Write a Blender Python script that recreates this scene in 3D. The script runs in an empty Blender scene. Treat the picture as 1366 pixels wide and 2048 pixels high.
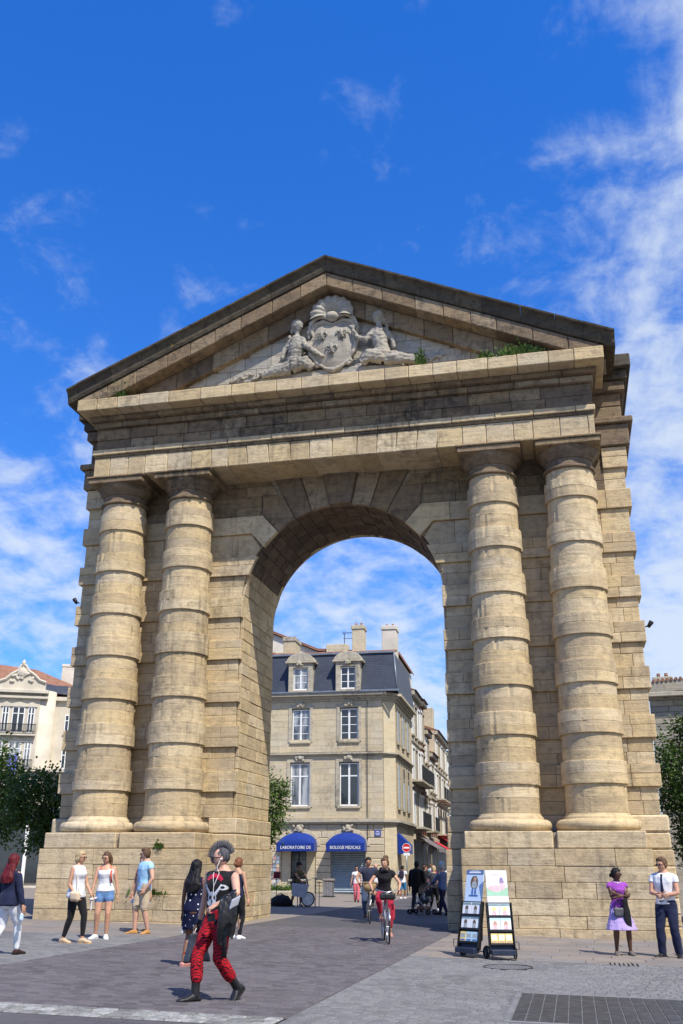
import bpy, bmesh, math, random
from mathutils import Vector, Matrix, noise as mnoise
from mathutils.bvhtree import BVHTree
R = math.radians
random.seed(7)
SC = bpy.context.scene
COL = SC.collection

# ------------------------------------------------------------------ camera
cam_d = bpy.data.cameras.new('camera'); cam = bpy.data.objects.new('camera', cam_d); COL.objects.link(cam)
cam_d.sensor_fit = 'VERTICAL'; cam_d.sensor_height = 36.0; cam_d.lens = 1923.03 / 2048 * 36.0
cam_d.clip_end = 3000
yaw, pitch, roll = 0.2241, 0.34987, 0.00337
CAM = Vector((6.2257, -27.1605, 1.48997))
_f = Vector((-math.sin(yaw) * math.cos(pitch), math.cos(yaw) * math.cos(pitch), math.sin(pitch)))
_r = Vector((math.cos(yaw), math.sin(yaw), 0)); _u = _r.cross(_f)
_r, _u = math.cos(roll) * _r + math.sin(roll) * _u, -math.sin(roll) * _r + math.cos(roll) * _u
m = Matrix((_r, _u, -_f)).transposed().to_4x4(); m.translation = CAM
cam.matrix_world = m
SC.camera = cam

# ------------------------------------------------------------------ sun, sky, exposure
SUN_EL, SUN_AZ = 54.0, 137.0            # azimuth clockwise from +Y
sun_d = bpy.data.lights.new('sun', 'SUN'); sun = bpy.data.objects.new('sun', sun_d); COL.objects.link(sun)
sun_d.energy = 5.0; sun_d.angle = R(0.55); sun_d.color = (1.0, 0.94, 0.84)
sd = Vector((math.sin(R(SUN_AZ)) * math.cos(R(SUN_EL)), math.cos(R(SUN_AZ)) * math.cos(R(SUN_EL)), math.sin(R(SUN_EL))))
sun.rotation_euler = sd.to_track_quat('Z', 'Y').to_euler()
sun.location = (20, -30, 40)

W = bpy.data.worlds.new('World'); SC.world = W; W.use_nodes = True
def world():
    nt = W.node_tree; N = nt.nodes; L = nt.links; N.clear()
    def n(t, **k):
        o = N.new(t)
        for a, b in k.items(): setattr(o, a, b)
        return o
    def mth(op, a, b=None, c=None):
        o = n('ShaderNodeMath', operation=op)
        for i, v in enumerate((a, b, c)):
            if v is None: continue
            if hasattr(v, 'links'): L.new(v, o.inputs[i])
            else: o.inputs[i].default_value = v
        return o.outputs[0]
    out = n('ShaderNodeOutputWorld'); bg = n('ShaderNodeBackground'); bg.inputs[1].default_value = 0.104
    sky = n('ShaderNodeTexSky', sky_type='NISHITA', sun_disc=False)
    sky.sun_elevation = R(SUN_EL); sky.sun_rotation = R(SUN_AZ); sky.altitude = 50
    sky.air_density = 1.0; sky.dust_density = 0.0; sky.ozone_density = 1.4
    # the camera's vivid rendering of the blue
    tint = n('ShaderNodeMix', data_type='RGBA', blend_type='MULTIPLY'); tint.inputs[0].default_value = 1.0; L.new(sky.outputs[0], tint.inputs[6])
    tc = n('ShaderNodeTexCoord'); sep = n('ShaderNodeSeparateXYZ'); L.new(tc.outputs['Generated'], sep.inputs[0])
    x, y, z = sep.outputs
    zz = mth('ADD', mth('MAXIMUM', z, 0.0), 0.30)
    px, py = mth('DIVIDE', x, zz), mth('DIVIDE', y, zz)
    tm = n('ShaderNodeMix', data_type='RGBA'); tm.inputs[6].default_value = (.58, .80, 1.08, 1); tm.inputs[7].default_value = (.155, .98, 2.30, 1)
    L.new(mth('POWER', mth('MAXIMUM', z, 0.0), 0.55), tm.inputs[0]); L.new(tm.outputs[2], tint.inputs[7])
    cmb = n('ShaderNodeCombineXYZ'); L.new(px, cmb.inputs[0]); L.new(py, cmb.inputs[1])
    # wispy cirrus, small broken flecks and a broad coverage field
    def nz(loc, rot, scale, sc, det, rough, dist):
        mp = n('ShaderNodeMapping'); mp.inputs['Location'].default_value = loc; mp.inputs['Rotation'].default_value = (0, 0, R(rot)); mp.inputs['Scale'].default_value = scale
        L.new(cmb.outputs[0], mp.inputs[0]); o = n('ShaderNodeTexNoise'); L.new(mp.outputs[0], o.inputs[0])
        for k_, v_ in (('Scale', sc), ('Detail', det), ('Roughness', rough), ('Distortion', dist)): o.inputs[k_].default_value = v_
        return o.outputs[0]
    wisp = nz((4.6, 2.2, 0), 20, (2.3, .9, 1), 2.4, 10, .64, .45)
    fleck = nz((2.1, 5.3, 0), 0, (1, 1, 1), 11.0, 8, .62, .25)
    field = nz((3.7, 1.9, 0), 0, (1, 1, 1), 1.7, 3, .5, .2)
    east = mth('MULTIPLY', mth('SMOOTH_MIN', mth('MAXIMUM', mth('SUBTRACT', mth('ADD', x, mth('MULTIPLY', y, .10)), .02), 0.0), 0.5, .1), 0.86)
    low = mth('POWER', mth('SUBTRACT', 1.0, mth('MINIMUM', mth('MULTIPLY', mth('MAXIMUM', z, 0.0), 1.42), 1.0)), 1.5)
    cov = mth('ADD', mth('MULTIPLY', mth('SUBTRACT', field, 0.5), 0.46), east)
    cov = mth('ADD', cov, mth('MULTIPLY', low, 0.37))
    v = mth('ADD', mth('MULTIPLY', wisp, 0.40), mth('MULTIPLY', fleck, 0.60))
    v = mth('ADD', v, cov)
    mr = n('ShaderNodeMapRange', interpolation_type='SMOOTHSTEP'); L.new(v, mr.inputs[0])
    mr.inputs[1].default_value = 0.562; mr.inputs[2].default_value = 0.90; mr.inputs[3].default_value = 0; mr.inputs[4].default_value = .86
    mix = n('ShaderNodeMix', data_type='RGBA'); L.new(mr.outputs[0], mix.inputs[0]); L.new(tint.outputs[2], mix.inputs[6])
    mix.inputs[7].default_value = (5.9, 6.6, 7.5, 1)
    L.new(mix.outputs[2], bg.inputs[0]); L.new(bg.outputs[0], out.inputs[0])
world()
SC.view_settings.view_transform = 'Standard'; SC.view_settings.look = 'None'
SC.view_settings.gamma = 1.0; SC.view_settings.exposure = 0.30; SC.view_settings.use_curve_mapping = False
SC.render.engine = 'CYCLES'

# ------------------------------------------------------------------ helpers
def ground(x, y): return -0.0144 * x - 0.006 * y - 0.10

class MB:
    def __init__(s): s.v = []; s.f = []; s.m = []
    def add(s, vs, fs, mi=0):
        o = len(s.v); s.v += [tuple(p) for p in vs]
        for f in fs: s.f.append(tuple(i + o for i in f)); s.m.append(mi)
        return s
    def box(s, x0, x1, y0, y1, z0, z1, b=0.0, mi=0):
        if b <= 0:
            v = [(x, y, z) for z in (z0, z1) for y in (y0, y1) for x in (x0, x1)]
            return s.add(v, [(0, 2, 3, 1), (4, 5, 7, 6), (0, 1, 5, 4), (2, 6, 7, 3), (0, 4, 6, 2), (1, 3, 7, 5)], mi)
        b = min(b, abs(x1 - x0) * .45, abs(y1 - y0) * .45, abs(z1 - z0) * .45)
        v = []; lo = (x0, y0, z0); hi = (x1, y1, z1); idx = {}
        for i in range(8):
            c = [(hi if i >> k & 1 else lo)[k] for k in range(3)]; sg = [(-1 if i >> k & 1 else 1) for k in range(3)]
            for a in range(3):
                p = [c[k] + (0 if k == a else sg[k] * b) for k in range(3)]
                idx[(i, a)] = len(v); v.append(tuple(p))
        F = []
        for a in range(3):
            u, w = (a + 1) % 3, (a + 2) % 3
            for sd_ in (0, 1):
                q = [sd_ << a | du << u | dw << w for du, dw in ((0, 0), (1, 0), (1, 1), (0, 1))]
                q = [idx[(i, a)] for i in q]; F.append(q if sd_ else q[::-1])
            for du in (0, 1):
                for dw in (0, 1):      # edge along axis a
                    i0 = du << u | dw << w; i1 = i0 | 1 << a
                    q = [idx[(i0, u)], idx[(i1, u)], idx[(i1, w)], idx[(i0, w)]]
                    F.append(q if (du ^ dw) else q[::-1])
        for i in range(8):
            q = [idx[(i, 0)], idx[(i, 1)], idx[(i, 2)]]
            F.append(q if bin(i).count('1') % 2 else q[::-1])
        return s.add(v, F, mi)
    def prism(s, poly, y0, y1, b=0.0, mi=0):
        """poly in (x,z), counter-clockwise seen from -Y; front face at y0, chamfer b"""
        n = len(poly)
        A = sum(poly[i][0] * poly[(i + 1) % n][1] - poly[(i + 1) % n][0] * poly[i][1] for i in range(n))
        if A < 0: poly = poly[::-1]
        if b > 0:
            ins = []
            for i in range(n):
                p0, p1, p2 = (Vector(poly[k % n]) for k in (i - 1, i, i + 1))
                d1 = (p1 - p0).normalized(); d2 = (p2 - p1).normalized()
                n1 = Vector((-d1.y, d1.x)); n2 = Vector((-d2.y, d2.x)); k = (n1 + n2)
                k = k / max(.35, k.length_squared / 2) if k.length > 1e-6 else n1
                ins.append(p1 + k * b)
            v = [(p[0], y1, p[1]) for p in poly] + [(p[0], y0 + b, p[1]) for p in poly] + [(p[0], y0, p[1]) for p in ins]
            F = [tuple(range(n - 1, -1, -1)), tuple(range(2 * n, 3 * n))]
            for k in (0, n):
                F += [(k + i, k + (i + 1) % n, k + n + (i + 1) % n, k + n + i) for i in range(n)]
        else:
            v = [(p[0], y1, p[1]) for p in poly] + [(p[0], y0, p[1]) for p in poly]
            F = [tuple(range(n - 1, -1, -1)), tuple(range(n, 2 * n))] + [(i, (i + 1) % n, n + (i + 1) % n, n + i) for i in range(n)]
        return s.add(v, F, mi)
    def loft(s, rings, cap=True, closed=False, mi=0):
        n = len(rings[0]); v = [p for r in rings for p in r]; F = []
        m_ = len(rings)
        for j in range(m_ if closed else m_ - 1):
            a, b_ = j * n, ((j + 1) % m_) * n
            F += [(a + i, a + (i + 1) % n, b_ + (i + 1) % n, b_ + i) for i in range(n)]
        if cap and not closed: F += [tuple(range(n - 1, -1, -1)), tuple(range((m_ - 1) * n, m_ * n))]
        return s.add(v, F, mi)
    def tube(s, pts, rad, n=8, cap=True, mi=0, flat=None):
        pts = [Vector(p) for p in pts]; k = len(pts)
        if not hasattr(rad, '__len__'): rad = [rad] * k
        T = [(pts[min(i + 1, k - 1)] - pts[max(i - 1, 0)]).normalized() for i in range(k)]
        up = Vector((0, 0, 1)) if abs(T[0].z) < .9 else Vector((0, 1, 0))
        a = T[0].cross(up).normalized(); rings = []
        for i in range(k):
            a = (a - T[i] * a.dot(T[i])); a = a.normalized() if a.length > 1e-6 else T[i].orthogonal().normalized()
            b_ = T[i].cross(a); fx = 1 if flat is None else flat
            rings.append([pts[i] + (a * math.cos(t) + b_ * math.sin(t) * fx) * rad[i] for t in (2 * math.pi * j / n for j in range(n))])
        return s.loft(rings, cap, mi=mi)
    def ell(s, c, r, nu=12, nv=8, M=None, mi=0):
        c = Vector(c); r = (r, r, r) if not hasattr(r, '__len__') else r; rings = []
        for j in range(nv + 1):
            ph = -math.pi / 2 + math.pi * j / nv; cr = max(math.cos(ph), .02)
            ring = []
            for i in range(nu):
                t = 2 * math.pi * i / nu; p = Vector((r[0] * cr * math.cos(t), r[1] * cr * math.sin(t), r[2] * math.sin(ph)))
                ring.append(c + (M @ p if M else p))
            rings.append(ring)
        return s.loft(rings, True, mi=mi)
    def lathe(s, prof, n=32, c=(0, 0, 0), cap=True, mi=0):
        rings = [[(c[0] + r_ * math.cos(2 * math.pi * i / n), c[1] + r_ * math.sin(2 * math.pi * i / n), c[2] + z) for i in range(n)] for r_, z in prof]
        return s.loft(rings, cap, mi=mi)
    def torus(s, c, R_, r_, axis='Z', n=32, k=8, mi=0):
        rings = []
        for i in range(n):
            t = 2 * math.pi * i / n; ring = []
            for j in range(k):
                q = 2 * math.pi * j / k; a = R_ + r_ * math.cos(q); p = (a * math.cos(t), a * math.sin(t), r_ * math.sin(q))
                if axis == 'X': p = (p[2], p[0], p[1])
                elif axis == 'Y': p = (p[1], p[2], p[0])
                ring.append((c[0] + p[0], c[1] + p[1], c[2] + p[2]))
            rings.append(ring)
        return s.loft(rings, closed=True, mi=mi)
    def xf(s, M):
        s.v = [tuple(M @ Vector(p)) for p in s.v]; return s
    def sc(s, k): s.v = [(p[0] * k, p[1] * k, p[2] * k) for p in s.v]; return s
    def mesh(s, name, mats, smooth=False):
        me = bpy.data.meshes.new(name); me.from_pydata(s.v, [], s.f)
        for m_ in (mats if isinstance(mats, (list, tuple)) else [mats]): me.materials.append(m_)
        if any(s.m): me.polygons.foreach_set('material_index', s.m)
        if smooth: me.polygons.foreach_set('use_smooth', [True] * len(me.polygons))
        me.update(); return me
    def build(s, name, mats, parent=None, smooth=False, **k):
        return link(name, s.mesh(name, mats, smooth), parent, **k)

def link(name, me, parent=None, label=None, cat=None, group=None, kind=None, loc=None, rot=None, scale=None):
    o = bpy.data.objects.new(name, me); COL.objects.link(o)
    if parent: o.parent = parent
    if loc is not None: o.location = loc
    if rot is not None: o.rotation_euler = rot if hasattr(rot, '__len__') else (0, 0, rot)
    if scale is not None: o.scale = scale if hasattr(scale, '__len__') else (scale,) * 3
    tag(o, label, cat, group, kind); return o
def tag(o, label=None, cat=None, group=None, kind=None):
    for k, v in (('label', label), ('category', cat), ('group', group), ('kind', kind)):
        if v: o[k] = v
    return o
def thing(name, label, cat, loc=(0, 0, 0), rot=0, group=None):
    o = link(name, None, None, label, cat, group, loc=loc, rot=rot); o.empty_display_size = .2; return o
def copy_tree(o, parent=None):
    c = o.copy(); COL.objects.link(c); c.parent = parent
    for ch in list(o.children): copy_tree(ch, c)
    return c
def autosmooth(o, ang=40):
    me = o.data
    me.polygons.foreach_set('use_smooth', [True] * len(me.polygons))
    try: me.set_sharp_from_angle(angle=R(ang))
    except Exception: pass
    return o
def clip(poly, a, b, c):
    """keep a*x+b*z<=c"""
    out = []
    for i in range(len(poly)):
        p, q = poly[i], poly[(i + 1) % len(poly)]
        dp, dq = a * p[0] + b * p[1] - c, a * q[0] + b * q[1] - c
        if dp <= 0: out.append(p)
        if dp * dq < 0:
            t = dp / (dp - dq); out.append((p[0] + (q[0] - p[0]) * t, p[1] + (q[1] - p[1]) * t))
    return out
def area(p): return abs(sum(p[i][0] * p[(i + 1) % len(p)][1] - p[(i + 1) % len(p)][0] * p[i][1] for i in range(len(p)))) / 2

# ------------------------------------------------------------------ materials
class NT:
    def __init__(s, name):
        s.mat = bpy.data.materials.new(name); s.mat.use_nodes = True; s.t = s.mat.node_tree; s.N = s.t.nodes; s.L = s.t.links
        s.bsdf = s.N['Principled BSDF']; s.cache = {}
    def n(s, t, ins=None, **k):
        o = s.N.new(t)
        for a, b in k.items(): setattr(o, a, b)
        for a, b in (ins or {}).items(): s.set(o.inputs[a], b)
        return o
    def set(s, sock, v):
        if hasattr(v, 'links'): s.L.new(v, sock)
        else: sock.default_value = v
    def math(s, op, a, b=0.0, c=None):
        o = s.n('ShaderNodeMath', operation=op); s.set(o.inputs[0], a); s.set(o.inputs[1], b)
        if c is not None: s.set(o.inputs[2], c)
        return o.outputs[0]
    def mix(s, f, a, b, mode='MIX'):
        o = s.n('ShaderNodeMix', data_type='RGBA', blend_type=mode); s.set(o.inputs[0], f)
        s.set(o.inputs[6], a if hasattr(a, 'links') else (*a[:3], 1)); s.set(o.inputs[7], b if hasattr(b, 'links') else (*b[:3], 1)); return o.outputs[2]
    def pos(s, scale=(1, 1, 1), loc=(0, 0, 0), obj=False, rot=(0, 0, 0)):
        if obj: src = s.n('ShaderNodeTexCoord').outputs['Object']
        else: src = s.n('ShaderNodeNewGeometry').outputs['Position']
        mp = s.n('ShaderNodeMapping', {'Scale': scale, 'Location': loc, 'Rotation': rot}); s.L.new(src, mp.inputs[0]); return mp.outputs[0]
    def noise(s, vec, scale, detail=4, rough=.55, dist=0.0):
        return s.n('ShaderNodeTexNoise', {'Vector': vec, 'Scale': scale, 'Detail': detail, 'Roughness': rough, 'Distortion': dist}).outputs[0]
    def ramp(s, f, stops, mode='LINEAR'):
        o = s.n('ShaderNodeValToRGB'); s.set(o.inputs[0], f); e = o.color_ramp; e.interpolation = mode
        while len(e.elements) < len(stops): e.elements.new(.5)
        for el, (p, c) in zip(e.elements, stops): el.position = p; el.color = (*c[:3], 1) if hasattr(c, '__len__') else (c, c, c, 1)
        return o.outputs[0]
    def rng(s, f, a, b, c=0.0, d=1.0):
        o = s.n('ShaderNodeMapRange', interpolation_type='SMOOTHSTEP')
        for i, v in enumerate((f, a, b, c, d)): s.set(o.inputs[i], v)
        return o.outputs[0]
    def rand(s): return s.n('ShaderNodeObjectInfo').outputs['Random']
    def bump(s, h, strength=.3, dist=.02):
        o = s.n('ShaderNodeBump', {'Height': h, 'Strength': strength, 'Distance': dist})
        if s.bsdf.inputs['Normal'].links: s.L.new(s.bsdf.inputs['Normal'].links[0].from_socket, o.inputs['Normal'])
        s.L.new(o.outputs[0], s.bsdf.inputs['Normal'])
    def fin(s, col, rough=.8, spec=.3, metal=0.0):
        s.set(s.bsdf.inputs['Base Color'], col if hasattr(col, 'links') else (*col[:3], 1)); s.set(s.bsdf.inputs['Roughness'], rough)
        s.bsdf.inputs['Specular IOR Level'].default_value = spec; s.bsdf.inputs['Metallic'].default_value = metal; return s.mat

def plain(name, c, rough=.6, var=.18, scale=6.0, metal=0.0, spec=.35, bump=.12, bscale=None, obj=True, rand=.0):
    t = NT(name); p = t.pos(obj=obj)
    nz = t.noise(p, scale, 5, .6); lo = tuple(x * (1 - var) for x in c); hi = tuple(min(1, x * (1 + var)) for x in c)
    col = t.mix(t.rng(nz, .3, .7), lo, hi)
    if rand: col = t.mix(t.rng(t.rand(), 0, 1, 0, rand), col, (.03, .025, .02))
    if bump: t.bump(t.noise(p, bscale or scale * 5, 4, .6), bump, .01)
    return t.fin(col, rough, spec, metal)

def cloth(name, c, rough=.85, wr=.5):
    t = NT(name); p = t.pos(obj=True)
    nz = t.noise(p, 7, 4, .6, .6); col = t.mix(t.rng(nz, .3, .7), tuple(x * .86 for x in c), tuple(min(1, x * 1.1) for x in c))
    t.bump(t.noise(t.pos((9, 9, 5), obj=True), 1.0, 3, .5, 1.2), wr, .02)
    t.bump(t.noise(p, 220, 2, .5), .1, .002)
    m_ = t.fin(col, rough, .2); t.bsdf.inputs['Sheen Weight'].default_value = .08; return m_

def stone(name, tones, stain=(.16, .13, .10), grime=(.045, .04, .035), stain_amt=.55, grime_amt=.5, streak=.5, moss=0.0, bump=.5, warm=.5, even=0.0):
    t = NT(name); p = t.pos(); rnd = t.rand()
    k = len(tones); base = t.ramp(rnd, [(i / k, c) for i, c in enumerate(tones)], 'CONSTANT')
    base = t.mix(t.rng(t.noise(p, 1.1, 5, .6), .35, .7, 0, warm), base, tuple(a * b for a, b in zip(tones[0], (1.08, .98, .82))))
    if even: base = t.mix(even, base, tones[0])
    # sedimentary bedding and mottling inside each block
    bed = t.noise(t.pos((.9, .9, 9.0)), 1.0, 5, .65, .5)
    base = t.mix(t.rng(bed, .42, .72, 0, .34), base, stain, 'MIX')
    mot = t.noise(p, 5.0, 6, .65, .3); base = t.mix(t.rng(mot, .46, .72, 0, stain_amt), base, stain)
    blo = t.noise(t.pos((1, 1, 1.6), (3, 8, 2)), 1.7, 7, .7, .8); base = t.mix(t.rng(blo, .50, .68, 0, stain_amt * .8), base, stain)
    # rain streaks running down and large soot patches
    st = t.noise(t.pos((5.5, 5.5, .42)), 1.0, 6, .62, .35); big = t.noise(p, .42, 4, .55)
    base = t.mix(t.math('MULTIPLY', t.rng(st, .5, .74, 0, streak), t.rng(big, .35, .68)), base, grime)
    base = t.mix(t.math('MULTIPLY', t.rng(big, .52, .72, 0, grime_amt), t.rng(mot, .35, .6)), base, grime)
    pale = t.noise(t.pos((1, 1, 1), (9, 3, 5)), 1.9, 6, .6, .4); base = t.mix(t.rng(pale, .6, .78, 0, .35), base, tuple(min(1, c * 1.12) for c in tones[0]))
    if moss:
        nz = t.n('ShaderNodeSeparateXYZ', {0: t.n('ShaderNodeNewGeometry').outputs['Normal']}).outputs[2]
        mm = t.math('MULTIPLY', t.rng(nz, .05, .6), t.rng(t.noise(p, 2.6, 5, .65), .38, .6, 0, moss))
        base = t.mix(mm, base, (.07, .06, .018)); base = t.mix(t.rng(t.noise(p, 3.3, 5, .65), .66, .74, 0, moss * .8), base, (.26, .17, .03))
    t.bump(t.math('ADD', t.noise(p, 14, 6, .7), t.math('MULTIPLY', bed, 1.1)), bump, .03)
    pit = t.n('ShaderNodeTexVoronoi', {'Vector': p, 'Scale': 16.0}).outputs[0]; t.bump(t.rng(pit, .0, .22), .25 * bump, .02)
    return t.fin(base, t.rng(mot, .3, .7, .82, .95), .18)
# ------------------------------------------------------------------ ground
S = 0.93
rg = random.Random(3)
def clampg(x, y): return ground(max(-45, min(45, x)), max(-45, min(70, y)))
def sheet(name, x0, x1, y0, y1, dz, mat, nx=2, ny=2, **k):
    mb = MB(); xs = [x0 + (x1 - x0) * i / nx for i in range(nx + 1)]; ys = [y0 + (y1 - y0) * j / ny for j in range(ny + 1)]
    v = [(x, y, clampg(x, y) + dz) for y in ys for x in xs]
    f = [(j * (nx + 1) + i, j * (nx + 1) + i + 1, (j + 1) * (nx + 1) + i + 1, (j + 1) * (nx + 1) + i) for j in range(ny) for i in range(nx)]
    mb.add(v, f); return mb.build(name, mat, kind='structure', **k)

def asphaltish(name, a, b, c, sc=1.0, brick=(.2, .1), mortar=None, rough=.78):
    t = NT(name); p = t.pos()
    br = t.n('ShaderNodeTexBrick', {'Vector': p, 'Scale': 1.0, 'Brick Width': brick[0], 'Row Height': brick[1], 'Mortar Size': .006, 'Mortar Smooth': .4, 'Bias': 0.0})
    br.inputs['Color1'].default_value = (*a, 1); br.inputs['Color2'].default_value = (*b, 1); br.inputs['Mortar'].default_value = (*(mortar or tuple(x * .45 for x in a)), 1)
    col = t.mix(t.rng(t.noise(p, .55, 6, .62, .4), .38, .68, 0, .55), br.outputs[0], c)
    col = t.mix(t.rng(t.noise(p, 4.0, 5, .6, .5), .55, .75, 0, .35), col, tuple(x * .55 for x in a))
    col = t.mix(t.rng(t.noise(t.pos((1, 1, 1), (4, 7, 0)), 9, 3, .6), .68, .74, 0, .5), col, tuple(min(1, x * 2.1) for x in a))
    t.bump(t.math('MULTIPLY', br.outputs[1], -1.0), .5, .008); t.bump(t.noise(p, 60, 4, .6), .35, .006)
    return t.fin(col, t.rng(t.noise(p, 2.0, 4), .3, .7, rough - .12, rough + .1), .3)
M = {}
M['street'] = asphaltish('street_setts', (.090, .084, .086), (.072, .068, .071), (.115, .108, .108), brick=(.22, .11))
M['grey_setts'] = asphaltish('grey_setts', (.145, .143, .146), (.12, .12, .124), (.18, .176, .174), brick=(.12, .1))
M['far_ground'] = asphaltish('plaza_ground', (.14, .135, .13), (.12, .118, .115), (.17, .163, .155), brick=(.6, .4))
M['sett_dark'] = None
def settmat(name, cols, var=.25):
    t = NT(name); p = t.pos(); g = t.n('ShaderNodeNewGeometry').outputs['Random Per Island']
    base = t.ramp(g, [(i / len(cols), c) for i, c in enumerate(cols)], 'CONSTANT')
    base = t.mix(t.rng(t.noise(p, .6, 5, .6, .4), .35, .7, 0, .5), base, tuple(min(1, x * 1.3) for x in cols[0]))
    base = t.mix(t.rng(t.noise(p, 12, 4, .6), .5, .75, 0, .4), base, tuple(x * .6 for x in cols[0]))
    base = t.mix(t.rng(t.noise(t.pos((1, .35, 1), (2, 2, 0)), .8, 6, .7, 1.2), .52, .66, 0, .45), base, tuple(x * .55 for x in cols[0]))
    gum = t.n('ShaderNodeTexVoronoi', {'Vector': p, 'Scale': 2.6, 'Randomness': 1.0}).outputs[0]; base = t.mix(t.rng(gum, .035, .06, .75, 0), base, tuple(x * .4 for x in cols[0]))
    lit = t.n('ShaderNodeTexVoronoi', {'Vector': t.pos((1, 1, 1), (5, 1, 0)), 'Scale': 1.3, 'Randomness': 1.0}).outputs[0]; base = t.mix(t.rng(lit, .02, .035, .8, 0), base, (.38, .36, .33))
    t.bump(t.noise(p, 70, 4, .6), .4, .006); return t.fin(base, .8, .25)
M['sett_dark'] = settmat('dark_sett', [(.102, .091, .097), (.076, .069, .074), (.126, .114, .118), (.088, .080, .085), (.108, .099, .107)])
M['sett_grey'] = settmat('grey_sett', [(.150, .149, .151), (.120, .120, .123), (.178, .176, .175), (.138, .136, .135), (.163, .158, .152)])
M['sett_white'] = plain('white_sett', (.27, .27, .258), .8, .4, 9, bump=.5, rand=.45)
def slabmat():
    t = NT('paving_slab'); p = t.pos()
    base = t.ramp(t.rand(), [(0, (.215, .182, .160)), (.3, (.185, .166, .152)), (.55, (.235, .198, .168)), (.8, (.20, .186, .178))], 'CONSTANT')
    base = t.mix(t.rng(t.noise(p, 2.2, 6, .65, .4), .45, .7, 0, .5), base, (.13, .12, .112))
    base = t.mix(t.rng(t.noise(p, 17, 4, .6), .62, .72, 0, .4), base, (.12, .11, .10))
    t.bump(t.noise(p, 45, 5, .6), .3, .006); return t.fin(base, .82, .25)
M['slab'] = slabmat()
sheet('ground', -320, 320, -60, 420, -.012, M['far_ground'], 64, 48)
street = sheet('street', -2.38, 3.18, -16.28, 75, 0.0, M['street'], 2, 6)
pav_r = sheet('pavement', 3.18, 24, -30, -8.32, 0.0, M['grey_setts'], 2, 2)
pav_l = sheet('pavement', -30, -2.38, -16.28, -6.1, 0.0, M['grey_setts'], 2, 2)
fore = sheet('pavement', -30, 3.18, -30, -16.9, 0.0, asphaltish('dark_paving', (.088, .080, .084), (.072, .067, .072), (.115, .105, .108), brick=(.42, .3)), 2, 2)
slab_r = sheet('pavement', 3.18, 24, -8.32, 30, -.004, M['slab'], 2, 2)
slab_l = sheet('pavement', -30, -2.38, -6.1, 30, -.004, M['slab'], 2, 2)
def sett_field(name, x0, x1, y0, y1, bw, bh, mat, parent, h=.012, skip=None):
    mb = MB(); row = 0; y = y0
    while y < y1 - .01:
        x = x0 - (bw * .5 if row % 2 else 0) + rg.uniform(-.02, .02)
        while x < x1:
            w = bw * rg.uniform(.8, 1.15); a, b_ = max(x, x0) + .006, min(x + w, x1) - .006
            if b_ - a > .03 and not (skip and skip(a, b_, y, y + bh)):
                c, d = y + .006 + rg.uniform(-.002, .004), y + bh - .006 + rg.uniform(-.004, .002); e = .012
                z = h + rg.uniform(-.003, .004); tx, ty = rg.uniform(-.012, .012), rg.uniform(-.012, .012)
                def zz(px, py, k): return ground(px, py) + k + (px - (a + b_) / 2) * tx + (py - (c + d) / 2) * ty
                v = [(px, py, ground(px, py) + .001) for px, py in ((a, c), (b_, c), (b_, d), (a, d))]
                v += [(px, py, zz(px, py, z)) for px, py in ((a + e, c + e), (b_ - e, c + e), (b_ - e, d - e), (a + e, d - e))]
                mb.add(v, [(4, 5, 6, 7), (0, 1, 5, 4), (1, 2, 6, 5), (2, 3, 7, 6), (3, 0, 4, 7)])
            x += w
        y += bh; row += 1
    return mb.build(name, mat, parent, kind='stuff')
sett_field('street_setts', -2.38, 3.16, -16.26, -1.0, .21, .115, M['sett_dark'], street)
GR = (5.38, 7.62, -15.72, -13.05)
sett_field('grey_setts', 3.19, 9.2, -18.2, -8.34, .135, .115, M['sett_grey'], pav_r, h=.010,
           skip=lambda a, b_, c, d: (b_ > GR[0] and a < GR[1] and d > GR[2] and c < GR[3]) or ((a + b_) / 2 - 5.05) ** 2 + ((c + d) / 2 + 9.66) ** 2 < .19)
sett_field('grey_setts', -5.2, -2.39, -13.5, -6.12, .19, .13, M['sett_grey'], pav_l, h=.008)
# slabs one by one
def slabs(x0, x1, y0, y1, parent, sw, sh):
    y = y0; n = 0
    while y < y1 - .05:
        x = x0 - rg.uniform(0, sw)
        h_ = sh * rg.uniform(.85, 1.15)
        while x < x1:
            w = sw * rg.uniform(.75, 1.25); a, b_ = max(x, x0), min(x + w, x1)
            if b_ - a > .1:
                y2 = min(y + h_, y1); mb = MB().box(a + .005, b_ - .005, y + .005, y2 - .005, -.06, .012 + rg.uniform(-.002, .003), .005)
                mb.v = [(p[0], p[1], p[2] + ground(p[0], p[1])) for p in mb.v]; mb.build('paving_slab', M['slab'], parent); n += 1
            x += w
        y += h_
    return n
slabs(3.19, 9.6, -8.31, -1.62, slab_r, .85, .62)
slabs(-9.2, -2.39, -6.09, -1.62, slab_l, .95, .7)
# white sett stripe
stripe = sheet('white_stripe', -6, 3.16, -16.895, -16.285, .001, M['street'], 2, 1)
for r_ in range(3):
    x = -1.6 - rg.uniform(0, .2)
    while x < 3.1:
        w = rg.uniform(.16, .26); y0 = -16.885 + r_ * .2
        mb = MB().box(x + .006, min(x + w, 3.15) - .006, y0 + .006 + rg.uniform(0, .01), y0 + .194 + rg.uniform(-.012, 0), -.04, .013 + rg.uniform(-.003, .004), .012)
        mb.v = [(p[0], p[1], p[2] + ground(p[0], p[1])) for p in mb.v]; mb.build('sett', M['sett_white'], stripe); x += w

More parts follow.
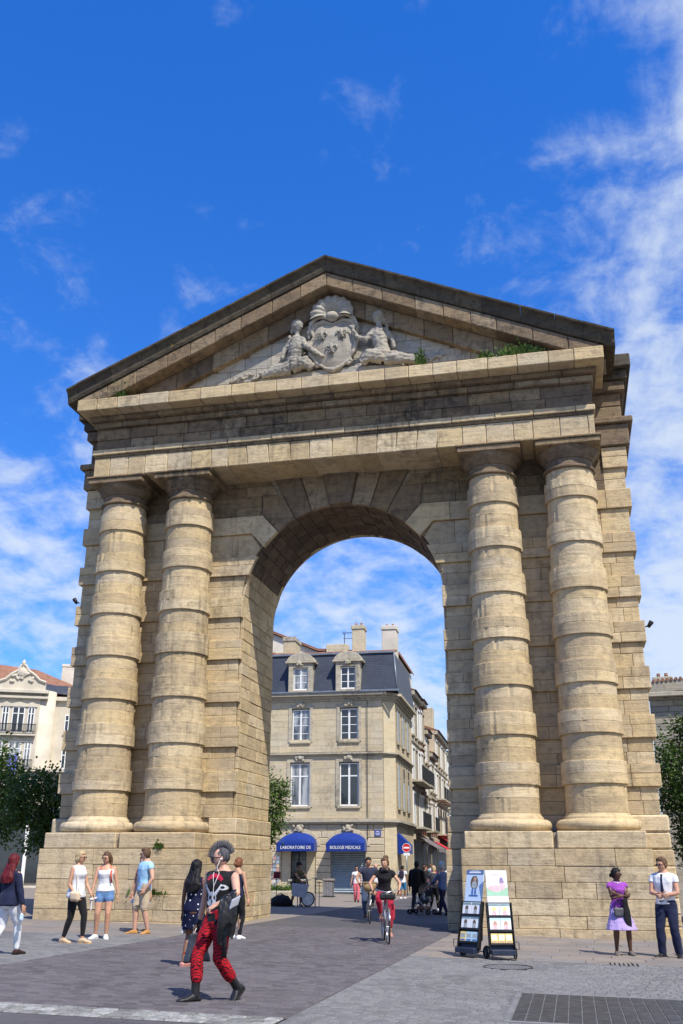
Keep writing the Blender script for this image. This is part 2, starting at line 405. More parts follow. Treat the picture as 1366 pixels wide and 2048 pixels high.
M['iron'] = plain('cast_iron', (.045, .045, .048), .55, .3, 9, metal=.5, bump=.3)
gz = ground(6.4, -14.4)
gt = thing('floor_grate', 'large dark rectangular grating set flush in the grey setts', 'grating', (0, 0, 0))
def onslope(mb): mb.v = [(p[0], p[1], p[2] + ground(p[0], p[1])) for p in mb.v]; return mb
fr = MB()
for a in ((GR[0], GR[1], GR[2], GR[2] + .06), (GR[0], GR[1], GR[3] - .06, GR[3]), (GR[0], GR[0] + .06, GR[2] + .06, GR[3] - .06), (GR[1] - .06, GR[1], GR[2] + .06, GR[3] - .06)):
    fr.box(*a, -.05, .016, .004)
onslope(fr).build('frame', plain('grate_frame', (.16, .16, .165), .6, .2), gt)
onslope(MB().box(GR[0] + .03, GR[1] - .03, GR[2] + .03, GR[3] - .03, -.05, .004)).build('bed', plain('grate_bed', (.15, .15, .15), .8), gt)
gm = plain('grate_panel', (.050, .052, .058), .5, .3, 8, metal=.3, bump=.4)
nx_, ny_ = 14, 5
for i in range(nx_):
    for j in range(ny_):
        wx, wy = (GR[1] - GR[0] - .14) / nx_, (GR[3] - GR[2] - .14) / ny_; ax, ay = GR[0] + .07 + i * wx, GR[2] + .07 + j * wy
        onslope(MB().box(ax + .006, ax + wx - .006, ay + .016, ay + wy - .016, -.03, .013, .004)).build('panel', gm, gt)
mc = thing('manhole_cover', 'round thin-rimmed manhole cover in the grey setts before the magazine carts', 'manhole', (5.05, -9.66, ground(5.05, -9.66)))
MB().torus((0, 0, .008), .40, .014, n=40, k=6).build('rim', M['iron'], mc, True)
MB().lathe([(0.0, .004), (.385, .004), (.385, .010), (.0, .010)], 40).build('lid', M['grey_setts'], mc)
dg = thing('drain_grating', 'short row of dark drain slots in the slab pavement', 'drain', (0, 0, 0))
for i in range(7):
    x = 6.72 + i * .075; mb = MB().box(x - .014, x + .014, -8.52, -8.06, -.02, .0155, .003); onslope(mb).build('slot', plain('slot_black', (.006, .006, .006), .9, .1, bump=0) if i == 0 else bpy.data.materials['slot_black'], dg)

# ------------------------------------------------------------------ the gate (units scaled by S)
honey = [(.55, .438, .268), (.46, .358, .22), (.60, .49, .318), (.40, .315, .205), (.515, .415, .27), (.36, .29, .195), (.57, .44, .242), (.485, .41, .295), (.43, .325, .182), (.63, .53, .365)]
M['stone'] = stone('honey_stone', honey, stain=(.255, .195, .125), stain_amt=.55, grime_amt=.34, streak=.5, bump=.6, even=.30)
M['stone_top'] = stone('weathered_shade_toned_stone', [(.26, .195, .125), (.195, .143, .093), (.305, .24, .162), (.16, .12, .083), (.228, .172, .11), (.275, .205, .12), (.18, .138, .10)], stain=(.075, .054, .038), stain_amt=.65, grime_amt=.75, streak=.8, bump=.6)  # weathering browns, taken darker still to paint deeper shade into frieze and voussoirs
M['stone_dark'] = stone('mossy_stone', [(.092, .078, .058), (.075, .063, .049), (.115, .094, .064)], stain=(.038, .032, .024), stain_amt=.8, grime_amt=.7, streak=.6, moss=1.0)
M['stone_pale'] = stone('pale_carved_stone', [(.40, .37, .31), (.36, .335, .285), (.43, .39, .325), (.34, .325, .29)], stain=(.19, .17, .145), stain_amt=.55, grime_amt=.6, streak=.6, bump=.5)
M['stone_vault'] = stone('sooty_shade_toned_vault_stone', [(.14, .10, .07), (.11, .08, .057), (.17, .125, .09), (.09, .067, .05)], stain=(.055, .04, .03), stain_amt=.6, grime_amt=.6, streak=.3)  # soot plus painted shade: colour lowered so the arch underside sits darker
M['mortar'] = plain('mortar', (.30, .25, .185), .95, .25, 6, obj=False, bump=.3)
gate = thing('stone_gate', 'tall honey stone city gate with pediment and paired banded columns', 'city gate')
a_, zs, D = 3.29, 9.53, 3.37
Wb, YC, C1, C2 = 9.27, -.62, 5.05, 7.44
zones = [(2.90, 3.65, 0)]
_b = [(3.65, 4.27), (5.0, 5.65), (6.4, 7.05), (7.77, 8.41), (9.15, 9.82), (10.57, 11.2), (12.0, 12.62)]
for i, (p, q) in enumerate(_b):
    zones.append((p, q, 1)); zones.append((q, _b[i + 1][0] if i < 6 else 13.35, 0))
gb = random.Random(11)
def gbuild(mb, name, mat, parent, smooth=False, ang=None):
    o = mb.sc(S).build(name, mat, parent, smooth)
    if ang: autosmooth(o, ang)
    return o
J = .007
def jit(v, k=.008): return v + gb.uniform(-k, k)

# wall core with the arch opening
ap = a_ + .10
arc = [(ap * math.cos(t), zs + ap * math.sin(t)) for t in (math.pi * i / 36 for i in range(37))]
outline = [(9.08, -.5), (9.08, 17.05), (-9.08, 17.05), (-9.08, -.5), (-ap, -.5)] + arc[::-1] + [(ap, -.5)]
wall = gbuild(MB().prism(outline, .16, D), 'wall', M['mortar'], gate)
# rear face and sides get a thin ashlar skin
rear = MB(); out2 = [(9.15, -.5), (9.15, 17.0), (-9.15, 17.0), (-9.15, -.5), (-a_ - .02, -.5)] + [((a_ + .02) * math.cos(t), zs + (a_ + .02) * math.sin(t)) for t in (math.pi - math.pi * i / 36 for i in range(37))] + [(a_ + .02, -.5)]
rear.prism(out2, D + .002, D + .25); gbuild(rear, 'rear_facing', M['stone'], gate)
for sx in (-1, 1):
    x0, x1 = sorted((sx * 9.082, sx * 9.17)); gbuild(MB().box(x0, x1, .9, D, -.4, 17.0), 'side_facing', M['stone'], gate)

def arcx(z, r_): return math.sqrt(max(0.0, r_ * r_ - (z - zs) ** 2)) if z > zs else r_
nblocks = 0
def wblock(poly, yf, name='stone_block', mat='stone', depth=.4, bev=.010, parent=None):
    global nblocks
    if area(poly) < .01: return
    mb = MB().prism(poly, yf + gb.uniform(-.008, .008), .17 + .02, bev); nblocks += 1
    return gbuild(mb, name, M[mat], parent or wall)
def mir(poly, sx): return [(sx * p[0], p[1]) for p in poly]
for sx in (-1, 1):
    for (z0, z1, band) in zones:
        yf = 0.0 if band else .09; xo = Wb if band else Wb - .11; ri = a_ + .0 if band else a_ + .10
        cs = [z0, jit((z0 + z1) / 2, .05), z1]
        if z0 >= 12.0: continue
        if z0 >= 11.15: cs = [z0, z1]
        for k in range(len(cs) - 1):
            za, zb = cs[k] + (J / 2 if k else .0), cs[k + 1] - J / 2
            # inner strip, from the arch to the first column
            split = jit(4.05, .35) if gb.random() < .6 else None
            inner = [(arcx(za + (zb - za) * i / 4, ri), za + (zb - za) * i / 4) for i in range(5)]
            if z0 >= 11.15: inner = [(arcx(za + (11.5 - za) * i / 3, ri), za + (11.5 - za) * i / 3) for i in range(4)] + [(3.06, zb)]; split = 3.75
            e = C1 + .1
            if split and split > max(p[0] for p in inner) + .2:
                wblock(mir([(split - J / 2, za), (split - J / 2, zb)] + inner[::-1], sx), yf); wblock(mir([(split + J / 2, za), (e, za), (e, zb), (split + J / 2, zb)], sx), yf)
            else: wblock(mir([(e, za), (e, zb)] + inner[::-1], sx), yf)
            # between the columns
            sp = jit((C1 + C2) / 2, .25)
            if gb.random() < .5:
                wblock(mir([(e + J, za), (sp - J / 2, za), (sp - J / 2, zb), (e + J, zb)], sx), yf); wblock(mir([(sp + J / 2, za), (C2 - .1, za), (C2 - .1, zb), (sp + J / 2, zb)], sx), yf)
            else: wblock(mir([(e + J, za), (C2 - .1, za), (C2 - .1, zb), (e + J, zb)], sx), yf)
            # outer strip and corner stone
            sp = jit(8.55, .28)
            wblock(mir([(C2 - .1 + J, za), (sp - J / 2, za), (sp - J / 2, zb), (C2 - .1 + J, zb)], sx), yf)
            x0, x1 = sorted((sx * (sp + J / 2), sx * xo))
            gbuild(MB().box(x0, x1, yf + gb.uniform(-.008, .008), 1.0, za, zb, .014), 'corner_stone', M['stone'], wall)
    # top of the wall: band voussoir course, then plain courses up to the architrave, corner caps
    for za, zb, xi, yf in ((12.0, 12.62, None, 0.0), (12.62, 12.98, 2.76, .09), (12.98, 13.35, 2.76, .09), (13.35, 13.72, 2.2, .09), (13.72, 14.05, 2.4, .09)):
        za += J / 2; zb -= J / 2
        if xi is None:
            th1, th2 = R(41), R(53); arcp = [(a_ * math.sin(th1 + (th2 - th1) * i / 4), zs + a_ * math.cos(th1 + (th2 - th1) * i / 4)) for i in range(5)]
            wblock(mir([(2.70, zb)] + arcp + [(3.07, za), (3.62, za), (3.62, zb)], sx), yf - .02, 'voussoir')
            wblock(mir([(3.62 + J, za), (C1 + .1, za), (C1 + .1, zb), (3.62 + J, zb)], sx), yf); xs = [C1 + .1 + J, C2 - .1]
        else:
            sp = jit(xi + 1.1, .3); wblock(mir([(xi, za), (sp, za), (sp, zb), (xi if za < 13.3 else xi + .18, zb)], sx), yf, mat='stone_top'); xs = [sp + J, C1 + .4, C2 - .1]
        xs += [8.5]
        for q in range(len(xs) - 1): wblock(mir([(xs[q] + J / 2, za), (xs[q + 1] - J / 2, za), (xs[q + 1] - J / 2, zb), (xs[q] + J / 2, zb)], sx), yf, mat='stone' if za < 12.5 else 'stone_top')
        x0, x1 = sorted((sx * (8.5 + J / 2), sx * (Wb if (za < 12.5 or za > 13.3) else Wb - .11)))
        gbuild(MB().box(x0, x1, yf - (.09 if za > 13.3 else 0), 1.0, za, zb, .014), 'corner_stone', M['stone'], wall)
    # corner pier cap and the cornice of the main block behind the portico
    x0, x1 = sorted((sx * 8.3, sx * 9.40)); gbuild(MB().box(x0, x1, -.1, D + .1, 14.07, 14.80, .03), 'corner_cap', M['stone_top'], wall)
    x0, x1 = sorted((sx * 8.3, sx * 9.55)); gbuild(MB().box(x0, x1, -.22, D + .2, 14.81, 15.01, .03), 'corner_cap', M['stone_top'], wall)
    for zz0, zz1, xx, yy, mt in ((15.02, 15.45, 9.24, -.02, 'stone_top'), (15.46, 15.92, 9.24, -.02, 'stone_top'), (15.93, 16.28, 9.40, -.2, 'stone_top'), (16.29, 16.62, 9.50, -.32, 'stone_dark'), (16.63, 17.08, 9.64, -.5, 'stone_dark')):
        x0, x1 = sorted((sx * 8.2, sx * xx)); gbuild(MB().box(x0, x1, yy, D + .2, zz0, zz1, .03), 'cornice_block', M[mt], wall)

# voussoirs of the arch face
def vpoly(t1, t2, tail):
    th1, th2 = R(t1) , R(t2); g = .004 / a_
    arcp = [(a_ * math.sin(th1 + g + (th2 - th1 - 2 * g) * i / 5), zs + a_ * math.cos(th1 + g + (th2 - th1 - 2 * g) * i / 5)) for i in range(6)]
    return arcp + tail
wblock([(-.36, 12.80), (.36, 12.80), (.60, 14.05), (-.60, 14.05)], -.16, 'keystone', 'stone_top', bev=.03)
zt = 14.05
for sx in (-1, 1):
    tj = lambda th: (zt - zs) * math.tan(R(th))
    wblock(mir(vpoly(6.3, 17.5, [(tj(17.5) - .01, zt), (.615, zt)]), sx), .0, 'voussoir', 'stone_top', bev=.025)
    wblock(mir(vpoly(17.6, 28, [(tj(28) - .01, zt), (tj(17.6) + .01, zt)]), sx), .02, 'voussoir', 'stone_top', bev=.025)
    wblock(mir(vpoly(28.1, 40.9, [(2.68, 12.62), (2.74, 13.34), (2.04, 13.34)]), sx), .05, 'voussoir', 'stone_top', bev=.025)
# vault stones and jamb stones
NA, ND = 26, 6
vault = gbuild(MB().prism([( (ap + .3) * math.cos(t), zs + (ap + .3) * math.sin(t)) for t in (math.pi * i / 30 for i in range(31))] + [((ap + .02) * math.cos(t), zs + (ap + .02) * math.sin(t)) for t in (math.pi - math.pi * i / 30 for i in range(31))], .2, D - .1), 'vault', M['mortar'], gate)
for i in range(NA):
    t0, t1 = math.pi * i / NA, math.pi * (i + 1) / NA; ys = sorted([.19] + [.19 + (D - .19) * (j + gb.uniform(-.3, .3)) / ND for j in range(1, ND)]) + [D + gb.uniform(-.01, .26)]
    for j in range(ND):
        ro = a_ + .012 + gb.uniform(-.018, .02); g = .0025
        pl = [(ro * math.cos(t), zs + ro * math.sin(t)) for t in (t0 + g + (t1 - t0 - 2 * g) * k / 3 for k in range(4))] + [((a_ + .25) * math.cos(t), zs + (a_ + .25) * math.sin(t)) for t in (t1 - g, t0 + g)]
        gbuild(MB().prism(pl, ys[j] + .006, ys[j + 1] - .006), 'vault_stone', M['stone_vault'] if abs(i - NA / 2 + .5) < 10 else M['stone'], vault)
for sx in (-1, 1):
    z = 2.9; r_ = 0
    while z < zs - .05:
        h_ = min(.37 + gb.uniform(-.02, .02), zs - z); ys = [.19] + [.19 + (D - .19) * (j + .25 * (r_ % 2) + gb.uniform(-.15, .15)) / 4 for j in range(1, 4)] + [D + .24]
        if zs - z - h_ < .2: h_ = zs - z
        for j in range(4):
            q = gb.uniform(-.012, .014); x0, x1 = sorted((sx * (a_ + q), sx * (a_ + .25)))
            gbuild(MB().box(x0, x1, ys[j] + .006, ys[j + 1] - .006, z + .005, z + h_ - .005, .015), 'jamb_stone', M['stone'], wall)
        z += h_; r_ += 1

# plinths
PX0, PX1, PY = 3.76, 8.70, -1.78
for sx in (-1, 1):
    plinth = gbuild(MB().prism(mir([(3.9, -.5), (8.55, -.5), (8.55, 2.38), (3.9, 2.38)], sx), -1.6, D), 'plinth', M['mortar'], gate)
    zc = [-.5, .02, .33, .74, 1.14, 1.54, 1.97]
    for k in range(6):
        n = gb.choice([3, 4]); xs = [PX0] + [PX0 + (PX1 - PX0) * (q + gb.uniform(-.28, .28)) / n for q in range(1, n)] + [PX1]
        for q in range(n):
            x0, x1 = sorted((sx * (xs[q] + .006), sx * (xs[q + 1] - .006))); pr_ = gb.uniform(-.012, .012) - (.05 if k == 0 else 0)
            gbuild(MB().box(x0, x1, PY + pr_, -.12, zc[k] + .005, zc[k + 1] - .005, .009), 'plinth_stone', M['stone'], plinth)
        # wall part of the plinth: inner jamb run and outer corner
        ys = [-.10] + [-.1 + (D + .2) * (q + gb.uniform(-.2, .2)) / 4 for q in range(1, 4)] + [D + .3]
        for q in range(4):
            x0, x1 = sorted((sx * (3.15 + gb.uniform(-.01, .01)), sx * (PX0 + .1)))
            gbuild(MB().box(x0, x1, ys[q] + .006, ys[q + 1] - .006, zc[k] + .005, zc[k + 1] - .005, .009), 'plinth_stone', M['stone'], plinth)
        x0, x1 = sorted((sx * (PX1 - .1), sx * 9.39)); gbuild(MB().box(x0, x1, -.10 + gb.uniform(-.01, .01), D + .3, zc[k] + .005, zc[k + 1] - .005, .03), 'plinth_stone', M['stone'], plinth)
    for x0, x1 in ((PX0 + .1, 6.21), (6.31, PX1 - .1)):
        x0, x1 = sorted((sx * x0, sx * x1)); gbuild(MB().box(x0, x1, -1.73, -.1, 1.975, 2.42, .03), 'plinth_stone', M['stone'], plinth)
    for za, zb in ((1.975, 2.42), (2.425, 2.89)):
        ys = [-.04, 1.1, 2.3, D + .28]
        for q in range(3):
            x0, x1 = sorted((sx * 3.2, sx * 4.1)); gbuild(MB().box(x0, x1, ys[q] + .005, ys[q + 1] - .005, za + .004, zb - .004, .03), 'plinth_stone', M['stone'], plinth)
        x0, x1 = sorted((sx * 8.0, sx * 9.35)); gbuild(MB().box(x0, x1, -.04, D + .28, za + .004, zb - .004, .05), 'plinth_stone', M['stone'], plinth)
        x0, x1 = sorted((sx * 5.4, sx * 7.1)); gbuild(MB().box(x0, x1, -.02, .2, za + .004, zb - .004, .03), 'plinth_stone', M['stone'], plinth)

# columns
def rshaft(z): t = (z - 2.9) / 10.1; return .845 - .125 * t + .018 * math.sin(math.pi * t)
for cx in (-C2, -C1, C1, C2):
    col = gbuild(MB().lathe([(.62, 2.42), (.62, 13.6)], 24, (cx, YC, 0)), 'column', M['mortar'], gate, True)
    tor = [(.60, 2.425), (1.0, 2.425)] + [(.985 + .155 * math.cos(t), 2.583 + .155 * math.sin(t)) for t in (R(-80 + 16 * i) for i in range(11))] + [(.93, 2.745), (.925, 2.80), (.90, 2.82), (.875, 2.85), (.862, 2.895), (.6, 2.895)]
    gbuild(MB().lathe(tor, 48, (cx, YC, 0), cap=False), 'base_moulding', M['stone'], col, ang=50)
    zc = []
    for (z0, z1, band) in zones:
        mid = jit((z0 + z1) / 2, .05); zc += [(z0, mid, band, 0), (mid, z1, band, 1)]
    zc = [z for z in zc if z[0] < 12.95]
    zc[-1] = (zc[-1][0], 12.93, 0, 1)
    for (z0, z1, band, k) in zc:
        if z1 - z0 < .04: continue
        r0, r1 = rshaft(z0) + .065 * band, rshaft(z1) + .065 * band; q = gb.uniform(-.003, .003); b_ = .006
        eb = .014 if (band and k == 0) else b_; et = .016 if (band and k == 1) else b_
        prof = [(.60, z0 + .001), (r0 - eb + q, z0 + .001), (r0 - eb * .3 + q, z0 + eb * .35), (r0 + q, z0 + eb), (r1 + q, z1 - et), (r1 - et * .3 + q, z1 - et * .35), (r1 - et + q, z1 - .001), (.60, z1 - .001)]
        dm_ = MB().lathe(prof, 60, (cx, YC, 0), cap=False); vv = []
        for p in dm_.v:                                              # worn and chipped arrises
            dx, dy = p[0] - cx, p[1] - YC; rr0 = math.hypot(dx, dy)
            if rr0 > .65:
                an0 = math.atan2(dy, dx); nz0 = mnoise.noise(Vector((cx * 3 + math.cos(an0) * 4, math.sin(an0) * 4, p[2] * 5))); ch = mnoise.noise(Vector((cx * 7 + math.cos(an0) * 9, math.sin(an0) * 9, p[2] * 11)))
                edge = min(p[2] - z0, z1 - p[2]) < .02; k0 = 1 - (abs(nz0) * .006 + (max(0, ch - .28) * (.12 if edge else .015))) / rr0; vv.append((cx + dx * k0, YC + dy * k0, p[2]))
            else: vv.append(p)
        dm_.v = vv; gbuild(dm_, 'drum', M['stone'], col, ang=14)
    rt = rshaft(13)
    cap = [(.6, 12.935), (rt + .02, 12.935), (rt + .075, 12.96), (rt + .085, 12.995), (rt + .07, 13.03), (rt + .015, 13.05), (rt, 13.08), (rt, 13.26), (rt + .04, 13.28), (rt + .05, 13.33), (rt + .09, 13.36), (rt + .15, 13.45), (rt + .205, 13.55), (rt + .23, 13.62), (.6, 13.62)]
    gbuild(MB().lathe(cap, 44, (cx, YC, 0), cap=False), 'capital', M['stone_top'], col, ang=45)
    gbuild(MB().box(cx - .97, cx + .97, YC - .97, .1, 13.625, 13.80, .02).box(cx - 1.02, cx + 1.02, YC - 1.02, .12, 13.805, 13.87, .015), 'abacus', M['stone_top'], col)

# entablature of the portico
ent = gbuild(MB().box(-8.2, 8.2, -1.40, .2, 13.9, 16.0), 'entablature', M['mortar'], gate)
def run(x0, x1, w, jt=.25):
    xs = [x0]
    while xs[-1] < x1 - w * 1.4: xs.append(xs[-1] + w * gb.uniform(1 - jt, 1 + jt))
    return xs + [x1]
xs = run(-8.3, 8.3, .72, .2)
for i in range(len(xs) - 1):
    a, b_ = xs[i] + .006, xs[i + 1] - .006; k = .10 * max(-1, min(1, (a + b_) / 2 / 3.5)) if abs(a + b_) / 2 < 3.6 else 0
    pl = [(a - k * .3, 13.885), (b_ - k * .3, 13.885), (b_ + k * .7, 14.57), (a + k * .7, 14.57)]
    gbuild(MB().prism(pl, -1.50 + gb.uniform(-.008, .008), .25, .02), 'architrave_block', M['stone'], ent)
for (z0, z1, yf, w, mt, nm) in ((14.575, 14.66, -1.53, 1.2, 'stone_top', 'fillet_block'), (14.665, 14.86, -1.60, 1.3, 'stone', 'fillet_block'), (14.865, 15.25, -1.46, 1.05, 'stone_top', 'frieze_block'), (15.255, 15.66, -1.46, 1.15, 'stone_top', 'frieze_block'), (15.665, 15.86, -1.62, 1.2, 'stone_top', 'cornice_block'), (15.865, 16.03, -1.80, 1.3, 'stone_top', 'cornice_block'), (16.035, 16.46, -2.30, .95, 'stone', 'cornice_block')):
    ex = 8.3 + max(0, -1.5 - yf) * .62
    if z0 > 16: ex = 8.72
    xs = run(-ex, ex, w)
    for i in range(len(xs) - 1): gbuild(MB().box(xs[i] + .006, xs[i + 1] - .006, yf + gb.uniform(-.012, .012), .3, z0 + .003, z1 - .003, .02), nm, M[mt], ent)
# pediment
SL = .445
ped = gbuild(MB().prism([(-8.9, 16.46), (8.9, 16.46), (0, 20.30)], -1.35, D + .2), 'pediment', M['mortar'], gate)
def rake(top, th, yf, x_end, w, name, mt, ydepth=.5, flush=True):
    xs = run(0, x_end, w, .2)
    for sx in (-1, 1):
        for i in range(len(xs) - 1):
            a, b_ = xs[i] + .005, xs[i + 1] - .005
            pl = [(a, top - SL * a - th), (b_, top - SL * b_ - th), (b_, top - SL * b_), (a, top - SL * a)]
            pl = clip(pl, 0, -1, -16.47) if flush else pl
            if len(pl) < 3 or area(pl) < .01: continue
            gbuild(MB().prism(mir(pl, sx), yf + gb.uniform(-.012, .012), ydepth, .025), name, M[mt], ped)
rake(20.36, .50, -2.26, 8.75, .95, 'raking_cornice_block', 'stone_top')
rake(19.855, .62, -1.72, 7.6, 1.15, 'raking_course_block', 'stone_top')
# dark sima with a cyma profile, block by block
for sx in (-1, 1):
    xs = run(0, 9.08, 1.0, .2)
    for i in range(len(xs) - 1):
        a, b_ = xs[i] + .004, xs[i + 1] - .004
        prof = [(-2.20, -.50), (-2.30, -.48), (-2.34, -.38), (-2.36, -.25), (-2.42, -.13), (-2.52, -.06), (-2.53, .0), (D + .3, .02), (D + .3, -.30), (-1.0, -.5)]
        dz = gb.uniform(-.012, .012)
        rings = [[(sx * x, y, 20.88 - SL * x + z + dz) for y, z in prof] for x in (a, b_)]
        if sx > 0: rings = rings[::-1]
        gbuild(MB().loft(rings), 'sima_block', M['stone_dark'], ped)
# tympanum stones
tym = gbuild(MB().prism([(-6.3, 16.47), (6.3, 16.47), (0, 19.30)], -1.42, -1.36), 'tympanum', M['mortar'], gate)
z = 16.47; r_ = 0
while z < 19.2:
    zb = z + .46; xs = run(-6.3 + (r_ % 2) * .4, 6.3, .85)
    for i in range(len(xs) - 1):
        pl = [(xs[i] + .005, z + .004), (xs[i + 1] - .005, z + .004), (xs[i + 1] - .005, zb - .004), (xs[i] + .005, zb - .004)]
        pl = clip(clip(pl, SL, 1, 19.25), -SL, 1, 19.25)
        if len(pl) > 2 and area(pl) > .02: gbuild(MB().prism(pl, -1.47 + gb.uniform(-.006, .006), -1.4, .012), 'panel_stone', M['stone_pale'], tym)
    z = zb; r_ += 1
# ------------------------------------------------------------------ voxel-remeshed blobs (carving, bodies, clothes)
_tmp = bpy.data.objects.new('tmp_remesh', None)
def remesh(mb, voxel=.014, smooth=3, name='blob', fac=.5):
    me = bpy.data.meshes.new('tmp'); me.from_pydata(mb.v, [], mb.f); me.update()
    o = bpy.data.objects.new('tmp', me); COL.objects.link(o)
    a = o.modifiers.new('r', 'REMESH'); a.mode = 'VOXEL'; a.voxel_size = voxel; a.adaptivity = 0
    if smooth: b_ = o.modifiers.new('s', 'SMOOTH'); b_.factor = fac; b_.iterations = smooth
    dg_ = bpy.context.evaluated_depsgraph_get(); ev = o.evaluated_get(dg_); r_ = ev.to_mesh()
    out = MB(); out.v = [tuple(v.co) for v in r_.vertices]; out.f = [tuple(p.vertices) for p in r_.polygons]; out.m = [0] * len(out.f)
    ev.to_mesh_clear(); bpy.data.objects.remove(o); bpy.data.meshes.remove(me)
    return out
def wrinkle(mb, amp, fr=(9, 9, 5), seed=0.0):
    """push the surface in and out along its normals with smooth noise"""
    n = [Vector((0, 0, 0)) for _ in mb.v]; V = [Vector(p) for p in mb.v]
    for f in mb.f:
        c = (V[f[1]] - V[f[0]]).cross(V[f[2]] - V[f[0]])
        for i in f: n[i] += c
    for i, p in enumerate(V):
        d = mnoise.noise(Vector((p.x * fr[0] + seed, p.y * fr[1] - seed, p.z * fr[2] + seed * 2)))
        V[i] = p + n[i].normalized() * d * amp if n[i].length > 0 else p
    mb.v = [tuple(p) for p in V]; return mb

# ------------------------------------------------------------------ carved relief in the tympanum (gate units)
def carve(mb, name, parent, vox=.035, sm=2, am=.02, seed=1.0, fr=(9, 9, 9)):
    b_ = wrinkle(remesh(mb, vox, sm), am, fr, seed); o = b_.sc(S).build(name, M['stone_pale'], parent, True); return o
YF = -1.47
relief = MB().prism([(-2.6, 16.6), (2.6, 16.6), (2.4, 16.95), (.95, 17.05), (-.9, 17.05), (-2.4, 16.95)], YF - .16, YF + .02, .05)
relief = gbuild(relief, 'relief', M['stone_pale'], gate)
# shield with a scrolled rim
sh = [(-.62, 18.66), (-.30, 18.74), (0, 18.62), (.30, 18.74), (.62, 18.66), (.70, 18.42), (.64, 18.2), (.76, 17.95), (.72, 17.6), (.50, 17.25), (.25, 17.05), (0, 16.95), (-.25, 17.05), (-.50, 17.25), (-.72, 17.6), (-.76, 17.95), (-.64, 18.2), (-.70, 18.42)]
ox = .10
shb = MB()
n_ = len(sh)
for lev in range(6):          # domed shield body
    k = 1 - lev * .17; yy = YF - .22 - .16 * (1 - k * k)
    shb.v += [(ox + p[0] * k, yy, 17.85 + (p[1] - 17.85) * k) for p in sh]
for lev in range(5): shb.f += [(lev * n_ + i, lev * n_ + (i + 1) % n_, (lev + 1) * n_ + (i + 1) % n_, (lev + 1) * n_ + i) for i in range(n_)]
shb.f.append(tuple(range(5 * n_, 6 * n_))); o0 = len(shb.v); shb.v += [(ox + p[0], YF + .02, p[1]) for p in sh]
shb.f += [(o0 + i, o0 + (i + 1) % n_, (i + 1) % n_, i) for i in range(n_)]; shb.m = [0] * len(shb.f)
autosmooth(gbuild(shb, 'shield', M['stone_pale'], relief), 50)
rim = MB(); rim.tube([(ox + p[0] * 1.04, YF - .22, 17.85 + (p[1] - 17.85) * 1.04) for p in sh + sh[:1]], [.075 + .03 * math.sin(i * 1.9) for i in range(n_ + 1)], 8)
for sx in (-1, 1):
    for (qx, qz, r_) in ((.80, 17.98, .13), (.66, 18.62, .12), (.55, 17.16, .12), (.3, 18.84, .10)):
        rim.tube([(ox + sx * (qx + r_ * math.cos(t) * (1 - t / 9)), YF - .2, qz + r_ * math.sin(t) * (1 - t / 9)) for t in (i * .6 for i in range(11))], .05, 6)
carve(rim, 'scrolled_rim', relief, .03, 1, .015)
def fleur(cx, cz, s_, nm='fleur_de_lis'):
    mb = MB(); y = YF - .39
    mb.tube([(cx, y, cz - .14 * s_), (cx, y - .02, cz), (cx, y, cz + .16 * s_), (cx, y, cz + .27 * s_)], [.035 * s_, .06 * s_, .075 * s_, .01], 8)
    for sx in (-1, 1): mb.tube([(cx + sx * .02 * s_, y, cz - .02 * s_), (cx + sx * .08 * s_, y, cz + .13 * s_), (cx + sx * .18 * s_, y, cz + .14 * s_), (cx + sx * .21 * s_, y, cz + .04 * s_), (cx + sx * .16 * s_, y, cz + .02 * s_)], [.03 * s_, .045 * s_, .05 * s_, .035 * s_, .02 * s_], 8)
    mb.box(cx - .13 * s_, cx + .13 * s_, y - .03, y + .05, cz - .05 * s_, cz, .01)
    for sx in (-1, 0, 1): mb.tube([(cx + sx * .03, y, cz - .05 * s_), (cx + sx * .10 * s_, y, cz - .17 * s_)], [.035 * s_, .03 * s_], 6)
    gbuild(mb, nm, M['stone_pale'], relief, True)
fleur(ox - .34, 18.16, .85); fleur(ox + .34, 18.16, .85); fleur(ox, 17.62, .9)
# fluted shell above, with garland arms
she = MB(); rings = []
for j in range(8):
    q = j / 7; ring = []
    for i in range(49):
        t = R(-14 + 208 * i / 48); rr = (.10 + .64 * q) * (1 + .02 * q * math.cos(i * math.pi / 2.667)); ring.append((ox + rr * math.cos(t), YF - .30 - .20 * math.sin(q * 2.6) - .03 * q * math.cos(i * math.pi / 2.667), 18.98 + rr * .92 * math.sin(t)))
    rings.append(ring)
for j in range(8): she.v += rings[j]
she.f = [(j * 49 + i, j * 49 + i + 1, (j + 1) * 49 + i + 1, (j + 1) * 49 + i) for j in range(7) for i in range(48)]; she.m = [0] * len(she.f)
she.ell((ox, YF - .34, 18.92), (.24, .16, .16), 12, 8)
gbuild(she, 'shell', M['stone_pale'], relief, True)
gar = MB()
for sx in (-1, 1):
    gar.tube([(ox, YF - .30, 18.78), (ox + sx * .25, YF - .34, 18.92), (ox + sx * .5, YF - .30, 18.96), (ox + sx * .74, YF - .25, 18.78), (ox + sx * .84, YF - .2, 18.45), (ox + sx * .82, YF - .15, 18.2)], [.09, .085, .09, .085, .07, .05], 8)
    for i in range(9): t = i / 8; gar.ell((ox + sx * (.1 + .72 * t), YF - .34 + .1 * t, 18.84 + .16 * math.sin(t * 3.1) - .25 * t * t), .07, 6, 4)
carve(gar, 'garland', relief, .03, 1, .03, 4.0)
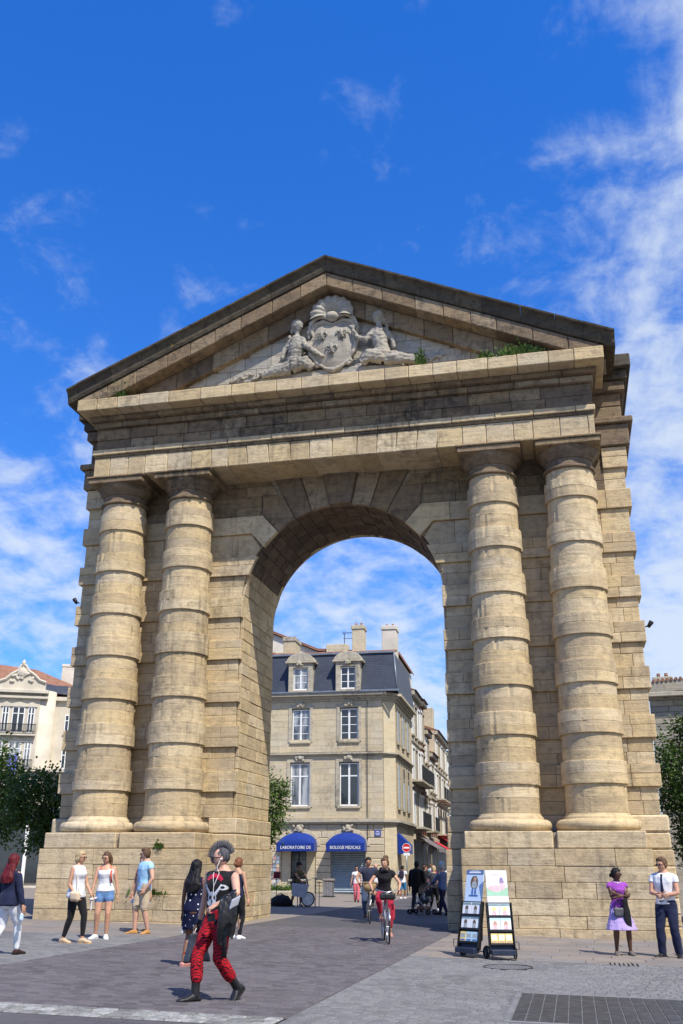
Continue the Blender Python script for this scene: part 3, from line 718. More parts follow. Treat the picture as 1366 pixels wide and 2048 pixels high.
# seated figures leaning on the shield
def figure(sx, cx):
    mb = MB(); X = lambda x: cx - sx * x * 1.12
    y = YF - .18
    mb.tube([(X(.10), y, 17.12), (X(.02), y - .04, 17.5), (X(-.04), y - .08, 17.85), (X(-.02), y - .08, 18.15)], [.30, .26, .27, .17], 10)           # torso
    mb.tube([(X(-.02), y - .08, 18.15), (X(-.06), y - .10, 18.36)], [.10, .10], 8)
    mb.ell((X(-.10), y - .14, 18.50), (.15, .16, .19), 10, 8); mb.ell((X(-.02), y - .10, 18.56), (.20, .18, .18), 10, 8)                    # head, hair
    for k in range(6): mb.ell((X(.02 + .07 * k - .1), y - .05, 18.62 - .055 * k * k * .5), .085, 6, 5)
    mb.tube([(X(-.18), y - .10, 18.06), (X(-.36), y - .22, 17.76), (X(-.62), y - .22, 17.55), (X(-.80), y - .20, 17.42)] if sx > 0 else [(X(-.18), y - .10, 18.06), (X(-.42), y - .22, 17.72), (X(-.66), y - .24, 17.85), (X(-.80), y - .22, 18.12)], [.12, .105, .085, .06], 8)
    if sx < 0:
        for k in range(5): mb.tube([(X(-.80), y - .22, 18.12), (X(-.72 - .055 * k), y - .24, 18.32 - .02 * abs(k - 2))], [.035, .02], 5)
    else: mb.ell((X(-.85), y - .2, 17.38), (.09, .08, .07), 8, 5)
    mb.tube([(X(.15), y - .02, 18.05), (X(.36), y - .06, 17.75), (X(.42), y - .1, 17.42)], [.11, .09, .07], 8)
    mb.tube([(X(.05), y - .12, 17.18), (X(-.35), y - .22, 17.22), (X(-.55), y - .15, 17.02)], [.24, .20, .14], 10)                           # legs under drapery
    mb.tube([(X(.15), y - .05, 17.15), (X(.55), y - .12, 17.08), (X(1.05), y - .05, 16.98)], [.25, .19, .10], 10)
    for k in range(7): mb.tube([(X(-.45 + .22 * k), y - .30 + .03 * k, 17.30 - .03 * k), (X(-.36 + .25 * k), y - .26 + .02 * k, 17.02)], [.05, .06], 6)
    mb.v = [(p[0], YF + (p[1] - YF) * .9, 16.95 + (p[2] - 16.95) * 1.14) for p in mb.v]
    return carve(mb, 'figure', relief, .032, 2, .035, 2.5 * sx, (8, 8, 14))
figure(1, -1.18); figure(-1, 1.72)
for sx, cx in ((-1, -2.3), (1, 2.9), (-1, -3.1), (1, 3.6), (1, -.95), (1, 1.25)):                                         # shells and weapons trailing off
    mb = MB(); g2 = random.Random(int(cx * 10))
    for k in range(9): mb.ell((cx + g2.uniform(-.4, .4), YF - .06, 16.98 + g2.uniform(0, .38)), (g2.uniform(.05, .14), .07, g2.uniform(.05, .1)), 7, 5)
    mb.tube([(cx - .3, YF - .08, 16.95), (cx, YF - .1, 17.3), (cx + .25, YF - .08, 17.35)], .05, 6)
    mb.v = [(p[0], YF + (p[1] - YF) * .7, 16.95 + (p[2] - 16.95) * (.8 if abs(cx) < 3 else .6)) for p in mb.v]
    carve(mb, 'trophy', relief, .03, 1, .03, cx)
# carved rosette panels remain plain
# ------------------------------------------------------------------ city behind the gate
rc = random.Random(21)
M['limestone'] = stone('limestone', [(.55, .475, .335), (.51, .44, .31), (.58, .505, .365), (.48, .415, .295), (.535, .47, .35)], stain=(.32, .275, .195), grime=(.12, .105, .085), stain_amt=.35, grime_amt=.35, streak=.4, bump=.35)
M['limestone_trim'] = stone('limestone_trim', [(.47, .43, .34), (.42, .385, .31)], stain=(.22, .2, .16), grime=(.10, .09, .075), stain_amt=.5, grime_amt=.6, streak=.6, bump=.35)
M['slate'] = None
def tiled(name, a, b, w, h, rough=.55, rnd=.6, bump=.6, offset=.5, obj=True):
    t = NT(name); tc = t.n('ShaderNodeTexCoord').outputs['Object']; sp = t.n('ShaderNodeSeparateXYZ', {0: tc}); cb = t.n('ShaderNodeCombineXYZ', {0: t.math('ADD', sp.outputs[0], sp.outputs[1]), 1: sp.outputs[2]})
    br = t.n('ShaderNodeTexBrick', {'Vector': cb.outputs[0], 'Scale': 1.0, 'Brick Width': w, 'Row Height': h, 'Mortar Size': .01, 'Mortar Smooth': .3}, offset=offset)
    br.inputs['Color1'].default_value = (*a, 1); br.inputs['Color2'].default_value = (*b, 1); br.inputs['Mortar'].default_value = (*(x * .4 for x in a), 1)
    col = t.mix(t.rng(t.noise(tc, 1.2, 5, .6), .35, .7, 0, .4), br.outputs[0], tuple(x * 1.3 for x in a))
    t.bump(t.math('MULTIPLY', br.outputs[1], -1.0), bump, .015); return t.fin(col, rough, .3)
M['slate'] = tiled('slate', (.048, .056, .078), (.036, .043, .062), .22, .11, .5)
M['rooftile'] = tiled('roof_tile', (.27, .135, .085), (.19, .09, .06), .25, .35, .8)
M['zinc'] = plain('zinc', (.20, .23, .27), .45, .15, 3, metal=.4, bump=.1)
M['white_paint'] = plain('white_paint', (.74, .74, .72), .55, .06, 4, bump=.05)
M['cream'] = plain('cream_render', (.50, .43, .32), .9, .16, 1.1, bump=.2, obj=False)
M['offwhite'] = plain('offwhite_render', (.56, .51, .43), .9, .13, .9, bump=.2, obj=False)
M['brick_red'] = tiled('red_brick', (.34, .15, .09), (.28, .12, .075), .22, .07, .85)
M['dark_wood'] = plain('dark_shopfront', (.022, .02, .02), .5, .3, 3)
M['rail'] = plain('black_railing', (.018, .018, .02), .5, .2, 5)
M['blue_fabric'] = cloth('blue_awning_fabric', (.007, .032, .22), .7, .25)
M['shutter_metal'] = plain('shutter_metal', (.30, .36, .40), .5, .12, 2.5, metal=.3, bump=.1)
def glassmat(name, tint=(.02, .025, .03), curtain=0.0):
    t = NT(name); p = t.pos(obj=False); g = t.n('ShaderNodeNewGeometry')
    col = t.mix(t.rng(t.noise(t.pos((3, 3, .5)), 1.0, 3), .4, .65, 0, curtain), tint, (.45, .47, .48)); m_ = t.fin(col, .06, .9)
    t.bump(t.noise(p, 1.6, 2), .03, .05); return m_
M['glass'] = glassmat('window_glass'); M['glass_curtain'] = glassmat('curtained_glass', (.05, .06, .07), .8)
def ltext(txt, size, mat, parent, loc, name='lettering', ext=.008, rot=(R(90), 0, 0), squeeze=1.0, bold=.012):
    cu = bpy.data.curves.new('t', 'FONT'); cu.body = txt; cu.size = size; cu.extrude = ext; cu.align_x = 'CENTER'; cu.align_y = 'CENTER'; cu.resolution_u = 2; cu.offset = bold
    o = bpy.data.objects.new('t', cu); COL.objects.link(o); ev = o.evaluated_get(bpy.context.evaluated_depsgraph_get())
    me = bpy.data.meshes.new_from_object(ev); bpy.data.objects.remove(o); bpy.data.curves.remove(cu); me.materials.clear(); me.materials.append(mat)
    w = max(v.co.x for v in me.vertices) - min(v.co.x for v in me.vertices)
    return link(name, me, parent, loc=loc, rot=rot, scale=(squeeze, 1, 1)), w
def wall_blocks(parent, x0, x1, z0, z1, holes, yf, ch, cw, mat, name='stone_block', thick=.06, bev=.012, gap=.005, mn=.06, clipf=None):
    """coursed ashlar cut around the openings; every stone its own piece"""
    z = z0; r_ = 0; nn = max(1, round((z1 - z0) / ch)); h_ = (z1 - z0) / nn
    for k in range(nn):
        za, zb = z0 + k * h_, z0 + (k + 1) * h_; zm = (za + zb) / 2
        cuts = sorted([(a, b_) for a, b_, c, d in holes if c < zm < d]); seg = []; cur = x0
        for a, b_ in cuts:
            if a > cur: seg.append((cur, min(a, x1)))
            cur = max(cur, b_)
        if cur < x1: seg.append((cur, x1))
        for a, b_ in seg:
            if b_ - a < mn: continue
            n = max(1, round((b_ - a) / cw)); off = .25 * (k % 2)
            xs = [a] + [a + (b_ - a) * (i + (off if n > 1 else 0) + rc.uniform(-.12, .12)) / n for i in range(1, n)] + [b_]
            for i in range(len(xs) - 1):
                if xs[i + 1] - xs[i] < .04: continue
                MB().prism([(xs[i] + gap, za + gap), (xs[i + 1] - gap, za + gap), (xs[i + 1] - gap, zb - gap), (xs[i] + gap, zb - gap)], yf + rc.uniform(-.004, .004), yf + thick, bev).build(name, mat, parent)
def window(parent, cx, z0, z1, w, yf, rows=3, cols=2, sill=True, glass='glass', fw=.075, mat=None, transom=None, recess=.10):
    """casement: frame, glazing bars, one pane each, sill"""
    mat = mat or M['white_paint']
    wd = MB(); x0, x1 = cx - w / 2, cx + w / 2; y0 = yf + recess
    wd.box(x0, x0 + fw, y0, y0 + .07, z0, z1).box(x1 - fw, x1, y0, y0 + .07, z0, z1).box(x0 + fw, x1 - fw, y0, y0 + .07, z1 - fw, z1).box(x0 + fw, x1 - fw, y0, y0 + .07, z0, z0 + fw * 1.4)
    wd.box(cx - fw * .75, cx + fw * .75, y0 - .006, y0 + .064, z0 + fw * 1.4, z1 - fw)
    zz = [z0 + (z1 - z0) * i / rows for i in range(1, rows)]
    if transom: zz = [z0 + (z1 - z0) * transom]
    for q in zz: wd.box(x0 + fw, cx - fw * .75, y0 + .012, y0 + .055, q - .018 * (2 if transom else 1), q + .018 * (2 if transom else 1)).box(cx + fw * .75, x1 - fw, y0 + .012, y0 + .055, q - .018 * (2 if transom else 1), q + .018 * (2 if transom else 1))
    o = wd.build('window', mat, parent)
    zs_ = [z0 + fw * 1.4] + zz + [z1 - fw]
    for i in range(len(zs_) - 1):
        for (a, b_) in ((x0 + fw, cx - fw * .75), (cx + fw * .75, x1 - fw)):
            MB().box(a, b_, y0 + .03, y0 + .038, zs_[i] + .018, zs_[i + 1] - .018).build('pane', M[glass], o)
    if sill: MB().box(x0 - .12, x1 + .12, yf - .10, yf + .2, z0 - .13, z0 - .004, .015).build('sill', M['limestone_trim'], o)
    return o
def carvedblob(parent, x, z, y, s_, name='carved_ornament'):
    mb = MB(); g2 = random.Random(int(x * 100 + z * 7))
    for k in range(14): mb.ell((x + g2.uniform(-.28, .28) * s_, y - .05 * s_, z + g2.uniform(-.14, .18) * s_), (g2.uniform(.05, .1) * s_, .07 * s_, g2.uniform(.05, .1) * s_), 6, 4)
    mb.ell((x, y - .06 * s_, z + .05 * s_), (.14 * s_, .09 * s_, .17 * s_), 8, 6)
    wrinkle(remesh(mb, .03, 1), .02, (20, 20, 20)).build(name, M['limestone_trim'], parent, True)

# ---- corner house with slate mansard
TH = .034
CB = Vector((-3.94, 32.0, 0.0))
corner = thing('corner_house', 'pale stone corner house with slate mansard roof and blue awnings', 'building', (CB.x, CB.y, -.2), TH)
XL = -15.0
GO = [(-11.02, -8.62, 0, 3.35), (-7.72, -5.30 - .18, 0, 3.35)]         # ground-floor arches (local x = world x - corner x)
gx = [(-6.95 + .0, 2.15), (-3.82 + .0, 2.15)]                            # awning centres
W1, W2 = -5.85, -2.78
HB = .2                                                                    # local floor offset
core = MB().box(XL, -.62, .62, 9.0, -.3, 11.6).box(-.62, -.02, .75, 9.0, -.3, 11.6).build('wall', M['limestone'], corner)
# chamfered corner face
MB().add([(-.64, .06, -.3), (0, .72, -.3), (0, .72, 11.6), (-.64, .06, 11.6), (-.62, .8, -.3), (-.62, .8, 11.6)], [(0, 1, 2, 3), (0, 3, 5, 4), (1, 4, 5, 2), (3, 2, 5), (0, 4, 1)]).build('corner_face', M['limestone'], corner)
a1 = (-6.95, 1.05); a2 = (-3.82, 1.05)
holes0 = [(-8.05, -5.85, -1, 3.0), (-3.9, -1.72, -1, 3.0)]
# pixel-measured: awning 1 spans -6.95..-4.75, awning 2 spans -3.95..-1.75
AW = [(-5.85, 1.13), (-2.84, 1.13)]
holes0 = [(c - 1.04, c + 1.04, -1, 3.05) for c, _ in AW]
wall_blocks(corner, XL + 4.0, -.66, .0, 3.86, holes0, -.02, .40, .95, M['limestone'], thick=.64, bev=.03, gap=.009)
fh = [(c - .62, c + .62, 4.86, 7.46) for c in (W1, W2)] + [(c - .62, c + .62, 8.74, 10.76) for c in (W1, W2)]
wall_blocks(corner, XL + 4.0, -.66, 4.2, 7.86, fh, .0, .37, .95, M['limestone'], thick=.64, bev=.006, gap=.003)
wall_blocks(corner, XL + 4.0, -.66, 8.1, 11.2, fh, .0, .37, .95, M['limestone'], thick=.64, bev=.006, gap=.003)
def cornice(z, prof, nm='cornice', mat='limestone_trim'):
    for (dz0, dz1, out) in prof:
        MB().prism([(XL, z + dz0), (-.60, z + dz0), (-.60, z + dz1), (XL, z + dz1)], -out, .2).build(nm, M[mat], corner)
        mb = MB(); p = [(-.60, -out), (out * .8, .70 - out * .2), (out, .72), (out, 9.0), (-.4, 9.0), (-.4, .2), (-.60, .1)]
        nn = len(p); mb.add([(x, y, z + dz0) for x, y in p] + [(x, y, z + dz1) for x, y in p], [tuple(range(nn - 1, -1, -1)), tuple(range(nn, 2 * nn))] + [(i, (i + 1) % nn, nn + (i + 1) % nn, nn + i) for i in range(nn)]).build(nm, M[mat], corner)
cornice(3.86, [(0, .12, .12), (.121, .24, .26), (.241, .33, .16)])
cornice(7.86, [(0, .10, .08), (.101, .20, .20)])
cornice(11.2, [(0, .14, .08), (.141, .30, .20), (.301, .46, .42)])
MB().box(XL, .44, -.50, -.36, 11.665, 11.78, .02).build('gutter', M['zinc'], corner)
for c in (W1, W2):
    window(corner, c, 4.90, 7.44, 1.18, .0, 3, glass='glass_curtain' if c == W1 else 'glass', transom=.70)
    window(corner, c, 8.76, 10.74, 1.10, .0, 4, glass='glass_curtain' if c == W1 else 'glass')
    for z0, z1, w in ((4.86, 7.5, 1.24), (8.72, 10.8, 1.16)):
        sr = MB()
        for sx in (-1, 1): a, b_ = sorted((c + sx * w / 2, c + sx * (w / 2 + .2))); sr.box(a, b_, -.045, .1, z0, z1 + .2, .01)
        sr.box(c - w / 2, c + w / 2, -.045, .1, z1, z1 + .2, .01); sr.build('window_surround', M['limestone_trim'], corner)
        carvedblob(corner, c, z1 + .22, -.04, 1.0)
MB().tube([(-9.05, -.12, 0), (-9.05, -.12, 11.3)], .055, 8).build('downpipe', M['zinc'], corner, True)
MB().tube([(-1.62, -.10, 3.0), (-1.62, -.10, 11.2)], .02, 6).build('cable', M['rail'], corner, True)
# mansard
mans = MB().add([(XL, -.3, 11.7), (.3, -.3, 11.7), (.02, .35, 14.25), (XL, .35, 14.25), (XL, 8.7, 11.7), (.3, 8.7, 11.7), (.02, 8.3, 14.25), (XL, 8.3, 14.25)], [(0, 1, 2, 3), (1, 5, 6, 2), (3, 2, 6, 7), (5, 4, 7, 6), (4, 0, 3, 7)]).build('mansard_roof', M['slate'], corner)
MB().tube([(.31, -.31, 11.7), (.03, .34, 14.27)], .05, 6).build('hip_flashing', M['zinc'], mans, True)
MB().box(XL, .06, .22, .42, 14.2, 14.32, .02).build('ridge_flashing', M['zinc'], mans)
tr = MB()
for i in range(60): x = XL + 4 + i * .185; tr.tube([(x, .35, 14.30 + rc.uniform(-.02, .02)), (x, 2.4, 14.78)], .085, 6)
tr.build('tile_row', M['rooftile'], mans)
for c in (W1 + .05, W2 + .02):
    dm = MB().box(c - .78, c - .48, -.52, .9, 11.72, 13.62, .02).box(c + .48, c + .78, -.52, .9, 11.72, 13.62, .02).box(c - .48, c + .48, -.52, .9, 13.28, 13.62, .02).box(c - .48, c + .48, -.52, .9, 11.72, 11.86, .02)
    d_ = dm.build('dormer', M['limestone_trim'], corner)
    arc_ = [(c + .92 * math.cos(t), 13.6 + .62 * math.sin(t)) for t in (R(8 + 164 * i / 14) for i in range(15))]
    MB().prism(arc_, -.60, .9, .02).build('pediment', M['limestone_trim'], d_)
    MB().box(c - .98, c + .98, -.64, .9, 13.56, 13.68, .015).build('hood', M['limestone_trim'], d_)
    window(d_, c, 11.9, 13.24, .92, -.50, 3, sill=False, glass='glass' if c > W1 + 1 else 'glass_curtain', fw=.06) if False else None
    wd = window(corner, c, 11.88, 13.26, .94, -.50, 3, sill=False, glass='glass' if c > -4 else 'glass_curtain', fw=.06)
    carvedblob(d_, c, 13.5, -.62, .8)
def chimney(parent, x, y, w, d, z0, z1, mat, nm='chimney'):
    o = MB().box(x - w / 2, x + w / 2, y, y + d, z0, z1, .02).build(nm, mat, parent)
    MB().box(x - w / 2 - .06, x + w / 2 + .06, y - .06, y + d + .06, z1 - .28, z1, .03).build('chimney_cap', M['limestone_trim'] if mat != M['offwhite'] else mat, o)
    for k in (-1, 1): MB().lathe([(.09, z1), (.08, z1 + .22), (.06, z1 + .22)], 10, (x + k * w * .22, y + d / 2, 0)).build('chimney_pot', M['rooftile'], o, True)
chimney(corner, -2.45, 1.4, .78, .9, 14.2, 16.35, M['limestone']); chimney(corner, -7.25, 2.2, .8, 1.6, 14.0, 15.9, M['limestone'])
chimney(corner, -.72, 3.6, .95, 1.2, 14.0, 16.75, M['offwhite'])
# arched ground-floor openings, roller shutter, door, awnings
for i, (c, hw) in enumerate(AW):
    ar = MB(); n = 12; pts_o = [(c + 1.30 * math.cos(t), 2.45 + 1.12 * math.sin(t)) for t in (math.pi * k / n for k in range(n + 1))]
    for k in range(7):                                              # voussoirs
        t0, t1 = math.pi * k / 7, math.pi * (k + 1) / 7; g = .01
        pl = [(c + 1.02 * math.cos(t), 2.62 + .62 * math.sin(t)) for t in (t0 + g, (t0 + t1) / 2, t1 - g)] + [(c + 1.34 * math.cos(t), 2.62 + 1.02 * math.sin(t)) for t in (t1 - g, (t0 + t1) / 2, t0 + g)]
        MB().prism(pl, -.05, .12, .012).build('voussoir', M['limestone'], corner)
    carvedblob(corner, c, 3.62, -.08, 1.1)
    MB().box(c - 1.02, c + 1.02, .5, .6, -.2, 3.2).build('doorway_back', M['dark_wood'], corner)
    if i == 1:
        sh_ = MB().box(c - 1.04, c - .98, .16, .3, .0, 3.0).box(c + .98, c + 1.04, .16, .3, .0, 3.0).build('shutter_frame', M['shutter_metal'], corner)
        nS = 22
        for k in range(nS): z0 = .02 + k * 2.9 / nS; MB().add([(c - .98, .26, z0), (c + .98, .26, z0), (c + .98, .215, z0 + .055), (c - .98, .215, z0 + .055), (c + .98, .25, z0 + .125), (c - .98, .25, z0 + .125)], [(0, 1, 2, 3), (3, 2, 4, 5)]).build('slat', M['shutter_metal'], sh_)
    else:
        for sx in (-1, 1): a, b_ = sorted((c + sx * 1.04, c + sx * .48)); MB().box(a, b_, .05, .2, -.2, 3.1, .01).build('door_pier', M['limestone'], corner)
        window(corner, c, .78, 2.95, .98, .06, 2, sill=True, fw=.06, mat=M['dark_wood'])
        MB().box(c - .49, c + .49, .08, .2, -.2, .62, .01).build('stall_riser', M['dark_wood'], corner)
    # domed awning: half dome on a straight valance
    aw = MB(); n = 16; m_ = 7; Z0 = 2.78; proj = .85
    for j in range(m_ + 1):
        f = j / m_
        for k in range(n + 1):
            t = math.pi * k / n; xx = c - 1.13 * math.cos(t); hz = .62 * math.sin(t)
            ang = f * math.pi / 2; aw.v.append((xx, -.03 - proj * math.sin(ang) * (.55 + .45 * 1.0), Z0 + hz * math.cos(ang)))
    aw.f = [(j * (n + 1) + k, j * (n + 1) + k + 1, (j + 1) * (n + 1) + k + 1, (j + 1) * (n + 1) + k) for j in range(m_) for k in range(n)]; aw.m = [0] * len(aw.f)
    A_ = aw.build('awning', M['blue_fabric'], corner, True)
    MB().box(c - 1.14, c + 1.14, -.03 - proj - .012, -.03 - proj, 2.33, Z0 + .01).build('valance', M['blue_fabric'], A_)
    for sx in (-1, 1): x_ = c + sx * 1.135; MB().box(min(x_, x_ + sx * .012), max(x_, x_ + sx * .012), -.03 - proj, -.03, 2.33, Z0 + .01).build('side_valance', M['blue_fabric'], A_)
    if i == 0: MB().box(c - .50, c + .50, .03, .05, -.0, .01)
    ltext(('LABORATOIRE DE', 'BIOLOGIE MEDICALE')[i], .25, M['white_paint'], A_, (c + (.03 if i == 0 else 0), -.03 - proj - .022, 2.53), squeeze=(.92, .78)[i], bold=.0)
# street plate, small blue side awning, poster by the door
pl_ = MB().box(-1.22, -.84, -.06, -.03, 3.18, 3.52, .01).build('street_plate', plain('enamel_blue', (.015, .05, .30), .35, .1), corner)
for k, (w, zz) in enumerate(((.22, 3.44), (.30, 3.35), (.24, 3.26))):
    MB().box(-1.03 - w / 2, -1.03 + w / 2, -.064, -.06, zz - .016, zz + .016).build('plate_line', M['white_paint'], pl_)
MB().add([(.0, 1.0, 3.4), (.0, 2.3, 3.4), (.75, 2.3, 2.7), (.75, 1.0, 2.7), (.75, 2.3, 2.2), (.75, 1.0, 2.2), (0, 1.0, 2.7), (0, 1.0, 2.2)], [(0, 3, 2, 1), (3, 5, 4, 2), (0, 6, 3), (6, 7, 5, 3)]).build('side_awning', M['blue_fabric'], corner)
for k in range(3):                                                     # side windows of the corner house seen at a slant
    for z0, z1 in ((4.9, 7.4), (8.8, 10.7)):
        o = MB().box(-.03, .02, 1.6 + k * 2.4, 2.6 + k * 2.4, z0, z1).build('window', M['glass'], corner)
        MB().box(.0, .10, 1.5 + k * 2.4, 2.7 + k * 2.4, z0 - .15, z0 - .01, .01).build('sill', M['limestone_trim'], o)
        sr = MB().box(.0, .05, 1.45 + k * 2.4, 1.6 + k * 2.4, z0, z1 + .15).box(.0, .05, 2.6 + k * 2.4, 2.75 + k * 2.4, z0, z1 + .15).build('window_surround', M['limestone_trim'], o)

# ---- row of houses down the shopping street (local frame of the corner house)
def street_house(label, y0, y1, h_, mat, floors, shop='dark', balcony=(), roof='rooftile', nwin=2, side=1, x_=0.0, bay=0.0, awn=None, trim='limestone_trim', glz='glass', dep=9.0):
    """side=1: facade faces +x at x_;  side=-1: faces -x"""
    t = thing('street_house', label, 'building', (0, 0, 0), TH); c_, s_ = math.cos(TH), math.sin(TH)
    wx, wy = x_ * c_ - y0 * s_, x_ * s_ + y0 * c_; t.location = (CB.x + wx, CB.y + wy, -.2)
    L_ = y1 - y0; f = lambda a, b_: tuple(sorted((side * a, side * b_)))
    bx = lambda mb, a, b_, *r_: mb.box(*f(a, b_), *r_)
    bx(MB(), -dep, 0.0, .0, L_, -.2, h_).build('wall', mat, t)
    r0 = MB(); xs = f(-dep - .2, .45); r0.add([(xs[0], -.01, h_), (xs[1], -.01, h_), (xs[1], L_ - .01, h_), (xs[0], L_ - .01, h_), (side * -dep / 2, -.01, h_ + dep * .19), (side * -dep / 2, L_ - .01, h_ + dep * .19)], [(0, 1, 4), (3, 5, 2), (1, 2, 5, 4), (0, 4, 5, 3), (0, 3, 2, 1)]); r0.build('roof', M[roof], t)
    bx(MB(), 0, .30, -.0, L_, h_ - .35, h_ - .02, .03).build('cornice', M[trim], t)
    bx(MB(), 0, .012, .25, L_ - .25, -.1, 3.1).build('shopfront', M['dark_wood'], t)
    bx(MB(), .0, .16, .0, L_, 3.2, 3.55, .02).build('fascia', M[trim], t)
    fh_ = (h_ - 4.0) / floors
    for k in range(floors):
        z0 = 4.1 + k * fh_
        for q in range(nwin):
            yc = L_ * (q + .5) / nwin; w = min(1.1, L_ / nwin * .55); hz = fh_ * .68
            o = bx(MB(), .004, .02, yc - w / 2, yc + w / 2, z0, z0 + hz).build('window', M[glz], t)
            fr_ = MB(); bx(fr_, .005, .06, yc - w / 2 - .14, yc - w / 2, z0, z0 + hz); bx(fr_, .005, .06, yc + w / 2, yc + w / 2 + .14, z0, z0 + hz); bx(fr_, .005, .10, yc - w / 2 - .14, yc + w / 2 + .14, z0 + hz, z0 + hz + .18); bx(fr_, .005, .03, yc - .035, yc + .035, z0, z0 + hz)
            fr_.build('window_frame', M['white_paint'] if q % 2 == 0 else M[trim], o)
            if k in balcony:
                sl = bx(MB(), .0, .75, yc - w * .9, yc + w * .9, z0 - .22, z0 - .08, .01).build('balcony', M[trim], t)
                rl = MB(); bx(rl, .70, .74, yc - w * .9, yc + w * .9, z0 + .86, z0 + .92)
                for p_ in range(14): yy = yc - w * .9 + p_ * w * 1.8 / 13; bx(rl, .71, .73, yy - .012, yy + .012, z0 - .08, z0 + .86)
                rl.build('railing', M['rail'], sl)
            else: bx(MB(), .0, .16, yc - w / 2 - .18, yc + w / 2 + .18, z0 - .14, z0 - .01, .01).build('sill', M[trim], o)
        if k: bx(MB(), .0, .10, .0, L_, z0 - .55, z0 - .40, .01).build('string_course', M[trim], t)
    if awn:
        am, ah = awn; A_ = MB(); x0, x1 = 0.02, 1.7
        A_.add([(side * x0, .2, ah), (side * x0, L_ - .2, ah), (side * x1, L_ - .2, ah - .95), (side * x1, .2, ah - .95), (side * x1, L_ - .2, ah - 1.2), (side * x1, .2, ah - 1.2)], [(0, 3, 2, 1), (3, 5, 4, 2)]); A_.build('awning', am, t)
    return t
M['grey_fabric'] = cloth('grey_awning_fabric', (.16, .14, .14)); M['red_fabric'] = cloth('red_awning_fabric', (.50, .02, .03))
street_house('cream plastered street house with dark balcony slabs, next to the corner house', 9.02, 14.5, 13.3, M['offwhite'], 3, balcony=(0, 1), nwin=3, awn=(M['grey_fabric'], 3.6))
street_house('narrow red brick street house with tall windows', 14.52, 17.6, 13.5, M['brick_red'], 3, balcony=(1,), nwin=2, awn=(M['grey_fabric'], 3.3))
street_house('grey-brown street house with overhanging dark eave', 17.62, 21.0, 11.6, M['limestone'], 3, balcony=(0,), nwin=2, roof='slate')
lh = street_house('low cream house with red cafe awning in the shopping street', 21.02, 26.0, 10.2, M['cream'], 2, nwin=3, awn=(M['red_fabric'], 3.4))
th_ = street_house('tall cream house with big stone chimney down the shopping street', 26.02, 38.0, 12.6, M['cream'], 3, balcony=(0, 1), nwin=5, awn=(M['red_fabric'], 3.9))
MB().box(-3.6, -.1, .1, 1.4, 12.0, 14.6, .03).build('chimney', M['limestone'], th_)
street_house('pale street house closing the left side of the shopping street', 38.02, 60.0, 12.0, M['offwhite'], 3, nwin=8)
street_house('stone house on the right-hand side of the shopping street, behind the gate', -2.0, 14.0, 12.5, M['limestone'], 3, nwin=5, side=-1, x_=10.0, dep=3.6)
street_house('cream house further along the right-hand side of the shopping street', 14.05, 34.0, 13.2, M['cream'], 3, nwin=6, side=-1, x_=9.0, dep=4.5)

# ---- white gabled house rising behind the mansard roof
rh = thing('rear_house', 'cream house with low tiled gable rising behind the mansard roof', 'building', (-14.5, 46, -.2), TH)
MB().add([(-4.5, 0, 0), (8.5, 0, 0), (8.5, 0, 16.9), (2.2, 0, 17.4), (-1.6, 0, 19.0), (-4.5, 0, 18.0), (-4.5, 9, 0), (8.5, 9, 0), (8.5, 9, 16.9), (2.2, 9, 17.4), (-1.6, 9, 19.0), (-4.5, 9, 18.0)], [(0, 1, 2, 3, 4, 5), (1, 7, 8, 2), (6, 0, 5, 11), (7, 6, 11, 10, 9, 8)]).build('wall', M['offwhite'], rh)
MB().add([(-4.7, -.25, 17.98), (-1.6, -.25, 19.05), (2.2, -.25, 17.45), (8.7, -.25, 16.93), (-4.7, 9.2, 17.98), (-1.6, 9.2, 19.05), (2.2, 9.2, 17.45), (8.7, 9.2, 16.93), (-4.7, -.25, 18.16), (-1.6, -.25, 19.25), (2.2, -.25, 17.65), (8.7, -.25, 17.13), (-4.7, 9.2, 18.16), (-1.6, 9.2, 19.25), (2.2, 9.2, 17.65), (8.7, 9.2, 17.13)],
         [(0, 1, 9, 8), (1, 2, 10, 9), (2, 3, 11, 10), (8, 9, 13, 12), (9, 10, 14, 13), (10, 11, 15, 14), (3, 7, 15, 11)]).build('roof', M['rooftile'], rh)
MB().box(-1.5, 1.0, -.4, .6, 16.2, 17.4, .03).build('chimney', M['limestone'], rh); MB().box(-2.4, -1.2, -.5, .5, 16.2, 17.4, .03).build('chimney', M['brick_red'], rh); MB().box(2.9, 4.6, -.4, .6, 16.0, 17.9, .03).build('chimney', M['limestone'], rh)
an = MB().tube([(4.3, 0, 17.2), (4.3, 0, 18.9)], .03, 5)
for k in range(6): an.tube([(4.2 + k * .2, 0, 18.72 + .02 * k), (4.2 + k * .2, .0, 18.98 - .02 * k)], .015, 4)
an.tube([(4.1, 0, 18.85), (5.4, 0, 18.88)], .02, 4).tube([(4.2, 0, 18.4), (5.0, 0, 18.42)], .02, 4); an.build('aerial', M['rail'], rh)

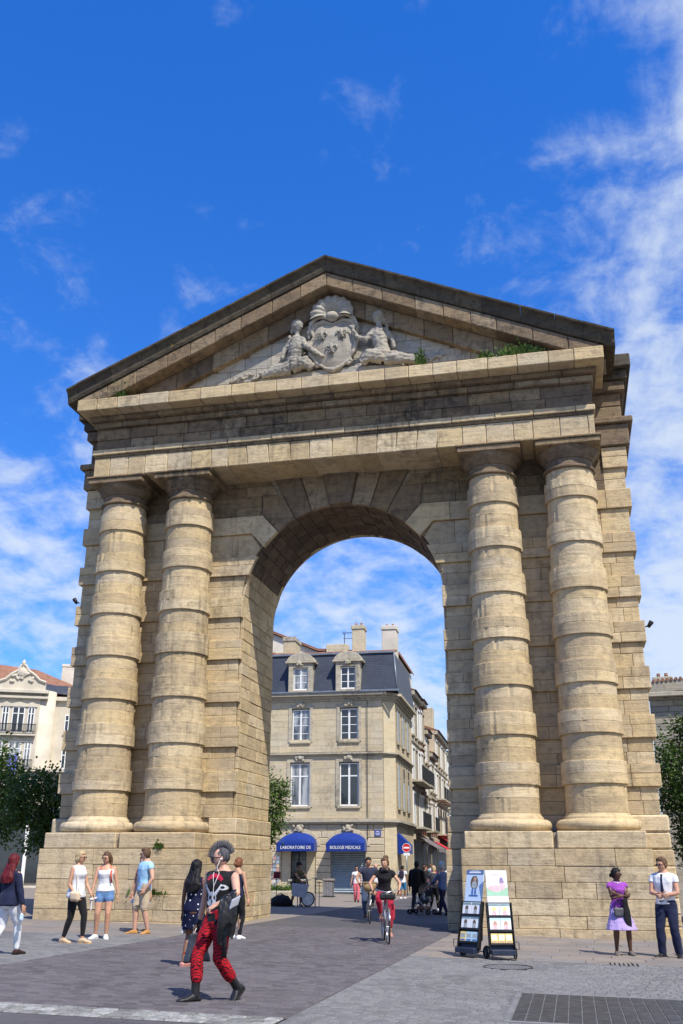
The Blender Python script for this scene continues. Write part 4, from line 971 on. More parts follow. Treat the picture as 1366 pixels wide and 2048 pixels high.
# ---- ornate white house at the left
wh = thing('white_house', 'ornate white corner house with curved gable and red tiled roof', 'building', (-42.9, 59.5, 0), R(26))
M['wh'] = plain('white_stone', (.53, .475, .38), .85, .1, .8, bump=.25, obj=False)
MB().box(-14, -.9, 0, 10, -1, 17.6).box(-.9, 5.2, 1.6, 10, -1, 17.0).build('wall', M['wh'], wh)
MB().lathe([(.0, -1), (1.25, -1), (1.25, 17.4), (.0, 17.4)], 20, (-.75, 1.3, 0)).build('corner_turret', M['wh'], wh, True)
gk = lambda x: -.55 + (x + 2.0) * .52
gp = [(gk(x), z) for x, z in [(-10.4, 17.2), (-2.0, 17.2), (-2.0, 18.1), (-3.2, 18.3), (-4.2, 18.8), (-5.4, 19.2), (-6.0, 19.7), (-6.8, 19.7), (-7.2, 19.2), (-8.4, 18.8), (-9.4, 18.3), (-10.4, 18.1)]]
MB().prism(gp, -.28, .5, .05).build('gable', M['wh'], wh)
mb = MB().tube([(p[0], -.32, p[1]) for p in gp[2:]], .16, 6).box(-14, -.2, -.55, .2, 17.0, 17.35, .04).box(-14, -.2, -.35, .2, 16.5, 16.75, .03).box(-1, 5.4, 1.2, 1.8, 16.6, 17.0, .04).box(-14, 5.3, -.28, 1.5, 9.6, 9.9, .03); mb.build('moulding', M['wh'], wh)
mb = MB().ell((gk(-6.4), -.35, 19.0), (.5, .25, .5), 10, 6).ell((gk(-6.4), -.3, 19.9), (.22, .25, .4), 8, 6)
for k in range(12): mb.ell((gk(-6.4) + 1.0 * math.cos(k), -.35, 18.5 + .4 * math.sin(k * 1.7)), (.2, .14, .18), 6, 4)
wrinkle(remesh(mb, .09, 1), .06, (5, 5, 5)).build('carved_ornament', M['wh'], wh, True)
MB().add([(-13, .4, 17.5), (5, 2.0, 17.2), (5, 10, 17.2), (-13, 10, 17.5), (-7, 5, 20.8), (-2, 5.6, 20.4)], [(0, 1, 5, 4), (1, 2, 5), (2, 3, 4, 5), (3, 0, 4)]).build('roof', M['rooftile'], wh)
MB().add([(-13, -.1, 17.36), (-1.2, -.1, 17.36), (.6, 1.5, 17.36), (5, 1.7, 17.1), (4.6, 2.4, 18.2), (.2, 2.3, 18.3), (-1.6, .9, 18.4), (-13, .9, 18.4)], [(0, 1, 6, 7), (1, 2, 5, 6), (2, 3, 4, 5)]).build('slate_skirt', M['slate'], wh)
for fl in range(5):
    z0 = 13.2 - fl * 3.35
    for q, (xc, w) in enumerate(((gk(-8.7), .62), (gk(-6.4), 1.15), (gk(-4.1), .62), (gk(-13.5), .9))):
        window(wh, xc, z0, z0 + 2.5, w, -.03, 2, sill=True, glass='glass_curtain' if fl % 2 else 'glass', fw=.08, transom=.75, recess=-.02)
        MB().prism([(xc - w / 2 - .2, z0 + 2.5), (xc + w / 2 + .2, z0 + 2.5), (xc + w / 2 + .1, z0 + 2.8), (xc, z0 + 3.0), (xc - w / 2 - .1, z0 + 2.8)], -.12, .05, .02).build('lintel', M['wh'], wh)
    if fl < 4:
        bl = MB().box(-4.65, -1.05, -.5, 0, z0 - .28, z0 - .14, .02).build('balcony', M['wh'], wh); rl = MB().box(-4.65, -1.05, -.48, -.44, z0 + .78, z0 + .85)
        for p_ in range(40): x = -4.65 + p_ * 3.6 / 39; rl.box(x - .02, x + .02, -.47, -.45, z0 - .14, z0 + .78)
        rl.build('railing', M['rail'], bl)
    for xc in (1.9,): window(wh, xc, z0 + .2, z0 + 2.1, .8, 1.57, 2, fw=.08, glass='glass', transom=.7, recess=-.02)
MB().box(-3.35, -2.45, -.56, -.52, 9.2, 11.1).build('hung_cloth', cloth('violet_cloth', (.16, .16, .55)), wh)
chimney(wh, 2.6, 6.0, 4.2, 1.4, 17.0, 21.2, M['offwhite']); chimney(wh, -9.5, 7.5, 2.4, 1.2, 18.0, 22.0, M['offwhite'])
# shop row at street level under the trees, far left
sr_ = thing('shop_row', 'low glazed shop row with white posts behind the street trees', 'building', (-26, 26, .1), R(20))
MB().box(-16, 12, .3, 6, -1, 4.6).build('wall', M['offwhite'], sr_)
for k in range(13):
    x = -15.5 + k * 2.1; MB().box(x + .12, x + 1.95, .2, .28, .25, 3.4).build('shop_window', M['glass'] if k % 3 else plain('blue_poster_%d' % k, (.03, .12, .35), .4, .5, 2), sr_)
    MB().box(x - .1, x + .1, .1, .34, -1, 3.8, .02).build('post', M['white_paint'], sr_)
MB().box(-16, 12, .0, .4, 3.6, 4.4, .03).build('fascia', M['zinc'], sr_)

# ---- rubble-stone house at the right
ru = thing('stone_house', 'rough grey stone house with tiled roof beside the right-hand tree', 'building', (10.4, 18, -.4), R(-6))
M['rubble'] = stone('rubble_stone', [(.36, .335, .275), (.31, .29, .24), (.40, .37, .30), (.28, .265, .225)], stain=(.18, .165, .14), stain_amt=.5, grime_amt=.45, streak=.5)
MB().box(-.3, 16, .1, 12, -1, 9.0).build('wall', M['rubble'], ru)
wall_blocks(ru, -.35, 3.4, 4.0, 9.0, [], 0.0, .27, .75, M['rubble'], thick=.12, bev=.02, gap=.006)
MB().add([(-.5, -.35, 9.0), (16, -.35, 9.9), (16, -.35, 10.4), (-.5, -.35, 9.5), (-.5, 6, 9.62), (16, 6, 10.6)], [(0, 1, 2, 3), (3, 2, 5, 4), (0, 3, 4)]).build('parapet', M['rubble'], ru)
MB().box(-.5, 16, -.42, -.2, 8.85, 9.04, .02).build('eave', M['limestone_trim'], ru)
chimney(ru, .3, 3, .8, .8, 9.5, 10.3, M['limestone'])
rb = MB(); 
for k in range(40): x = -.45 + k * .19; rb.tube([(x, -.40, 9.52 + .054 * (x + .5)), (x, 2.5, 9.62 + .054 * (x + .5))], .075, 6)
rb.build('tile_row', M['rooftile'], ru)
# ------------------------------------------------------------------ trees and plants
def leafmat(name, a, b, c):
    t = NT(name); g = t.n('ShaderNodeNewGeometry').outputs['Random Per Island']
    col = t.ramp(g, [(0, a), (.45, b), (.85, c)]); m_ = t.fin(col, .55, .3)
    t.bsdf.inputs['Subsurface Weight'].default_value = 0.0
    tr = t.n('ShaderNodeBsdfTranslucent'); t.set(tr.inputs[0], t.mix(.5, col, (.10, .16, .02))); mx = t.n('ShaderNodeMixShader', {0: .28})
    out = t.N['Material Output']; t.L.new(t.bsdf.outputs[0], mx.inputs[1]); t.L.new(tr.outputs[0], mx.inputs[2]); t.L.new(mx.outputs[0], out.inputs[0]); return m_
M['leaf'] = leafmat('leaf', (.020, .045, .010), (.040, .085, .016), (.085, .14, .028))
M['leaf_light'] = leafmat('leaf_light', (.035, .075, .014), (.065, .125, .022), (.13, .19, .04))
M['bark'] = plain('bark', (.085, .068, .052), .9, .3, 8, bump=.8)
def leaf_at(mb, p, d, up, s_):
    d = d.normalized(); w = d.cross(up); w = w.normalized() if w.length > 1e-4 else d.orthogonal().normalized(); n = w.cross(d)
    a, b_, c, e = p, p + d * s_ * .5 + w * s_ * .36 + n * s_ * .08, p + d * s_, p + d * s_ * .5 - w * s_ * .36 + n * s_ * .08
    mb.add([a, b_, c, e], [(0, 1, 2), (0, 2, 3)])
def tree(label, loc, th, cc, cr, nleaf, ls, mat, seed, group='street trees', clumps=70, trunk_r=.10):
    g = random.Random(seed); t = thing('street_tree', label, 'tree', loc, 0, group)
    tk = MB(); top = Vector((cc[0] * .6, cc[1] * .6, cc[2]))
    tk.tube([(0, 0, -.1), (.01, .0, th * .4), (.03, .02, th * .8), top], [trunk_r * 1.3, trunk_r, trunk_r * .85, trunk_r * .3], 9)
    cl = []
    for k in range(clumps):
        while True:
            v = Vector((g.uniform(-1, 1), g.uniform(-1, 1), g.uniform(-1, 1)))
            if .25 < v.length < 1: break
        v = v.normalized() * (v.length ** .45) * g.uniform(.82, 1.08); p = Vector((cc[0] + v.x * cr[0], cc[1] + v.y * cr[1], cc[2] + v.z * cr[2])); cl.append((p, g.uniform(.13, .24) * min(cr)))
        if k % 5 == 0: tk.tube([(.03, .02, th * g.uniform(.75, 1.05)), (p * .5 + Vector((0, 0, cc[2] * .45))), p], [trunk_r * .4, trunk_r * .22, trunk_r * .06], 5)
    tk.build('trunk', M['bark'], t, True)
    lf = MB()
    for k in range(nleaf):
        c, r_ = cl[k % clumps]; o = Vector((g.gauss(0, 1), g.gauss(0, 1), g.gauss(0, .8))) * r_; p = c + o
        d = (o.normalized() + Vector((g.uniform(-.7, .7), g.uniform(-.7, .7), g.uniform(-.9, .3)))); leaf_at(lf, p, d, Vector((g.uniform(-.5, .5), g.uniform(-.5, .5), 1)), ls * g.uniform(.7, 1.3))
    lf.build('crown', mat, t); return t
def G3(x, y): return (x, y, ground(x, y))
tree('rounded dark street tree standing next to the left pier', G3(-11.6, 5.2), 2.0, (-.1, 0, 3.1), (1.25, 1.3, 1.35), 9000, .13, M['leaf'], 1)
tree('taller street tree in front of the glazed shop row', G3(-15.3, 6.6), 2.2, (.2, 0, 3.6), (1.5, 1.5, 1.8), 9000, .14, M['leaf_light'], 2)
tree('light green street tree beside the busker, half hidden by the left pier', G3(-8.9, 20.5), 2.4, (.0, 0, 4.15), (1.55, 1.5, 1.75), 9000, .15, M['leaf_light'], 3)
tree('dense dark green tree beside the rough stone house', G3(10.9, 8.6), 1.5, (.2, 0, 4.1), (1.75, 1.7, 2.75), 14000, .15, M['leaf'], 4)
tree('street tree further back behind the glazed shop corner', G3(-21, 15), 2.4, (0, 0, 4.4), (1.9, 1.9, 1.9), 6000, .2, M['leaf'], 5)
def tuft(label, p, r_, n, ls, mat='leaf_light', hang=.2, seed=1):
    g = random.Random(seed); mb = MB()
    for k in range(n):
        o = Vector((g.gauss(0, r_[0]), g.gauss(0, r_[1]), abs(g.gauss(0, r_[2])))); d = Vector((o.x, o.y - .2, g.uniform(.2, 1.0))); leaf_at(mb, o - Vector((0, 0, .03)), d, Vector((g.uniform(-.4, .4), -1, .3)), ls * g.uniform(.6, 1.4))
    o_ = thing('weed_tuft', label, 'weed', p, 0, None); mb.build('leaves', M[mat], o_)
    MB().tube([(0, 0, -.05), (.02, -.01, r_[2] * 1.2)], [.012, .004], 5).build('stem', M['bark'], o_)
s9 = S
tuft('bright green weeds sprouting along the right half of the cornice ledge', (6.15 * s9, -2.1 * s9, 16.47 * s9), (.27, .09, .15), 480, .10, seed=1)
tuft('smaller weed clump growing on the cornice ledge below the raking cornice', (5.15 * s9, -2.05 * s9, 16.47 * s9), (.10, .07, .11), 130, .09, seed=2)
tuft('upright weed growing before the carved panel stones', (3.1 * s9, -2.0 * s9, 16.5 * s9), (.07, .06, .26), 220, .08, seed=3)
tuft('sparse weed at the foot of the left raking cornice', (-7.25 * s9, -2.1 * s9, 16.47 * s9), (.12, .07, .3), 300, .08, seed=4)
tuft('grass tuft growing from a joint in the left plinth', (-5.15 * s9, -1.80 * s9, .74 * s9), (.22, .03, .05), 220, .08, seed=5)
tuft('small fern on the ledge of the left plinth below the column base', (-4.9 * s9, -1.80 * s9, 1.98 * s9), (.06, .03, .06), 90, .07, seed=6)
# ------------------------------------------------------------------ street objects
M['black_metal'] = plain('black_metal', (.02, .02, .022), .45, .25, 6, metal=.4, bump=.1)
M['navy_plastic'] = plain('navy_plastic', (.018, .026, .05), .5, .2, 6); M['rubber'] = plain('rubber', (.018, .017, .017), .8, .2, 8)
M['steel'] = plain('steel', (.42, .43, .44), .35, .1, 6, metal=.85, bump=.05)
M['paper_white'] = plain('paper_white', (.72, .73, .75), .5, .04, 3, bump=0); M['paper_blue'] = plain('paper_paleblue', (.48, .60, .75), .5, .05, 2, bump=0)
def pr(name, c): return plain(name, c, .5, .12, 14, bump=0)
P = dict(navy=pr('print_navy', (.10, .16, .30)), brown=pr('print_brown', (.12, .08, .05)), skin=pr('print_skin', (.45, .27, .19)), grey=pr('print_grey', (.33, .36, .36)), blue=pr('print_blue', (.07, .14, .36)), green=pr('print_green', (.30, .50, .36)), pink=pr('print_pink', (.75, .42, .45)), violet=pr('print_violet', (.25, .19, .33)), yellow=pr('print_yellow', (.75, .58, .22)), sky=pr('print_sky', (.42, .62, .74)), teal=pr('print_teal', (.20, .30, .32)))
def disc(mb, cx, cz, rx, rz, y, n=14, wob=0.0, seed=0):
    g = random.Random(seed); pts = [(cx + rx * (1 + g.uniform(-wob, wob)) * math.cos(2 * math.pi * i / n), cz + rz * (1 + g.uniform(-wob, wob)) * math.sin(2 * math.pi * i / n)) for i in range(n)]
    return mb.prism(pts, y, y + .0008)
def cart(label, loc, rot, kind):
    t = thing('magazine_cart', label, 'cart', loc, rot, None); L_ = R(13); Mx = Matrix.Translation((0, 0, .16)) @ Matrix.Rotation(-L_, 4, 'X')
    pb = lambda mb, nm, mat, par=t, sm=False: mb.xf(Mx).build(nm, mat, par, sm)
    back = pb(MB().box(-.215, .215, .0, .035, .0, .80, .008), 'back_panel', M['navy_plastic'])
    for sx in (-1, 1): pb(MB().box(*sorted((sx * .215, sx * .232)), -.07, .04, -.02, .80, .005), 'side_rail', M['black_metal'])
    # poster board
    w = .195; z0, z1 = .80, 1.36
    po = pb(MB().box(-w, w, -.01, .012, z0, z1, .004), 'poster', M['paper_blue'] if kind == 0 else M['paper_white'])
    y = -.0125
    if kind == 0:
        pb(MB().box(-w, w, y, y + .002, z1 - .085, z1 - .001), 'print', P['navy'], po)
        pb(MB().box(-.13, .13, y - .001, y, z1 - .058, z1 - .034).box(-.09, .09, y - .001, y, z1 - .026, z1 - .017), 'print', M['paper_white'], po)
        pb(disc(MB(), .0, 1.13, .085, .125, y + .001, 16, .12, 3), 'print', P['brown'], po); pb(disc(MB(), .0, 1.09, .06, .075, y, 12, .1, 4), 'print', P['grey'], po)
        pb(disc(MB(), .01, 1.19, .032, .042, y, 12), 'print', P['skin'], po); pb(disc(disc(MB(), -.03, .97, .022, .075, y), .035, .97, .022, .075, y), 'print', P['blue'], po)
        pb(MB().box(-.10, .10, y, y + .001, .885, .915), 'print', P['blue'], po)
    else:
        pb(MB().box(-w, w, y, y + .002, .915, 1.06), 'print', P['green'], po); pb(disc(MB(), -.02, 1.045, .15, .055, y - .0005, 16, .1, 2), 'print', P['pink'], po)
        pb(disc(MB(), .09, 1.16, .045, .085, y, 14, .12, 8), 'print', P['violet'], po); pb(disc(MB(), .10, 1.09, .06, .05, y - .0004, 14, .15, 8), 'print', P['pink'], po)
        pb(MB().box(-.12, .10, y, y + .001, 1.285, 1.297).box(-.12, .04, y, y + .001, 1.262, 1.272), 'print', P['pink'], po)
    for k, (z0, z1) in enumerate(((.565, .775), (.325, .535), (.10, .27))):
        sh = pb(MB().box(-.205, .205, -.055, -.001, z0 - .025, z0 - .006, .003).box(-.205, .205, -.058, -.05, z0 - .025, z0 + .012, .002), 'shelf', M['black_metal'])
        n = 2 if k < 2 else 3
        for q in range(n):
            xx0, xx1 = -.195 + q * .39 / n + .003, -.195 + (q + 1) * .39 / n - .003; base = (M['paper_white'], M['paper_white'], P['yellow'] if q == 0 or kind else P['sky'])[k]
            mg = pb(MB().box(xx0, xx1, -.045, -.02, z0, z1, .003), 'magazine', base); xc = (xx0 + xx1) / 2; yy = -.0462
            if k < 2:
                pb(MB().box(xx0 + .004, xx1 - .004, yy, yy + .001, z1 - .045, z1 - .004), 'print', P['teal'] if kind == 0 or k == 0 else P['sky'], mg)
                pb(disc(MB(), xc, z0 + .105, .034, .05, yy, 12, .12, q + 5), 'print', P['brown'] if kind == 0 else (P['yellow'] if k == 0 else P['skin']), mg); pb(disc(MB(), xc, z0 + .05, .036, .045, yy - .0003, 12, .1, q), 'print', P['grey'] if kind == 0 else P['pink'], mg)
                pb(MB().box(xc - .035, xc + .035, yy, yy + .001, z0 + .004, z0 + .022), 'print', P['blue'] if kind == 0 else P['violet'], mg)
            else: pb(MB().box(xx0 + .015, xx1 - .015, yy, yy + .001, z0 + .07, z1 - .03), 'print', P['grey'] if kind == 0 else M['paper_white'], mg); pb(MB().box(xx0 + .015, xx1 - .015, yy, yy + .001, z0 + .02, z0 + .045), 'print', P['blue'] if kind == 0 else P['skin'], mg)
    MB().box(-.215, .215, -.16, .02, .085, .175, .012).build('base', M['navy_plastic'], t)
    for sx in (-1, 1):
        MB().tube([(sx * .2, -.15, .09), (sx * .2, -.15, .01), (sx * .12, -.15, .01)], .01, 6).build('foot', M['black_metal'], t, True)
        wl = MB().torus((sx * .26, .17, .105), .082, .024, 'X', 24, 8).build('wheel', M['rubber'], t, True); MB().lathe([(.0, -.018), (.06, -.018), (.065, 0), (.06, .018), (.0, .018)], 16).xf(Matrix.Translation((sx * .26, .17, .105)) @ Matrix.Rotation(R(90), 4, 'Y')).build('hub', M['steel'], wl, True)
    MB().tube([(-.26, .17, .105), (.26, .17, .105)], .012, 6).build('axle', M['steel'], t, True)
    MB().tube([(-.16, .05, .2), (-.16, .19, .3), (-.16, .24, .9), (.16, .24, .9), (.16, .19, .3), (.16, .05, .2)], .012, 6).build('handle', M['black_metal'], t, True)
    MB().box(-.12, .12, .06, .17, .12, .45, .03).build('storage_bag', plain('bag_blue', (.04, .09, .25), .7), t)
    sd_ = -1 if kind == 0 else 1
    MB().tube([(sd_ * .235, -.05, .30), (sd_ * .29, -.07, .30), (sd_ * .29, -.07, .18), (sd_ * .235, -.05, .18)], .008, 6).build('side_handle', M['black_metal'], t, True)
    return t
cart('navy magazine cart with pale blue poster of a long-haired figure', G3(4.27, -8.05), R(-30), 0)
cart('navy magazine cart with white poster showing pink and green landscape', G3(4.88, -8.30), R(14), 1)
# litter bin
lb = thing('litter_bin', 'grey slatted litter bin before the roller shutter', 'bin', G3(-6.16, 24.48))
MB().box(-.24, .24, -.24, .24, .03, .74, .03).build('body', plain('bin_grey', (.13, .13, .14), .6), lb); MB().box(-.29, .29, -.29, .29, .75, .88, .04).build('lid', plain('bin_lid', (.20, .17, .16), .6), lb); MB().box(-.30, .30, -.30, .30, 0, .04, .01).build('base', M['iron'], lb)
for k in range(5): MB().box(-.22 + k * .092, -.15 + k * .092, -.262, -.238, .06, .72, .006).build('slat', plain('bin_slat', (.22, .22, .235), .5) if k == 0 else bpy.data.materials['bin_slat'], lb)
# no-entry sign
ne = thing('no_entry_sign', 'round red no entry sign with white bar on a pole', 'road sign', G3(-3.05, 30.6), .1)
MB().tube([(0, 0, 0), (0, 0, 2.75)], .035, 8).build('pole', M['steel'], ne, True)
MB().lathe([(0, 0), (.24, 0), (.24, .02), (0, .02)], 28).xf(Matrix.Translation((0, -.04, 2.55)) @ Matrix.Rotation(R(90), 4, 'X')).build('disc', plain('sign_red', (.55, .015, .02), .4, .05), ne)
MB().torus((0, -.065, 2.55), .235, .012, 'Y', 28, 6).build('rim', M['white_paint'], ne, True); MB().box(-.165, .165, -.072, -.062, 2.51, 2.60).build('bar', M['white_paint'], ne)
MB().box(-.18, .18, -.05, -.03, 2.12, 2.28, .01).build('plate', M['white_paint'], ne)
# planter and postcard rack below the light green tree
pl = thing('planter', 'low stone planter with clipped green ground cover', 'planter', G3(-7.6, 17.0), TH)
MB().box(-2.2, 1.6, -.6, .6, -.1, .42, .03).build('box', M['limestone_trim'], pl); lf = MB(); g_ = random.Random(5)
for k in range(2600): leaf_at(lf, Vector((g_.uniform(-2.1, 1.5), g_.uniform(-.55, .55), .40 + abs(g_.gauss(0, .09)))), Vector((g_.uniform(-1, 1), g_.uniform(-1, 1), .8)), Vector((0, 0, 1)), .09)
lf.build('leaves', M['leaf_light'], pl)
rk = thing('postcard_rack', 'tall revolving postcard rack by the house wall', 'display rack', G3(-8.3, 22.0))
MB().tube([(0, 0, 0), (0, 0, 1.95)], .03, 8).build('pole', M['steel'], rk, True); MB().lathe([(.0, 0), (.26, 0), (.24, .04), (0, .05)], 16).build('foot', M['iron'], rk)
cc_ = [(.6, .6, .62), (.35, .45, .55), (.55, .3, .3), (.25, .3, .45), (.6, .5, .35)]; cm = [pr('card_%d' % i, c) for i, c in enumerate(cc_)]
for k in range(9):
    for q in range(3): MB().box(-.26 + q * .175, -.11 + q * .175, -.17, -.16, .3 + k * .18, .44 + k * .18).build('card', cm[(k * 2 + q) % 5], rk)
# busker's kit
dk = thing('drum_kit', 'busker drum kit with white-faced bass drum and cymbals', 'drum kit', G3(-3.85, 11.5), R(10))
bd = MB().lathe([(.0, -.2), (.25, -.2), (.25, .2), (0, .2)], 28).xf(Matrix.Translation((0, 0, .29)) @ Matrix.Rotation(R(90), 4, 'X')).build('bass_drum', plain('drum_dark', (.05, .02, .02), .4), dk); autosmooth(bd)
MB().lathe([(0, 0), (.222, 0), (.222, .008), (0, .012)], 28).xf(Matrix.Translation((0, -.205, .29)) @ Matrix.Rotation(R(90), 4, 'X')).build('drum_head', plain('drum_white', (.66, .66, .66), .5), bd)
MB().torus((0, -.2, .29), .25, .018, 'Y', 28, 6).build('hoop', M['black_metal'], bd, True)
for sx in (-1, 1): MB().tube([(sx * .22, -.1, .3), (sx * .30, -.32, .0)], .014, 6).build('leg', M['steel'], dk, True)
sn = MB().lathe([(0, 0), (.17, 0), (.17, .14), (0, .14)], 20).xf(Matrix.Translation((-.42, .1, .62))).build('snare_drum', plain('snare_white', (.5, .52, .55), .4), dk); MB().tube([(-.42, .1, 0), (-.42, .1, .62)], .015, 6).build('stand', M['black_metal'], dk, True)
for x, z, tl in ((.28, 1.02, .18), (-.05, .96, -.15), (.42, .88, .1)):
    c_ = MB().lathe([(.0, .035), (.03, .03), (.19, .0), (.19, -.004), (.0, .02)], 24).xf(Matrix.Translation((x, .05, z)) @ Matrix.Rotation(tl, 4, 'Y')).build('cymbal', plain('bronze', (.20, .16, .09), .35, metal=.7) if 'bronze' not in bpy.data.materials else bpy.data.materials['bronze'], dk, True)
    MB().tube([(x, .05, 0), (x, .05, z)], .012, 6).build('stand', M['black_metal'], dk, True)
MB().add([(-.62, -.25, .86), (.05, -.25, .80), (.10, .0, .80), (-.62, .0, .86), (-.60, -.27, .40), (-.1, -.27, .34)], [(0, 1, 2, 3), (0, 4, 5, 1)]).build('draped_cloth', cloth('kit_cloth', (.42, .44, .50)), dk)
ms = thing('music_stand', 'thin stand carrying a dark red box behind the busker', 'music stand', G3(-5.25, 11.9)); MB().tube([(0, 0, 0), (0, 0, 1.0)], .014, 6).build('pole', M['black_metal'], ms, True); MB().box(-.12, .14, -.08, .08, 1.0, 1.24, .02).build('box', plain('dark_red', (.17, .015, .02), .5), ms)
for sx in (0, 120, 240): MB().tube([(0, 0, .25), (.22 * math.cos(R(sx)), .22 * math.sin(R(sx)), 0)], .01, 5).build('leg', M['black_metal'], ms, True)
def lump(label, loc, r_, mat, seed):
    mb = MB().ell((0, 0, r_[2] * .75), r_, 14, 8).ell((r_[0] * .5, 0, r_[2] * .55), (r_[0] * .6, r_[1] * .8, r_[2] * .7), 12, 8); b_ = wrinkle(remesh(mb, .03, 2), .04, (6, 6, 6), seed); b_.v = [(p[0], p[1], max(p[2], 0)) for p in b_.v]
    t = thing('duffel_bag', label, 'bag', loc, 0, None); b_.build('bag_body', mat, t, True); MB().tube([(-r_[0] * .5, -.05, r_[2] * 1.5), (0, -.1, r_[2] * 1.95), (r_[0] * .5, -.05, r_[2] * 1.5)], .018, 6).build('strap', M['black_metal'], t, True)
lump('black duffel bag lying on the ground beside the drum kit', G3(-4.95, 11.6), (.42, .3, .24), cloth('bag_black', (.02, .02, .024)), 1); lump('dark maroon bundle on the ground near the left pier', G3(-5.75, 12.0), (.38, .3, .18), cloth('bag_maroon', (.06, .025, .03)), 2)
# dark lamps on the gate's flanks
for sx, z in ((-1, 10.0), (1, 8.25)):
    fl = thing('wall_lamp', 'small dark spotlight on the %s flank of the gate' % ('left' if sx < 0 else 'right'), 'lamp', (sx * 9.3 * S, .25, z * S)); MB().tube([(0, 0, 0), (sx * .10, 0, .05)], .02, 6).build('bracket', M['black_metal'], fl, True); MB().lathe([(.0, -.11), (.045, -.10), (.07, .08), (.06, .09), (.0, .09)], 14).xf(Matrix.Translation((sx * .13, -.03, .07)) @ Matrix.Rotation(sx * R(35), 4, 'Y')).build('housing', M['black_metal'], fl, True)
# ------------------------------------------------------------------ people
def skinmat(name, c):
    t = NT(name); p = t.pos(obj=True); col = t.mix(t.rng(t.noise(p, 9, 4, .6), .35, .7), tuple(x * .88 for x in c), (min(1, c[0] * 1.1), c[1] * 1.02, c[2]))
    m_ = t.fin(col, .5, .35); t.bsdf.inputs['Subsurface Weight'].default_value = .08; t.bsdf.inputs['Subsurface Radius'].default_value = (.01, .004, .002); return m_
def hairmat(name, c):
    t = NT(name); nz = t.noise(t.pos((60, 60, 6), obj=True), 1.0, 4, .6, .4); col = t.mix(t.rng(nz, .35, .65), tuple(x * .55 for x in c), tuple(min(1, x * 1.35) for x in c))
    t.bump(nz, .6, .01); return t.fin(col, .62, .25)
SK = dict(fair=skinmat('skin_fair', (.56, .33, .235)), tan=skinmat('skin_tan', (.50, .28, .18)), brown=skinmat('skin_brown', (.21, .105, .062)), dark=skinmat('skin_dark', (.10, .048, .03)), olive=skinmat('skin_olive', (.42, .235, .15)))
HR = dict(blonde=hairmat('hair_blonde', (.42, .32, .18)), brown=hairmat('hair_brown', (.10, .055, .03)), dark=hairmat('hair_dark', (.016, .013, .012)), black=hairmat('hair_black', (.008, .007, .008)), red=hairmat('hair_red', (.10, .008, .012)), grey=hairmat('hair_grey', (.45, .44, .42)), auburn=hairmat('hair_auburn', (.17, .065, .03)), steel=hairmat('hair_steel', (.06, .06, .07)))
CL = {}
def C_(n, c, **k):
    if n not in CL: CL[n] = cloth('cloth_' + n, c, **k)
    return CL[n]
M['lens'] = plain('dark_lens', (.01, .01, .012), .12, .1, 5, spec=.7, bump=0); M['eye_white'] = plain('eye_white', (.7, .68, .65), .3, .02, bump=0); M['iris'] = plain('iris', (.03, .02, .015), .2, .1, bump=0); M['lip'] = plain('lip', (.36, .12, .10), .5, .1)
M['leather'] = plain('black_leather', (.016, .016, .018), .38, .3, 10, bump=.4)
def lerp(a, b, t): return a + (b - a) * t
def interp(tab, t):
    if t <= tab[0][0]: return tab[0][1:]
    for i in range(len(tab) - 1):
        if t <= tab[i + 1][0]:
            k = (t - tab[i][0]) / (tab[i + 1][0] - tab[i][0]); k = k * k * (3 - 2 * k) * .5 + k * .5
            return tuple(lerp(a, b, k) for a, b in zip(tab[i][1:], tab[i + 1][1:]))
    return tab[-1][1:]
TORSO = {'m': [(-.075, .062, .052, .0), (-.03, .094, .068, .004), (.03, .092, .066, .002), (.09, .086, .060, -.002), (.15, .094, .064, -.004), (.215, .107, .071, -.002), (.262, .110, .064, .004), (.292, .086, .050, .010), (.312, .050, .040, .012), (.335, .036, .036, .010)],
         'f': [(-.075, .064, .054, .0), (-.03, .101, .072, .008), (.03, .095, .066, .004), (.095, .071, .053, -.002), (.15, .078, .057, -.004), (.205, .090, .073, -.012), (.250, .091, .058, -.002), (.288, .072, .044, .008), (.310, .040, .034, .010), (.335, .029, .031, .008)]}
def ik(A, T, l1, l2, pole):
    d = T - A; L_ = min(d.length, (l1 + l2) * .998); d = d.normalized(); T = A + d * L_
    a = (l1 * l1 - l2 * l2 + L_ * L_) / (2 * L_); h_ = math.sqrt(max(0, l1 * l1 - a * a)); p = pole - d * pole.dot(d); p = p.normalized() if p.length > 1e-5 else d.orthogonal().normalized()
    return A + d * a + p * h_, T
def limb(mb, pts, rad, n=10, inf=0.0, extra=0):
    """smooth tapered limb through the joints"""
    P_ = [Vector(p) for p in pts]; out = []; rr = []
    for i in range(len(P_) - 1):
        p0, p1, p2, p3 = P_[max(i - 1, 0)], P_[i], P_[i + 1], P_[min(i + 2, len(P_) - 1)]
        for k in range(4):
            t = k / 4; out.append(.5 * ((2 * p1) + (p2 - p0) * t * .55 + (2 * p0 * .55 - 5 * p1 + .0 * p2) * 0) if False else p1.lerp(p2, t)); rr.append(lerp(rad[i], rad[i + 1], t) + inf)
    out.append(P_[-1]); rr.append(rad[-1] + inf)
    mb.tube(out, rr, n)
    mb.ell(out[0], rr[0], 8, 6); mb.ell(out[-1], rr[-1], 8, 6)
